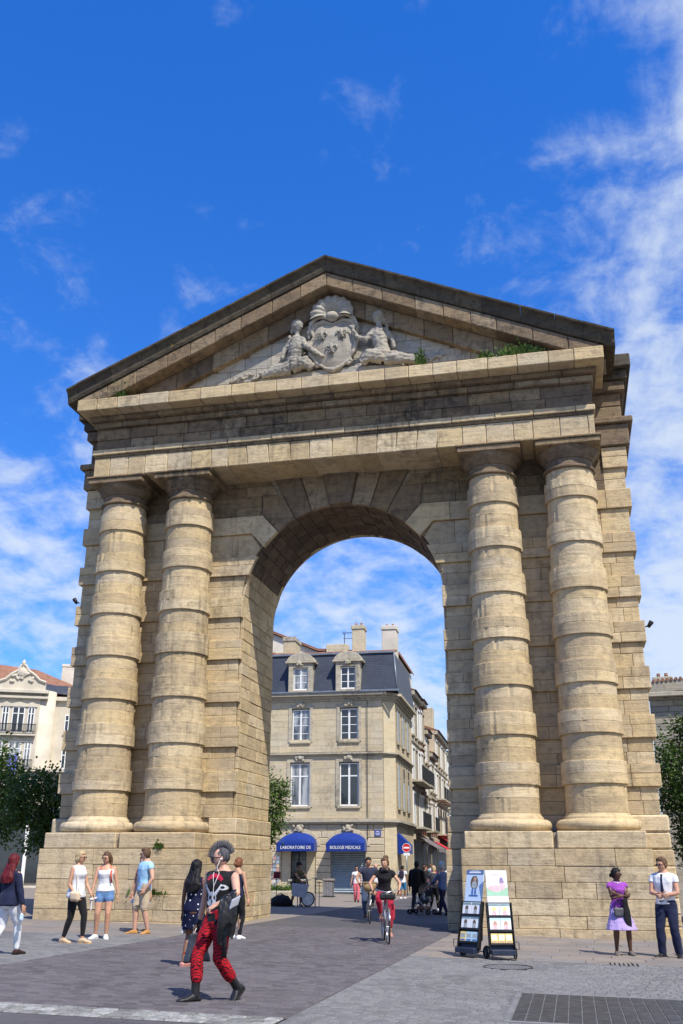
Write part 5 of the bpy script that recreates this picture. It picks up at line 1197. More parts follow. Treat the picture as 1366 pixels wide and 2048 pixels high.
def head_mesh(mb, M4, hh, sex, mi_skin=0, mi_lip=1, mi_eye=2, mi_iris=3):
    """head facing -Y, origin at the centre, hh = head height"""
    nu, nv = 26, 20; rx, ry, rz = hh * .335, hh * .41, hh * .5; vs = []; fs = []
    G_ = lambda a, b_, s_: math.exp(-((a / s_[0]) ** 2 + (b_ / s_[1]) ** 2))
    for j in range(nv + 1):
        ph = -math.pi / 2 + math.pi * j / nv; c = max(math.cos(ph), .02); z = math.sin(ph)
        for i in range(nu):
            t = 2 * math.pi * i / nu; x, y = c * math.sin(t), -c * math.cos(t)
            X, Y, Z = x * rx, y * ry, z * rz
            if z < 0:
                k = (-z) ** 1.4; X *= 1 - .30 * k; Y = Y * (1 - .22 * k) - (.05 * hh) * k
                if y > 0: Y *= 1 - .35 * k
            if y < -.05:
                fx, fz = X / hh, Z / hh
                Y -= hh * .085 * G_(fx, fz + .085, (.045, .055)); Y -= hh * .05 * G_(fx, fz + .02, (.03, .07))        # nose
                Y += hh * .045 * (G_(fx - .14, fz - .01, (.07, .05)) + G_(fx + .14, fz - .01, (.07, .05)))               # eye sockets
                Y -= hh * .02 * G_(fx, fz - .075, (.2, .035)); Y -= hh * .03 * G_(fx, fz + .225, (.07, .035)); Y -= hh * .035 * G_(fx, fz + .40, (.09, .06))
            vs.append(M4 @ Vector((X, Y, Z)))
    for j in range(nv):
        for i in range(nu):
            f = (j * nu + i, j * nu + (i + 1) % nu, (j + 1) * nu + (i + 1) % nu, (j + 1) * nu + i); fs.append(f[::-1])
    fs.append(tuple(range(nu))); fs.append(tuple(range(nv * nu, (nv + 1) * nu))[::-1])
    mb.add(vs, fs, mi_skin); R3 = M4.to_3x3()
    for sx in (-1, 1):
        mb.ell(M4 @ Vector((sx * rx * 1.0, hh * .03, -hh * .03)), (hh * .03, hh * .06, hh * .095), 8, 6, R3, mi_skin)
        mb.ell(M4 @ Vector((sx * hh * .135, -ry * .80, hh * .01)), (hh * .05, hh * .035, hh * .026), 8, 5, R3, mi_eye)
        mb.ell(M4 @ Vector((sx * hh * .135, -ry * .80 - hh * .026, hh * .01)), (hh * .021, hh * .012, hh * .022), 8, 5, R3, mi_iris)
        mb.ell(M4 @ Vector((sx * hh * .14, -ry * .91, hh * .085)), (hh * .07, hh * .02, hh * .013), 8, 4, R3, mi_iris)
    mb.ell(M4 @ Vector((0, -ry * .985, -hh * .225)), (hh * .085, hh * .025, hh * .026), 10, 5, R3, mi_lip)
def hand(mb, W_, d, pn, s_, curl=.5, mi=0, left=True):
    """wrist W_, direction d, palm normal pn; palm, four jointed fingers and a thumb off its side"""
    d = d.normalized(); pn = (pn - d * pn.dot(d)).normalized(); sd_ = d.cross(pn) * (1 if left else -1)
    L_ = .048 * s_; rings = []
    for k, (u, w, th) in enumerate(((-.05, .6, .62), (.12, .68, .6), (.55, 1.0, .55), (1.0, .95, .45), (1.08, .6, .25))):
        rings.append([W_ + d * L_ * u + sd_ * math.cos(t) * .0215 * s_ * w + pn * math.sin(t) * .0155 * s_ * th for t in (2 * math.pi * i / 10 for i in range(10))])
    mb.loft(rings, mi=mi)
    for k in range(4):
        b_ = W_ + d * L_ * .92 + sd_ * (.0155 - .0103 * k) * s_; ln = (.036, .041, .038, .030)[k] * s_; c = curl * (1 + .12 * k)
        p = [b_]; a = c * .5
        for q in range(3): p.append(p[-1] + (d * math.cos(a) + pn * math.sin(a)) * ln * (.45, .32, .23)[q]); a += c * .75
        mb.tube(p, [.0052 * s_, .0050 * s_, .0045 * s_, .0033 * s_], 6, mi=mi)
    tb = W_ + d * L_ * .22 + sd_ * .017 * s_; p = [tb, tb + (d * .55 + sd_ * .75 + pn * .25) * .020 * s_, tb + (d * 1.2 + sd_ * 1.0 + pn * .7) * .026 * s_]
    mb.tube(p, [.0075 * s_, .0062 * s_, .0042 * s_], 6, mi=mi)
class Pose: pass
def person(label, loc, face, h, sex='m', skin='fair', hair=('short', 'brown'), lean=0, twist=0, side=0, pelvis=(0, 0, 0), feet=None, hands=None, knees=None, elbows=None, head=(0, 0), foot_yaw=(0, 0), foot_pitch=(0, 0),
           top=None, bottom=None, shoes=None, glasses=False, vox=.015, build=1.0, group=None, curl=(.5, .5), palm=None, socks=None, hidden_face=False, zoff=0.0):
    root = thing('person', label, 'person', (loc[0], loc[1], (loc[2] if len(loc) > 2 else ground(loc[0], loc[1])) + zoff), face, group)
    fem = sex == 'f'; B = build; pz = Pose(); pz.root = root
    V = lambda p: Vector((p[0] * h, p[1] * h, p[2] * h))
    feet = feet or ((-.055, 0, .045), (.055, 0, .045)); hands = hands or ((-.165, -.02, .455), (.165, -.02, .455))
    sw = (.096 if fem else .112) * (.5 + .5 * B); hw = .052
    Hc = V((pelvis[0], pelvis[1], .522 + pelvis[2])); cl_, sl = math.cos(R(lean)), math.sin(R(lean)); cs, ss = math.cos(R(side)), math.sin(R(side))
    def tp(x, y, t):                                                   # torso space (units of h) -> body
        k = max(0, min(1, t / .26)); a = R(twist) * k; x, y = x * math.cos(a) - y * math.sin(a), x * math.sin(a) + y * math.cos(a)
        y, t = y * cl_ - t * sl, y * sl + t * cl_; x, t = x * cs + t * ss, -x * ss + t * cs
        return Hc + V((x, y, t))
    pz.tp = tp
    tor = TORSO['f' if fem else 'm']
    def ring(t, inf=0.0, n=18, e=2.3, wk=1.0):
        w, d, yo = interp(tor, t); w = (w * B * wk) * h + inf; d = d * (.6 + .4 * B) * h + inf; out = []
        for i in range(n):
            a = 2 * math.pi * i / n; c, s_ = math.cos(a), math.sin(a)
            out.append(tp(math.copysign(abs(c) ** (2 / e), c) * w / h, math.copysign(abs(s_) ** (2 / e), s_) * d / h + yo, t))
        return out
    ts = [-.075, -.055, -.03, 0, .03, .06, .09, .12, .15, .18, .21, .24, .262, .28, .295, .312, .335]
    SH = [tp(-sw, .006, .264), tp(sw, .006, .264)]; HP = [tp(-hw, 0, -.005), tp(hw, 0, -.005)]
    ua, fa, tl, sl_ = .172 * h, .150 * h, .243 * h, .238 * h
    el, wr, kn, an_ = [], [], [], []
    for i, s_ in enumerate((-1, 1)):
        po = Vector((elbows or ((-.5, .8, -.2), (.5, .8, -.2)))[i]); e_, w_ = ik(SH[i], V(hands[i]), ua, fa, po); el.append(e_); wr.append(w_)
        po = Vector((knees or ((-.08, -1, .1), (.08, -1, .1)))[i]); k_, a_2 = ik(HP[i], V(feet[i]), tl, sl_, po); kn.append(k_); an_.append(a_2)
    pz.el, pz.wr, pz.kn, pz.an, pz.SH, pz.HP = el, wr, kn, an_, SH, HP
    ar = [.031 * h, .029 * h, .0235 * h, .0225 * h, .0145 * h]; lr = [.053 * h, .051 * h, .0355 * h, .0355 * h, .0205 * h]
    if fem: ar = [x * .84 for x in ar]; lr = [x * f for x, f in zip(lr, (1.02, 1.02, .95, .94, .92))]
    ar = [x * (.4 + .6 * B) for x in ar]; lr = [x * (.4 + .6 * B) for x in lr]
    def arm_pts(i): return [SH[i], SH[i].lerp(el[i], .5), el[i], el[i].lerp(wr[i], .35), wr[i]]
    def leg_pts(i): return [HP[i], HP[i].lerp(kn[i], .4), kn[i], kn[i].lerp(an_[i], .33) + Vector((0, .006 * h, 0)), an_[i]]
    pz.leg_pts = leg_pts; pz.arm_pts = arm_pts
    # ---- body
    mb = MB(); mb.loft([ring(t) for t in ts])
    for i in (0, 1): limb(mb, arm_pts(i), ar); limb(mb, leg_pts(i), lr)
    nb = tp(0, .012, .30); hy, hp_ = head; hh = h * .139 if not fem else h * .137
    up = (tp(0, .0, .335) - tp(0, 0, .25)).normalized(); hc = tp(0, -.004, .322) + up * hh * .44 + Vector((0, -.008 * h, 0))
    limb(mb, [nb, hc - up * hh * .18], [.036 * h * (.85 if fem else 1), .031 * h * (.85 if fem else 1)])
    body = remesh(mb, vox, 3)
    Hm = Matrix.Translation(hc) @ Matrix.Rotation(R(hy), 4, 'Z') @ Matrix.Rotation(R(-hp_), 4, 'X') @ Matrix.Rotation(R(lean * .25), 4, 'X')
    pz.Hm, pz.hh, pz.hc = Hm, hh, hc
    head_mesh(body, Hm, hh, sex)
    for i in (0, 1):
        d = (wr[i] - el[i]).normalized(); pn = Vector((palm or ((1, 0, 0), (-1, 0, 0)))[i]); hand(body, wr[i] - d * .004 * h, d, pn, h * 1.12, curl[i], left=(i == 0))
    # bare feet (mostly inside the shoes)
    fdir = []
    for i in (0, 1):
        a = R(foot_yaw[i]); pt = R(foot_pitch[i]); f = Vector((math.sin(a) * math.cos(pt), -math.cos(a) * math.cos(pt), -math.sin(pt))); fdir.append(f)
        upv = (Vector((0, 0, 1)) - f * f.z).normalized(); sdv = f.cross(upv); L_ = .150 * h; heel = an_[i] - f * .032 * h - upv * .024 * h; rg_ = []
        for u, w, th in ((0, .5, .6), (.08, .85, .95), (.3, .8, 1.15), (.55, .95, .8), (.8, 1.0, .5), (1.0, .6, .3)):
            c = heel + f * L_ * u + upv * (-.012 * h + .012 * h * th); rg_.append([c + sdv * math.cos(t) * .026 * h * w + upv * math.sin(t) * .018 * h * th for t in (2 * math.pi * k / 10 for k in range(10))])
        body.loft(rg_)
    pz.fdir = fdir
    body.build('body', [SK[skin], M['lip'], M['eye_white'], M['iris']], root, True)
    rs = random.Random(int(abs(loc[0] * 97 + loc[1] * 31)))
    # ---- clothes
    if top:
        g = dict(t0=-.03, t1=.300, sleeve=.55, inf=.012, loose=0.0, mat=None, name='shirt', strap=False); g.update(top); mb = MB(); tt = [t for t in ts if g['t0'] < t < g['t1']]; tt = [g['t0']] + tt + [g['t1']]
        I_ = g['inf']; mb.loft([ring(t, I_ + g['loose'] * max(0, (.18 - t) / .25)) for t in tt])
        for i in (0, 1):
            if g['sleeve'] > 0:
                ap_ = arm_pts(i); k = g['sleeve']
                if k <= .5: q = [ap_[0], ap_[0].lerp(ap_[2], k)]; rr_ = [ar[0], lerp(ar[0], ar[2], k)]
                else: kk = (k - .5) * 2; q = [ap_[0], ap_[1], ap_[2], ap_[2].lerp(ap_[4], kk)]; rr_ = [ar[0], ar[1], ar[2], lerp(ar[2], ar[4], kk)]
                tmp = [x + I_ + (.006 if k <= .6 else .003) for x in rr_]; n_ = len(q)
                P2 = []; R2 = []
                for z in range(n_ - 1):
                    for w_ in range(4): P2.append(q[z].lerp(q[z + 1], w_ / 4)); R2.append(lerp(tmp[z], tmp[z + 1], w_ / 4))
                P2.append(q[-1]); R2.append(tmp[-1]); cc0 = tp(0, .004, .262); P2[0] = q[0].lerp(cc0, .22); R2[0] = tmp[0] * .96; mb.tube(P2, R2, 12); mb.ell(P2[0].lerp(cc0, .1), tmp[0] * .92, 10, 6)
            elif not g['strap']: mb.ell(SH[i] + (tp(0, 0, .27) - SH[i]) * .18, ar[0] + I_ * .8, 10, 6)
        cm_ = wrinkle(remesh(mb, vox, 2), .009 + g['loose'] * .2, (10, 10, 7), rs.random() * 9); pz.top = cm_.build(g['name'], g['mat'], root, True); pz.top_mb = cm_
        if g.get('collar'):
            cb = MB(); cb.tube([tp(.042 * math.cos(a), .010 + .040 * math.sin(a), .308 + .006 * math.sin(a)) for a in (R(-80 + 340 * k / 14) for k in range(15))], [.011] * 15, 6, flat=.6); cb.build('collar', g['collar'], pz.top, True)
    if bottom:
        g = dict(kind='trousers', to=.97, inf=.011, waist=.055, flare=0.0, mat=None, name=None); g.update(bottom); I_ = g['inf']; mb = MB()
        if g['kind'] == 'skirt':
            z_end = g['to']; n = 28; rings = []
            for k in range(9):
                q = k / 8; t = lerp(g['waist'], -.02, min(1, q * 2.5)) if q < .4 else -.02
                if q < .4: rings.append(ring(lerp(g['waist'], -.02, q / .4), I_, n)); continue
                kk = (q - .4) / .6; c = (HP[0] + HP[1]) / 2; ca = (kn[0] + kn[1]) / 2; zc = lerp(c.z, z_end * h, kk); cx, cy = lerp(c.x, ca.x, kk * .8), lerp(c.y, ca.y, kk * .8); w, d, yo = interp(tor, -.02)
                spread = abs(kn[0].x - kn[1].x) / 2 * kk * .8
                rings.append([Vector((cx + math.cos(a) * ((w * h + I_) * (1 + g['flare'] * kk) + spread * .6) * (1 + .05 * kk * math.sin(a * 9)), cy + math.sin(a) * (d * h + I_) * (1 + (g['flare'] + .25) * kk) * (1 + .05 * kk * math.sin(a * 9 + 1)), zc)) for a in (2 * math.pi * i / n for i in range(n))])
            mb.loft(rings); cm_ = remesh(mb, vox, 1)
        else:
            mb.loft([ring(t, I_) for t in [-.075, -.055, -.03, 0, .03, g['waist']] if t <= g['waist']])
            for i in (0, 1):
                lp = leg_pts(i); k = g['to']; q = [lp[0], lp[1], lp[2], lp[3], lp[4]]; rr_ = list(lr); fl = g['flare']
                if k <= .5: e_ = k * 2; q = [lp[0], lp[0].lerp(lp[2], e_ * .5), lp[0].lerp(lp[2], e_)]; rr_ = [lr[0], lr[1], lerp(lr[1], lr[2], max(0, e_ - .4) / .6) + fl * .5]
                else:
                    e_ = (k - .5) * 2; end = lp[2].lerp(lp[4], e_); q = [lp[0], lp[1], lp[2], lp[2].lerp(end, .4), end]; rr_ = [lr[0], lr[1], lr[2] + fl * .25, lerp(lr[3], lr[4], .1) + fl * .5, lerp(lr[3], lr[4], e_) + fl]
                limb(mb, q, [x + I_ for x in rr_], 12)
            cm_ = remesh(mb, vox, 2)
        cm_ = wrinkle(cm_, .011 if g['inf'] > .008 else .002, (9, 9, 8), rs.random() * 9); pz.bot = cm_.build(g['name'] or g['kind'], g['mat'], root, True)
    if shoes:
        g = dict(mat=None, sole=None, high=0.0, heel=0.0, name='shoe', open=False); g.update(shoes)
        for i in (0, 1):
            f = fdir[i]; upv = (Vector((0, 0, 1)) - f * f.z).normalized(); sdv = f.cross(upv); L_ = .166 * h; base = an_[i] - f * .040 * h - upv * .045 * h; s_ = MB(); rg_ = []
            for u, w, z1 in ((0, .55, .030), (.05, .85, .042), (.22, .86, .056 if not g['open'] else .03), (.42, .88, .050 if not g['open'] else .026), (.62, 1.02, .034), (.85, .92, .024), (.97, .55, .018), (1.0, .3, .012)):
                w_ = .0305 * h * w; c = base + f * L_ * u; z1 *= h
                rg_.append([c + sdv * math.cos(a) * w_ + upv * (.5 * z1 + .5 * z1 * math.sin(a)) if math.sin(a) > 0 else c + sdv * math.copysign(min(1, abs(math.cos(a)) * 1.25), math.cos(a)) * w_ * .98 + upv * max(0, (.5 * z1 + .5 * z1 * math.sin(a))) for a in (2 * math.pi * k / 14 for k in range(14))])
            s_.loft(rg_)
            if g['high']: limb(s_, [an_[i] + upv * -.012 * h, an_[i].lerp(kn[i], g['high'] * .5), an_[i].lerp(kn[i], g['high'])], [.030 * h, .0285 * h, .030 * h], 12)
            sh_ = remesh(s_, max(.008, vox * .6), 1).build(g['name'], g['mat'], root, True)
            so = MB(); n = 14; ol = [(0, .45), (.04, .8), (.2, .88), (.45, .82), (.65, 1.05), (.85, .95), (.97, .55), (1.01, .2)]
            pts = [base + f * L_ * u + sdv * w * .0315 * h for u, w in ol] + [base + f * L_ * u - sdv * w * .0315 * h for u, w in ol[::-1]]
            th = .012 * h + g['heel'] * h * .3; m_ = len(pts); so.add([p + upv * .006 * h for p in pts] + [p - upv * (th - .006 * h) for p in pts], [tuple(range(m_)), tuple(range(2 * m_ - 1, m_ - 1, -1))] + [(k, m_ + k, m_ + (k + 1) % m_, (k + 1) % m_) for k in range(m_)]); so.build('sole', g['sole'] or g['mat'], sh_)
    # ---- hair
    kind, hc_ = hair; hm = HR[hc_]; mb = MB(); X = lambda x, y, z: Hm @ Vector((x * hh, y * hh, z * hh)); R3 = Hm.to_3x3()
    def cap(k=1.0, low=-.05):
        mb.ell(X(0, .025, .11), (hh * .37 * k, hh * .43 * k, hh * .44 * k), 16, 10, R3); mb.ell(X(0, .17, low), (hh * .33 * k, hh * .28 * k, hh * .30 * k), 14, 8, R3)
    if kind != 'none':
        hb = MB(); mb = hb; amp = .012
        if kind in ('short', 'crop'): cap(.97 if kind == 'crop' else 1.05); mb.ell(X(0, -.14, .37), (hh * .31, hh * .25, hh * .15), 12, 8, R3)
        elif kind == 'curly':
            cap(1.12); g_ = random.Random(5)
            for k in range(60): a, b_ = g_.uniform(0, 6.28), g_.uniform(.0, 1.4); mb.ell(X(.37 * math.cos(a) * math.cos(b_), .08 + .40 * math.sin(a) * math.cos(b_), .14 + .42 * math.sin(b_)), hh * .15, 6, 5)
            amp = .02
        elif kind in ('bob', 'long', 'longest', 'pony', 'bun', 'bunhigh'):
            cap(1.09)
            if kind == 'bob': mb.ell(X(0, .14, -.12), (hh * .40, hh * .34, hh * .36), 14, 9, R3); [mb.ell(X(s_ * .30, .0, -.1), (hh * .12, hh * .2, hh * .34), 10, 7, R3) for s_ in (-1, 1)]
            if kind in ('long', 'longest'):
                ln = .75 if kind == 'long' else 1.55; pts = [X(0, .12, .1), X(0, .26, -.25), X(0, .34, -.6)] + [tp(0, .062, .29 - .06 * k) for k in range(1, 1 + int(ln / .35))]
                rr_ = [hh * .42, hh * .46, hh * .56] + [hh * (.62 - .05 * k) for k in range(len(pts) - 3)]; mb.tube(pts, rr_, 14, flat=.42)
                [mb.ell(X(s_ * .31, .02, -.2), (hh * .11, hh * .2, hh * .42), 10, 7, R3) for s_ in (-1, 1)]
            if kind == 'pony': mb.tube([X(0, .40, .2), X(.02, .62, .1), X(.06, .62, -.4), X(.10, .5, -.85)], [hh * .1, hh * .15, hh * .14, hh * .03], 10)
            if kind == 'bun': mb.ell(X(0, .52, -.05), hh * .19, 10, 8)
            if kind == 'bunhigh': mb.ell(X(.0, .30, .50), (hh * .27, hh * .27, hh * .22), 10, 8); g_ = random.Random(3); [mb.ell(X(g_.uniform(-.25, .25), .25 + g_.uniform(-.2, .2), .45 + g_.uniform(-.1, .22)), hh * .1, 6, 5) for _ in range(16)]
        elif kind == 'mohawk':
            mb.ell(X(0, .05, .10), (hh * .345, hh * .415, hh * .425), 16, 10, R3)
        if hair[0] in ('bun', 'pony', 'bunhigh', 'bob', 'long', 'longest', 'short', 'curly', 'crop', 'mohawk'):
            # keep the face clear: drop anything in front of the hairline
            hb2 = remesh(hb, max(.009, vox * .7), 1); Hi = Hm.inverted(); vv = []
            for p in hb2.v:
                q = Hi @ Vector(p); lx, ly, lz = q.x / hh, q.y / hh, q.z / hh
                lim = -.27 + max(0, (.30 - lz)) * .52 if kind not in ('crop', 'mohawk') else -.22 + max(0, (.28 - lz)) * .55
                if ly < lim and lz < .27: ly = min(lim, .30) ; q = Vector((lx * hh * (.86 if lz > -.3 else 1), ly * hh, lz * hh))
                vv.append(tuple(Hm @ q))
            hb2.v = vv; wrinkle(hb2, amp, (35, 35, 10), 3.0); pz.hair = hb2.build('hair', hm, root, True)
        if kind == 'mohawk':
            mk = MB(); n = 26
            for k in range(n):
                a = R(-28 + 190 * k / (n - 1)); base = X(0, -.40 * math.cos(a) * 1.0 + .05, .08 + .42 * math.sin(a)); dr = R3 @ Vector((0, -math.cos(a), math.sin(a) + .05)); L_ = hh * (.34 if a > 0 else .2) * (1 - .25 * max(0, (a - 1.9)))
                for s_ in (-1, 0, 1): mk.tube([base + R3 @ Vector((s_ * hh * .05, 0, 0)), base + dr * L_ * .5 + R3 @ Vector((s_ * hh * .035, 0, 0)), base + dr * L_ * rs.uniform(.92, 1.05)], [hh * .075, hh * .062, hh * .02], 6)
            mk.build('mohawk', HR['steel'], pz.hair, True)
    if glasses:
        gl = MB(); ry = hh * .41
        for s_ in (-1, 1):
            gl.ell(X(s_ * .145, -.415, .012), (hh * .115, hh * .03, hh * .075), 12, 6, R3); gl.tube([X(s_ * .25, -.38, .03), X(s_ * .345, -.1, .04), X(s_ * .345, .05, .02)], hh * .014, 5)
        gl.tube([X(-.04, -.45, .03), X(.04, -.45, .03)], hh * .016, 5); gl.build('sunglasses', M['lens'], root, True)
    return pz
def strap(pz, pts, r_, mat, name='strap', par=None, flat=.35): return MB().tube(pts, r_, 8, flat=flat).build(name, mat, par or pz.root, True)
def bagmesh(c, r_, seed=1, vox=.014): return wrinkle(remesh(MB().box(c[0] - r_[0], c[0] + r_[0], c[1] - r_[1], c[1] + r_[1], c[2] - r_[2], c[2] + r_[2], min(r_) * .8), vox, 3), .008, (9, 9, 9), seed)
def decal(pz, polys, name, mat, off=.004):
    """flat print laid on the front of the shirt: polygons in (x, t) torso units"""
    bv = BVHTree.FromPolygons([Vector(p) for p in pz.top_mb.v], pz.top_mb.f); mb = MB()
    for poly in polys:
        n = len(poly); cx, cz = sum(p[0] for p in poly) / n, sum(p[1] for p in poly) / n; rr_ = [[(cx + (p[0] - cx) * k, cz + (p[1] - cz) * k) for p in poly] for k in (1, .66, .33, .02)]; vs = []
        for r_ in rr_:
            for q in r_:
                o = pz.tp(q[0], -.25, q[1]); d = (pz.tp(q[0], 0, q[1]) - o).normalized(); hit = bv.ray_cast(o, d); vs.append(hit[0] - d * off if hit[0] else pz.tp(q[0], -.08, q[1]))
        mb.add(vs, [(j * n + i, j * n + (i + 1) % n, (j + 1) * n + (i + 1) % n, (j + 1) * n + i) for j in range(3) for i in range(n)] + [tuple(range(3 * n, 4 * n))])
    return mb.build(name, mat, pz.top, True)
def oval(cx, cz, rx, rz, n=14, a0=0, a1=360): return [(cx + rx * math.cos(R(a0 + (a1 - a0) * i / n)), cz + rz * math.sin(R(a0 + (a1 - a0) * i / n))) for i in range(n)]
def arcband(cx, cz, r0, r1, a0, a1, n=8, k=1.0): return [(cx + r1 * math.cos(R(lerp(a0, a1, i / n))), cz + k * r1 * math.sin(R(lerp(a0, a1, i / n)))) for i in range(n + 1)] + [(cx + r0 * math.cos(R(lerp(a1, a0, i / n))), cz + k * r0 * math.sin(R(lerp(a1, a0, i / n)))) for i in range(n + 1)]
# patterned cloths
def dots(name, base, dot, sc, thr):
    t = NT(name); p = t.pos(obj=True); v = t.n('ShaderNodeTexVoronoi', {'Vector': p, 'Scale': sc, 'Randomness': .35}); col = t.mix(t.rng(v.outputs[0], thr, thr + .03), dot, base); t.bump(t.noise(t.pos((9, 9, 5), obj=True), 1, 3), .4, .02); return t.fin(col, .85, .2)
def tiger():
    t = NT('red_tiger_cloth'); p = t.pos((1, 1, 1), obj=True, rot=(R(20), R(32), 0)); w = t.n('ShaderNodeTexWave', {'Vector': p, 'Scale': 11.0, 'Distortion': 7.0, 'Detail': 3.0, 'Detail Scale': 2.2}, bands_direction='Z')
    col = t.mix(t.rng(w.outputs[1], .22, .40), (.012, .008, .010), (.42, .008, .018)); t.bump(t.noise(t.pos((9, 9, 5), obj=True), 1, 3), .5, .02); return t.fin(col, .8, .2)
def stripes(name, a, b, sc):
    t = NT(name); p = t.pos(obj=True); w = t.n('ShaderNodeTexWave', {'Vector': p, 'Scale': sc}, bands_direction='X'); return t.fin(t.mix(t.rng(w.outputs[1], .4, .6), a, b), .85, .2)
def camo(name, cs, sc=9):
    t = NT(name); p = t.pos(obj=True); return t.fin(t.ramp(t.noise(p, sc, 3, .5), [(0, cs[0]), (.45, cs[1]), (.58, cs[2])], 'CONSTANT'), .85, .2)
white_c, navy_c, black_c = C_('white', (.70, .70, .72)), C_('navy', (.012, .016, .045)), C_('black', (.010, .010, .012))
denim = C_('denim', (.10, .19, .36)); jeans = C_('jeans', (.045, .07, .13))
# 1 man with mohawk, striding
wk = person('man with mohawk, black skull T-shirt and red striped trousers, walking', (2.02, -15.28), R(-34), 1.78, 'm', 'fair', ('mohawk', 'steel'), lean=-2, twist=14, pelvis=(0, 0, -.018),
    feet=((-.05, -.125, .048), (.055, .135, .082)), foot_pitch=(-3, 42), foot_yaw=(-10, 6), hands=((-.205, -.02, .44), (.150, -.135, .595)), elbows=((-.4, 1, 0), (1, .1, -.25)), head=(-38, -4), glasses=True, vox=.0115,
    top=dict(mat=black_c, sleeve=.0, t0=-.05, inf=.013, name='t_shirt'), bottom=dict(mat=tiger(), to=.80, flare=.012, inf=.013), shoes=dict(mat=M['leather'], sole=M['rubber'], high=.34, name='boot'), curl=(1.1, 1.0), palm=((1, 0, 0), (-.2, .5, -1)))
def up_(ps): return [[(x * 1.08, .016 + z * 1.08) for x, z in p] for p in ps]
decal(wk, up_([arcband(0, .165, .062, .082, 35, 145)]), 'print', C_('printred', (.45, .015, .05)))
decal(wk, up_([oval(0, .10, .036, .040), arcband(0, .10, .050, .058, 205, 335, 10, .8), [(-.085, .17), (-.060, .185), (-.015, .13), (-.03, .115)], [(.085, .17), (.060, .185), (.015, .13), (.03, .115)], oval(-.075, .165, .022, .016), oval(.075, .165, .022, .016), oval(0, .072, .024, .022)]), 'print', C_('printwhite', (.62, .64, .66)))
decal(wk, up_([oval(-.016, .105, .0105, .012), oval(.016, .105, .0105, .012), oval(0, .083, .005, .008), oval(-.072, .165, .012, .008), oval(.072, .165, .012, .008)] + [[(-.018 + .009 * k, .056), (-.016 + .009 * k, .056), (-.016 + .009 * k, .076), (-.018 + .009 * k, .076)] for k in range(5)]), 'print', black_c, .006)
decal(wk, up_([arcband(0, .075, .058, .072, 232, 308, 8, .9)]), 'print', bpy.data.materials['cloth_printred'], .0045)
# glove, earphones, belt
for i in (0,):
    gv = MB(); hand(gv, wk.wr[i] - (wk.wr[i] - wk.el[i]).normalized() * .012, (wk.wr[i] - wk.el[i]), Vector((1, 0, 0)), 1.74 * 1.22, 1.1, left=True); gv.tube([wk.wr[i].lerp(wk.el[i], .22), wk.wr[i]], [.031, .030], 12); gv.build('glove', M['leather'], wk.root, True)
Xh = lambda x, y, z: wk.Hm @ Vector((x * wk.hh, y * wk.hh, z * wk.hh))
MB().ell(Xh(.36, -.02, -.05), .012, 8, 6).tube([Xh(.36, -.03, -.06), Xh(.30, -.22, -.42), wk.tp(.03, -.062, .285), wk.tp(.012, -.083, .20), wk.tp(.02, -.083, .12), wk.tp(.05, -.082, .085)], .0035, 5).tube([Xh(-.34, -.06, -.05), Xh(-.2, -.25, -.45), wk.tp(-.02, -.065, .275), wk.tp(.012, -.083, .20)], .0035, 5).build('earphones', M['white_paint'], wk.root, True)
bp = wk.wr[0]
bgm = MB().add([tuple(bp + Vector(q)) for q in ((-.03, -.12, -.10), (.02, -.12, -.10), (.02, .12, -.10), (-.03, .12, -.10), (-.05, -.17, -.42), (.05, -.17, -.42), (.05, .17, -.42), (-.05, .17, -.42))], [(3, 2, 1, 0), (4, 5, 6, 7), (0, 1, 5, 4), (1, 2, 6, 5), (2, 3, 7, 6), (3, 0, 4, 7)])
cb_ = thing('carrier_bag', 'dark plastic carrier bag with red band held by the man with mohawk', 'bag', wk.root.location, wk.root.rotation_euler.z)
wrinkle(remesh(bgm, .012, 3), .014, (9, 9, 7), 4).build('bag_body', plain('bag_plastic', (.035, .04, .055), .35, .3, 8, bump=.5), cb_, True)
MB().add([tuple(bp + Vector(q)) for q in ((-.062, -.155, -.31), (-.062, .155, -.31), (-.068, .16, -.33), (-.068, -.16, -.33))], [(0, 1, 2, 3)]).build('band', C_('bandred', (.5, .05, .02)), cb_)
MB().ell(bp + Vector((-.052, -.02, -.22)), (.006, .045, .03), 10, 6).build('emblem', C_('emblem', (.45, .55, .62)), cb_, True)
MB().tube([bp + Vector((0, -.07, -.12)), bp + Vector((0, -.02, -.03)), bp + Vector((0, .02, -.03)), bp + Vector((0, .07, -.12))], .006, 6).build('handle', M['paper_white'], cb_, True)
# leather jacket over the left forearm
jk = thing('leather_jacket', 'black leather jacket draped over the forearm of the man with mohawk', 'jacket', wk.root.location, wk.root.rotation_euler.z)
e0, w0 = wk.el[1], wk.wr[1]; jm = MB(); nrm = Vector((.0, -1, 0))
ax = (w0 - e0); sidev = Vector((-ax.y, ax.x, 0)).normalized()
prof = [(.075, -.30), (.08, -.22), (.078, -.13), (.072, -.05), (.05, .035), (0, .058), (-.05, .035), (-.072, -.06), (-.078, -.24), (-.08, -.46)]
rings = []
for k in range(9):
    u = .0 + .86 * k / 8; c = e0 + ax * u; rings.append([c + sidev * (p[0] + .012 * math.sin(k * 2.1 + q)) + Vector((0, 0, p[1] * (1 + .10 * math.sin(k * 1.3)))) for q, p in enumerate(prof)] + [c + sidev * (p[0] * .72) + Vector((0, 0, p[1] - .012 if p[1] > 0 else p[1] * (1 + .10 * math.sin(k * 1.3)))) for p in prof[::-1]])
jm.loft(rings); jo = wrinkle(remesh(jm, .013, 2), .02, (8, 8, 5), 2).build('jacket_body', M['leather'], jk, True)
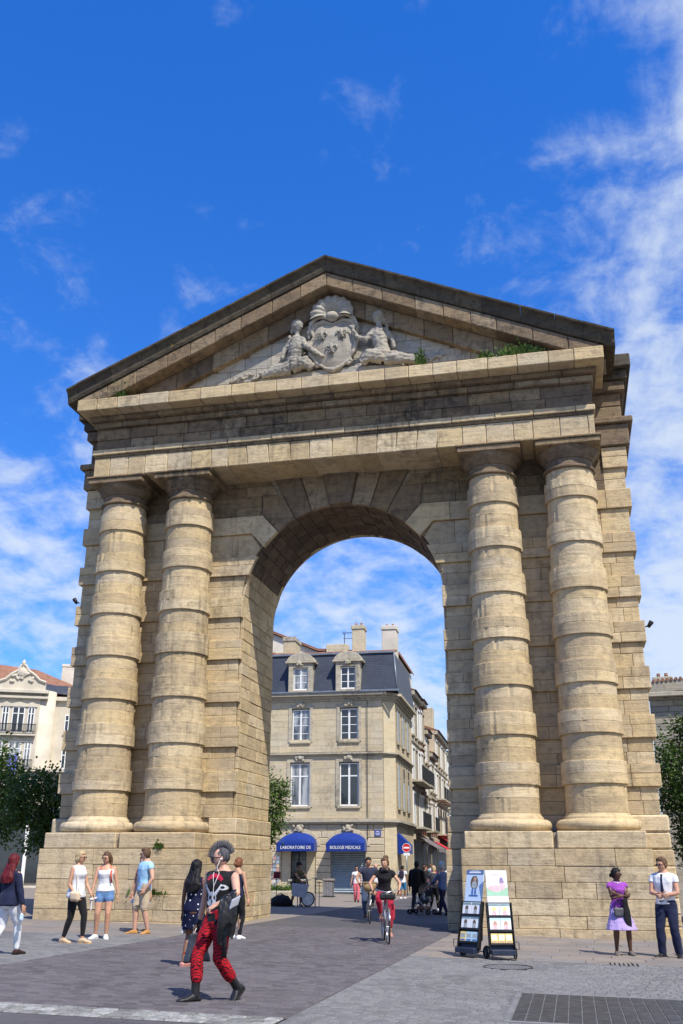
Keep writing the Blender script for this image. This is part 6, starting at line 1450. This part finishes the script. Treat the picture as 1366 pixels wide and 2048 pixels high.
MB().tube([e0 + ax * .6 + Vector((.01, .02, -.12)) - sidev * .10, e0 + ax * .6 + Vector((.02, .0, -.38)) - sidev * .10, e0 + ax * .62 + Vector((.02, .02, -.62)) - sidev * .07], [.055, .05, .042], 12, flat=.5).build('sleeve', M['leather'], jk, True)
MB().tube([e0 + ax * .78 + Vector((0, -.01, -.06)) - sidev * .09, e0 + ax * .80 + Vector((0, -.01, -.42)) - sidev * .095], .005, 5).build('zip', M['steel'], jk, True)
for k in range(6): MB().box(-.012, .012, -.004, .004, -.055, .055, .003).xf(Matrix.Translation(e0 + ax * (-.08 + .07 * k) + sidev * .10 + Vector((0, 0, -.08))) @ Matrix.Rotation(R(25), 4, 'Y')).build('white_patch', M['paper_white'], jk)
# 2 woman in polka dress seen from behind
pk = person('woman with long black hair in navy polka-dot dress, seen from behind', (.34, -11.7), R(170), 1.60, 'f', 'brown', ('longest', 'black'), feet=((-.045, .0, .055), (.06, .05, .055)), hands=((-.175, -.02, .45), (.16, -.05, .47)), vox=.013,
    top=dict(mat=dots('polka_cloth', (.008, .010, .035), (.65, .65, .68), 13.5, .17), sleeve=0, t0=-.02, name='dress_top', inf=.01), bottom=dict(kind='skirt', to=.335, waist=.10, flare=.06, mat=bpy.data.materials['polka_cloth'], name='dress_skirt'), shoes=dict(mat=C_('pinkshoe', (.45, .20, .17)), open=True, heel=.05))
hb_ = thing('handbag', 'small white handbag on a thin strap at the polka-dot woman\'s hip', 'bag', pk.root.location, R(170)); bagmesh((.165, .01, .53), (.018, .055, .065), 2, .01).build('bag_body', plain('white_leather', (.62, .63, .64), .4), hb_, True); MB().tube([(.165, -.02, .59), (.13, -.03, .95), (.075, .0, 1.33), (.05, .05, 1.32), (.12, .08, .95), (.165, .03, .59)], .005, 5).build('strap', bpy.data.materials['white_leather'], hb_, True)
# 3 woman behind the walker
person('brown-haired woman in dark vest with bare shoulders, facing the pier', (-.95, -5.75), R(160), 1.68, 'f', 'tan', ('bun', 'auburn'), hands=((-.16, -.03, .46), (.13, -.10, .58)), top=dict(mat=navy_c, sleeve=0, strap=True, t0=-.03, t1=.255, name='vest'), bottom=dict(mat=black_c, to=.95), shoes=dict(mat=white_c, sole=white_c))
# 4 blonde
bl = person('blonde woman in white sleeveless top and black leggings, in profile', (-3.40, -8.37), R(78), 1.74, 'f', 'tan', ('bob', 'blonde'), feet=((-.05, .10, .052), (.05, -.09, .052)), foot_yaw=(-5, 5), hands=((-.10, -.07, .50), (.10, -.13, .50)), elbows=((-.3, 1, 0), (.3, 1, 0)), head=(12, 0), glasses=True, vox=.013,
    top=dict(mat=white_c, sleeve=0, t0=-.045, loose=.025, name='blouse'), bottom=dict(mat=black_c, to=.93, inf=.006, name='leggings'), shoes=dict(mat=C_('beige', (.52, .38, .24)), sole=C_('wedge', (.45, .30, .16)), heel=.09), curl=(.9, .9))
sb = thing('shoulder_bag', 'beige shoulder bag carried by the blonde woman', 'bag', bl.root.location, R(78)); bagmesh((-.20, -.12, .86), (.05, .12, .10), 3, .012).build('bag_body', plain('beige_leather', (.62, .47, .32), .55), sb, True); MB().tube([(-.19, -.20, .93), (-.15, -.08, 1.25), (-.10, .0, 1.455), (-.14, .05, 1.3), (-.19, -.04, .94)], .010, 6, flat=.5).build('strap', bpy.data.materials['beige_leather'], sb, True)
ph = thing('rolled_paper', 'white rolled paper in the blonde woman\'s hand', 'paper', bl.root.location, R(78)); MB().tube([bl.wr[1] + Vector((-.10, -.06, -.07)), bl.wr[1] + Vector((.10, -.05, -.05))], .022, 8).build('roll', M['paper_white'], ph, True)
# 5 woman with ponytail
po_ = person('woman with ponytail in white camisole and denim shorts, smiling', (-3.43, -7.05), R(22), 1.74, 'f', 'tan', ('pony', 'brown'), feet=((-.075, .0, .048), (.05, -.02, .048)), foot_yaw=(-30, 5), hands=((-.16, -.06, .47), (.16, -.02, .46)), head=(-32, 0), side=-2, glasses=True, vox=.013,
    top=dict(mat=white_c, sleeve=0, strap=True, t0=.005, t1=.25, loose=.01, name='camisole'), bottom=dict(kind='shorts', mat=denim, to=.17, waist=.075, flare=.012), shoes=dict(mat=C_('sneaker', (.70, .70, .70)), sole=white_c))
for s_ in (-1, 1): strap(po_, [po_.tp(s_ * .055, -.055, .23), po_.tp(s_ * .058, -.02, .30), po_.tp(s_ * .055, .05, .25)], .010, C_('coral', (.55, .10, .06)))
strap(po_, [po_.tp(.07, -.07, .245), po_.tp(.062, -.088, .19), po_.tp(.075, -.07, .10)], .020, C_('coral', (.55, .10, .06)), 'scarf')
mg_ = thing('magazine', 'white magazine held at the side by the woman with ponytail', 'magazine', po_.root.location, R(22)); MB().box(-.008, .008, -.10, .10, -.20, .10, .004).xf(Matrix.Translation(po_.wr[0] + Vector((.03, -.02, -.06)))).build('cover', M['paper_white'], mg_)
# 6 man in blue polo, 7 woman behind him
person('man in light blue polo shirt and khaki cargo shorts', (-3.30, -5.35), R(-38), 1.86, 'm', 'fair', ('short', 'brown'), feet=((-.06, -.06, .045), (.06, .05, .045)), foot_yaw=(-25, 20), hands=((-.165, -.04, .455), (.135, -.06, .50)), elbows=((-.5, .8, 0), (.9, .6, 0)), head=(-38, 0), glasses=True, vox=.013, build=1.04,
    top=dict(mat=C_('paleblue', (.33, .56, .76)), sleeve=.36, t0=-.035, loose=.01, name='polo_shirt', collar=C_('paleblue', (.33, .56, .76))), bottom=dict(kind='shorts', mat=C_('khaki', (.45, .36, .25)), to=.46, flare=.022, inf=.014), shoes=dict(mat=C_('tanshoe', (.40, .20, .06)), sole=C_('tansole', (.30, .16, .06))))
person('dark-haired woman half hidden behind the man in the blue polo', (-3.68, -4.58), R(-10), 1.70, 'f', 'olive', ('long', 'dark'), hands=((-.14, -.05, .47), (.16, -.02, .46)), feet=((-.05, -.03, .05), (.06, .08, .05)), top=dict(mat=C_('wine', (.10, .02, .03)), sleeve=.0, t0=-.03, name='vest'), bottom=dict(kind='skirt', to=.36, waist=.08, flare=.15, mat=C_('paleskirt', (.45, .47, .55)), name='skirt'), shoes=dict(mat=C_('sandal', (.03, .02, .015)), open=True))
# 8 woman with dark red hair
person('woman with dark red hair in navy blazer and white trousers, walking away', (-3.20, -11.2), R(165), 1.66, 'f', 'olive', ('long', 'red'), feet=((-.05, -.13, .05), (.05, .16, .09)), foot_pitch=(0, 42), hands=((-.19, -.02, .455), (.17, -.05, .46)), pelvis=(0, 0, -.012), vox=.013,
    top=dict(mat=navy_c, sleeve=.93, t0=-.045, inf=.02, loose=.02, name='blazer'), bottom=dict(mat=C_('whitejean', (.66, .67, .70)), to=.95, flare=.008), shoes=dict(mat=C_('darkshoe', (.03, .012, .012)), sole=M['rubber']))
bk_ = thing('paper_napkin', 'crumpled pale blue paper in the red-haired woman\'s hand', 'paper', (-3.20, -11.2, ground(-3.20, -11.2)), R(165)); wrinkle(MB().ell((-.315, -.02, .60), (.02, .04, .07), 10, 8), .02, (20, 20, 20)).build('sheet', M['paper_blue'], bk_, True)
# 9 purple woman, arms crossed
pw = person('woman in purple top and lilac patterned skirt with crossed arms', (7.02, -6.31), R(14), 1.61, 'f', 'dark', ('bun', 'black'), feet=((-.07, .0, .05), (.085, -.03, .05)), foot_yaw=(-8, 14), hands=((.045, -.125, .665), (-.055, -.115, .690)), elbows=((-.95, -.05, -.6), (.95, -.05, -.6)), head=(42, 2), glasses=True, vox=.012, curl=(.8, .8), palm=((0, 1, 0), (0, 1, 0)),
    top=dict(mat=C_('purple', (.27, .055, .36)), sleeve=.24, t0=.0, name='t_shirt'), bottom=dict(kind='skirt', to=.285, waist=.04, flare=.42, mat=dots('lilac_print', (.37, .28, .53), (.03, .02, .09), 17, .16), name='skirt'), shoes=dict(mat=C_('trainer', (.12, .10, .09)), sole=C_('solepale', (.5, .45, .3))))
MB().ell(pw.tp(0, -.048, .285), .016, 8, 6).tube([pw.tp(.045 * math.cos(a), -.02 - .035 * math.sin(a), .305 - .02 * math.sin(a)) for a in (R(20 * k) for k in range(10))], .004, 5).build('necklace', M['paper_white'], pw.root, True)
wb = thing('belt_bag', 'grey bag hanging in front of the woman in purple', 'bag', pw.root.location, R(14)); bagmesh((-.06, -.19, .78), (.10, .035, .085), 5, .011).build('bag_body', plain('grey_leather', (.075, .075, .085), .5), wb, True); MB().tube([(-.14, -.17, .85), (-.06, -.14, 1.0), (.04, -.17, .86)], .008, 6).build('strap', M['leather'], wb, True)
cdg = thing('cardigan', 'black cardigan hanging from the crossed arms of the woman in purple', 'cardigan', pw.root.location, R(14)); wrinkle(remesh(MB().tube([(.06, -.20, 1.02), (.08, -.22, .8), (.11, -.22, .45)], [.06, .07, .05], 10, flat=.45), .012, 2), .02, (9, 9, 4), 3).build('knit', black_c, cdg, True)
# 10 man with tie
mt_ = person('man in white short-sleeved shirt, dark tie and navy trousers', (7.90, -6.36), R(-22), 1.83, 'm', 'tan', ('short', 'brown'), feet=((-.075, -.03, .045), (.085, .0, .045)), foot_yaw=(-25, 20), hands=((.005, -.125, .605), (.015, -.115, .60)), elbows=((-.9, .35, -.2), (.9, .35, -.2)), head=(-22, -6), glasses=True, vox=.012, palm=((0, 1, 0), (0, 1, 0)), curl=(1.0, 1.0),
    top=dict(mat=white_c, sleeve=.40, t0=-.01, loose=.012, name='shirt', collar=white_c), bottom=dict(mat=navy_c, to=.985, flare=.018, waist=.03, inf=.017), shoes=dict(mat=M['leather'], sole=M['rubber']))
decal(mt_, [[(-.012, .287), (.012, .287), (.020, .09), (0, .065), (-.020, .09)]], 'tie', navy_c, .013)
MB().torus((0, 0, 0), .034, .007, 'Z', 16, 6).xf(Matrix.Translation(mt_.wr[1].lerp(mt_.el[1], .10)) @ (mt_.wr[1] - mt_.el[1]).to_track_quat('Z', 'Y').to_matrix().to_4x4()).build('wristwatch', M['leather'], mt_.root, True)
# ------------------------------------------------------------------ bicycles
M['chrome'] = plain('chrome', (.55, .55, .56), .25, .05, 4, metal=.9, bump=0); M['tyre'] = plain('tyre', (.03, .03, .03), .8, .2)
M['wicker'] = None
def wicker():
    t = NT('wicker'); p = t.pos(obj=True); w = t.n('ShaderNodeTexWave', {'Vector': p, 'Scale': 30.0, 'Distortion': 1.0}, bands_direction='Z'); w2 = t.n('ShaderNodeTexWave', {'Vector': p, 'Scale': 22.0}, bands_direction='DIAGONAL')
    col = t.mix(w.outputs[1], (.30, .19, .09), (.50, .36, .20)); t.bump(t.math('MULTIPLY', w.outputs[1], w2.outputs[1]), .8, .01); return t.fin(col, .8, .2)
M['wicker'] = wicker()
def bicycle(label, loc, rot, col, basket=False, steer=0.0, bag=None):
    t = thing('bicycle', label, 'bicycle', loc, rot, None); fm = plain('bike_' + label.split()[0], col, .35, .1, bump=.05); r_ = .335; FW, RW = Vector((0, -.52, r_)), Vector((0, .52, r_))
    for c in (FW, RW):
        wl = MB().torus(c, r_, .018, 'X', 36, 8).build('wheel', M['tyre'], t, True); MB().torus(c, r_ - .022, .011, 'X', 36, 6).build('rim', M['chrome'], wl, True); sp = MB().tube([c + Vector((-.04, 0, 0)), c + Vector((.04, 0, 0))], .018, 8)
        for k in range(18): a = 2 * math.pi * k / 18; sp.tube([c + Vector((.02 * (-1) ** k, 0, 0)), c + Vector((0, (r_ - .02) * math.cos(a), (r_ - .02) * math.sin(a)))], .0022, 4)
        sp.build('spokes', M['chrome'], wl); MB().tube([c + Vector((0, (r_ + .035) * math.cos(a), (r_ + .035) * math.sin(a))) for a in (R(20 + 14 * k) for k in range(11))], .022, 6, flat=.4).build('mudguard', M['chrome'], t, True)
    hd, bb, st = Vector((0, -.36, .80)), Vector((0, .06, .30)), Vector((0, .20, .80))
    fr_ = MB().tube([hd + Vector((0, .02, -.10)), bb], .017, 8).tube([hd, st - Vector((0, .02, .12))], .014, 8).tube([bb, st], .016, 8).tube([bb, RW], .011, 6).tube([st - Vector((0, 0, .06)), RW + Vector((.045, 0, 0))], .009, 6).tube([st - Vector((0, 0, .06)), RW + Vector((-.045, 0, 0))], .009, 6).build('frame', fm, t, True)
    MB().tube([hd + Vector((0, -.03, .08)), hd + Vector((0, 0, -.12)), FW + Vector((.04, .03, .33)), FW + Vector((.045, 0, 0))], .012, 6).tube([hd + Vector((0, 0, -.12)), FW + Vector((-.04, .03, .33)), FW + Vector((-.045, 0, 0))], .012, 6).build('fork', M['chrome'], t, True)
    hb2 = MB().tube([(-.28, -.22, 1.03), (-.22, -.33, 1.05), (0, -.38, 1.00), (.22, -.33, 1.05), (.28, -.22, 1.03)], .012, 8).tube([hd, (0, -.38, 1.0)], .013, 6).build('handlebar', M['chrome'], t, True)
    for s_ in (-1, 1): MB().tube([(s_ * .265, -.245, 1.032), (s_ * .29, -.13, 1.02)], .017, 8).build('grip', M['rubber'], hb2, True)
    MB().tube([st, st + Vector((0, .01, .10))], .012, 6).build('seat_post', M['chrome'], t, True); sa = MB(); sa.loft([[Vector((math.cos(a) * w, y, .925 + z + math.sin(a) * .03)) for a in (2 * math.pi * k / 10 for k in range(10))] for y, w, z in ((.02, .02, 0), (.10, .04, .0), (.22, .09, .005), (.30, .10, .01), (.35, .06, .015))]); sa.build('saddle', M['leather'], t, True)
    MB().torus(bb, .085, .008, 'X', 20, 5).build('chainring', M['chrome'], t, True)
    for s_, a in ((-1, R(100)), (1, R(-80))):
        e_ = bb + Vector((s_ * .09, .165 * math.cos(a), .165 * math.sin(a))); cr = MB().tube([bb + Vector((s_ * .05, 0, 0)), e_ + Vector((-s_ * .02, 0, 0))], .009, 6).build('crank', M['chrome'], t, True); MB().box(e_.x - .045, e_.x + .045, e_.y - .05, e_.y + .05, e_.z - .012, e_.z + .012, .004).build('pedal', M['rubber'], cr)
    if basket:
        bk = MB(); n = 20; rings = [[Vector((math.cos(a) * w, -.56 + math.sin(a) * d, z)) for a in (2 * math.pi * k / n for k in range(n))] for w, d, z in ((.15, .10, .84), (.20, .14, 1.08), (.185, .125, 1.08), (.14, .09, .86))]; bk.loft(rings).build('basket', M['wicker'], t, True); MB().tube([(.2 * math.cos(a), -.56 + .14 * math.sin(a), 1.085) for a in (2 * math.pi * k / 20 for k in range(21))], .014, 6).build('basket_rim', M['wicker'], t, True)
    if bag: wrinkle(MB().box(.10, .24, .32, .68, .42, .74, .03), .006).build('pannier', bag, t, True)
    MB().ell((0, -.44, .90), .045, 10, 6).build('headlamp', M['chrome'], t, True)
    return t
BW = (2.20, -5.1); bz = ground(*BW)
b1 = bicycle('silver city bicycle ridden by the woman in red trousers', (*BW, bz), R(16), (.40, .40, .42), bag=C_('pannier', (.40, .015, .03)))
dkb = MB().box(-.17, .17, -.50, -.40, .86, 1.0, .03); wrinkle(remesh(dkb, .012, 2), .015).build('handlebar_bag', M['leather'], b1, True)
cf = person('woman in black short-sleeved top and red trousers riding a bicycle', (*BW, bz), R(16), 1.66, 'f', 'tan', ('bunhigh', 'brown'), lean=14, pelvis=(0, .13, .062), feet=((-.058, .02, .317), (.058, .045, .128)), knees=((-.25, -1, .3), (.25, -1, .3)), foot_pitch=(8, 4), hands=((-.17, -.085, .622), (.17, -.085, .622)), elbows=((-.9, .5, -.3), (.9, .5, -.3)), head=(-28, 4), vox=.013, curl=(1.2, 1.2), palm=((0, .2, -1), (0, .2, -1)),
    top=dict(mat=black_c, sleeve=.34, t0=-.05, loose=.015, name='t_shirt'), bottom=dict(mat=C_('redtrouser', (.33, .012, .035)), to=.86, flare=.006), shoes=dict(mat=C_('pinkshoe', (.45, .20, .17)), open=True))
wrinkle(remesh(MB().tube([cf.tp(.06 * math.cos(a), .0 + .055 * math.sin(a), .298 + .01 * math.sin(3 * a)) for a in (R(30 * k) for k in range(13))], .032, 8), .012, 2), .012, (14, 14, 14)).build('scarf', black_c, cf.root, True)
BM = (.37, 2.25); bz = ground(*BM)
b2 = bicycle('black city bicycle with wicker basket ridden by the man in navy T-shirt', (*BM, bz), R(14), (.02, .02, .022), basket=True)
person('bearded man in navy T-shirt and jeans riding a bicycle', (*BM, bz), R(14), 1.76, 'm', 'olive', ('short', 'dark'), lean=8, pelvis=(0, .125, .03), feet=((-.055, .045, .122), (.055, .02, .30)), knees=((-.25, -1, .3), (.25, -1, .3)), hands=((-.16, -.08, .588), (.16, -.08, .588)), elbows=((-.9, .5, -.3), (.9, .5, -.3)), head=(0, -4), vox=.015, curl=(1.2, 1.2),
    top=dict(mat=C_('navyshirt', (.03, .035, .065)), sleeve=.42, t0=-.05, loose=.012, name='t_shirt'), bottom=dict(mat=jeans, to=.96, flare=.006), shoes=dict(mat=C_('sandal', (.03, .02, .015))))
# ------------------------------------------------------------------ people beyond the arch
person('woman in white T-shirt and pink trousers with sunglasses', (-3.40, 18.4), R(10), 1.56, 'f', 'tan', ('bun', 'dark'), feet=((-.04, .05, .045), (.05, -.10, .045)), hands=((-.17, -.04, .46), (.14, -.06, .48)), glasses=True, vox=.018, top=dict(mat=white_c, sleeve=.42, name='t_shirt'), bottom=dict(mat=C_('pink', (.58, .14, .17)), to=.95, flare=.02), shoes=dict(mat=C_('darkshoe', (.03, .012, .012))))
ob = person('bald older man in white shirt with shoulder strap', (-2.42, 17.9), R(5), 1.68, 'm', 'fair', ('none', 'grey'), vox=.018, top=dict(mat=white_c, sleeve=.45, name='shirt'), bottom=dict(mat=navy_c), shoes=dict(mat=black_c), feet=((-.05, -.08, .045), (.05, .08, .045)))
strap(ob, [ob.tp(.08, -.06, .28), ob.tp(.0, -.088, .15), ob.tp(-.08, -.075, .03)], .018, black_c)
person('busker with big dark curly hair bending over the drum kit', (-4.50, 12.15), R(40), 1.74, 'm', 'olive', ('curly', 'black'), lean=20, pelvis=(0, .03, -.03), feet=((-.10, .06, .045), (.10, .0, .045)), hands=((.03, -.24, .50), (.17, -.22, .49)), elbows=((-.9, .5, -.2), (.9, .5, -.2)), head=(10, -14), vox=.017, top=dict(mat=camo('camo_cloth', ((.07, .075, .04), (.13, .11, .07), (.035, .03, .022))), sleeve=.45, t0=-.05, loose=.02, name='shirt'), bottom=dict(kind='shorts', mat=C_('darkgreen', (.02, .025, .018)), to=.48, flare=.02), shoes=dict(mat=C_('sandal', (.03, .02, .015))))
bpk = person('man in white T-shirt and blue shorts wearing a dark backpack', (-2.42, 25.2), R(172), 1.62, 'm', 'brown', ('crop', 'black'), feet=((-.05, -.05, .045), (.05, .06, .045)), vox=.02, top=dict(mat=white_c, sleeve=.45, t0=-.07, loose=.02, name='t_shirt'), bottom=dict(kind='shorts', mat=C_('bluesh', (.04, .20, .42)), to=.48, flare=.02), shoes=dict(mat=C_('sneaker', (.70, .70, .70))))
bx_ = thing('backpack', 'dark backpack worn by the man in blue shorts', 'backpack', bpk.root.location, R(172)); bagmesh((0, .17, 1.16), (.13, .08, .20), 4, .016).build('pack', C_('packnavy', (.03, .025, .045)), bx_, True); [MB().tube([(s_ * .10, .10, 1.33), (s_ * .11, -.02, 1.37), (s_ * .12, -.12, 1.2), (s_ * .12, .05, 1.0)], .014, 6).build('strap', C_('packnavy', (.03, .025, .045)), bx_, True) for s_ in (-1, 1)]
dm_ = person('broad man in black coat and trousers with black rucksack, walking away', (.66, 9.7), R(176), 1.76, 'm', 'brown', ('short', 'black'), feet=((-.05, -.13, .045), (.06, .15, .09)), foot_pitch=(0, 40), vox=.016, build=1.1, top=dict(mat=black_c, sleeve=.93, t0=-.09, inf=.02, loose=.02, name='jacket'), bottom=dict(mat=C_('nightblue', (.012, .013, .02)), flare=.01), shoes=dict(mat=M['leather']))
b3 = thing('backpack', 'black rucksack on the broad man in the black coat', 'backpack', dm_.root.location, R(176)); bagmesh((0, .20, 1.24), (.16, .09, .22), 6, .016).build('pack', black_c, b3, True); MB().tube([(-.1, .1, 1.46), (0, .14, 1.5), (.1, .1, 1.46)], .012, 6).build('strap', black_c, b3, True)
person('blond woman in grey T-shirt walking beside the man in black', (1.02, 11.6), R(165), 1.62, 'f', 'fair', ('bob', 'blonde'), feet=((-.05, -.1, .045), (.05, .1, .06)), vox=.018, hands=((-.17, -.02, .455), (.19, -.08, .5)), top=dict(mat=C_('greytee', (.07, .075, .085)), sleeve=.42, name='t_shirt'), bottom=dict(mat=C_('black2', (.014, .014, .016))), shoes=dict(mat=white_c))
person('man in blue shirt and dark trousers with pale cap pushing a stroller', (1.76, 8.3), R(-120), 1.68, 'm', 'fair', ('short', 'grey'), feet=((-.05, -.12, .045), (.05, .13, .06)), foot_pitch=(0, 25), hands=((-.11, -.22, .56), (.11, -.22, .56)), head=(-10, -6), vox=.016, top=dict(mat=C_('midblue', (.12, .16, .30)), sleeve=.9, t0=-.06, loose=.015, name='shirt'), bottom=dict(mat=navy_c, flare=.006), shoes=dict(mat=C_('darkshoe', (.03, .012, .012))))
cp = thing('cap', 'pale blue cap on the man pushing the stroller', 'cap', (1.76, 8.3, ground(1.76, 8.3)), R(-120)); MB().ell((-.01, -.02, 1.655), (.088, .10, .07), 14, 8).build('crown', C_('capblue', (.45, .55, .68)), cp, True); MB().ell((-.03, -.12, 1.635), (.07, .075, .010), 12, 5).build('brim', C_('capblue', (.45, .55, .68)), cp, True)
stl = thing('stroller', 'folding baby stroller with beige hood and double wheels', 'stroller', (1.05, 8.35, ground(1.05, 8.35)), R(-115))
for s_ in (-1, 1):
    MB().tube([(s_ * .2, -.38, .08), (s_ * .2, .0, .45), (s_ * .2, .38, 1.0), (s_ * .2, .46, 1.02)], .014, 6).build('frame_tube', M['steel'], stl, True); MB().tube([(s_ * .2, .35, .08), (s_ * .2, -.15, .60)], .014, 6).build('frame_tube', M['steel'], stl, True)
    for y in (-.4, .36): MB().torus((s_ * .2, y, .085), .065, .022, 'X', 18, 6).torus((s_ * .2 + .05, y, .085), .065, .022, 'X', 18, 6).build('wheel', M['rubber'], stl, True)
wrinkle(remesh(MB().add([(-.18, -.25, .38), (.18, -.25, .38), (.18, .12, .36), (-.18, .12, .36), (-.18, .30, .80), (.18, .30, .80), (-.18, .05, .33), (.18, .05, .33), (-.18, .36, .78), (.18, .36, .78), (-.18, -.25, .33), (.18, -.25, .33)], [(0, 1, 2, 3), (3, 2, 5, 4), (4, 5, 9, 8), (8, 9, 7, 6), (6, 7, 11, 10), (10, 11, 1, 0), (0, 3, 6, 10), (3, 4, 8, 6), (1, 11, 7, 2), (2, 7, 9, 5)]), .02, 2), .01).build('seat', C_('strollernavy', (.03, .035, .06)), stl, True)
MB().add([(math.cos(a) * .0 + x, .30 - .34 * math.sin(b_), .72 + .30 * math.cos(b_)) for x in (-.2, .2) for a in (0,) for b_ in (R(-10 + 22 * k) for k in range(6))], [(k, k + 1, 7 + k, 6 + k) for k in range(5)]).build('hood', C_('hoodbeige', (.32, .26, .22)), stl, True)
MB().tube([(-.2, .46, 1.02), (.2, .46, 1.02)], .016, 6).build('handle', M['rubber'], stl, True)
MB().box(-.17, .17, -.15, .25, .14, .26, .03).build('basket', C_('basketred', (.22, .10, .08)), stl)
for i, (x, y, rz, h_, sx, sk, hr, tc_, bc, what) in enumerate(((.25, 14.4, 10, 1.70, 'm', 'dark', ('crop', 'black'), 'black2', 'nightblue', 'dark-skinned man in black in the shopping street crowd'), (-.45, 19.8, -15, 1.62, 'f', 'fair', ('long', 'auburn'), 'wine', 'jeans', 'auburn-haired woman in wine-red top in the shopping street'), (-1.1, 24.5, 180, 1.72, 'm', 'tan', ('short', 'dark'), 'tealtee', 'jeans', 'man in teal T-shirt walking up the shopping street'), (-1.5, 30, 5, 1.66, 'f', 'tan', ('bob', 'brown'), 'printred', 'nightblue', 'woman in red top further up the shopping street'), (-2.3, 35, 170, 1.75, 'm', 'fair', ('short', 'brown'), 'paleblue', 'khaki', 'man in pale shirt far up the shopping street'), (-.2, 27, 20, 1.7, 'm', 'olive', ('short', 'dark'), 'white', 'jeans', 'man in white T-shirt coming down the shopping street'))):
    C_('tealtee', (.03, .14, .18))
    person(what, (x, y), R(rz), h_, sx, sk, hr, feet=((-.05, -.08, .045), (.05, .1, .055)), vox=.022, top=dict(mat=CL.get(tc_) or C_(tc_, (.02, .02, .02)), sleeve=.42, name='t_shirt'), bottom=dict(mat=CL.get(bc) or C_(bc, (.02, .02, .02))), shoes=dict(mat=black_c), group='people in the shopping street')
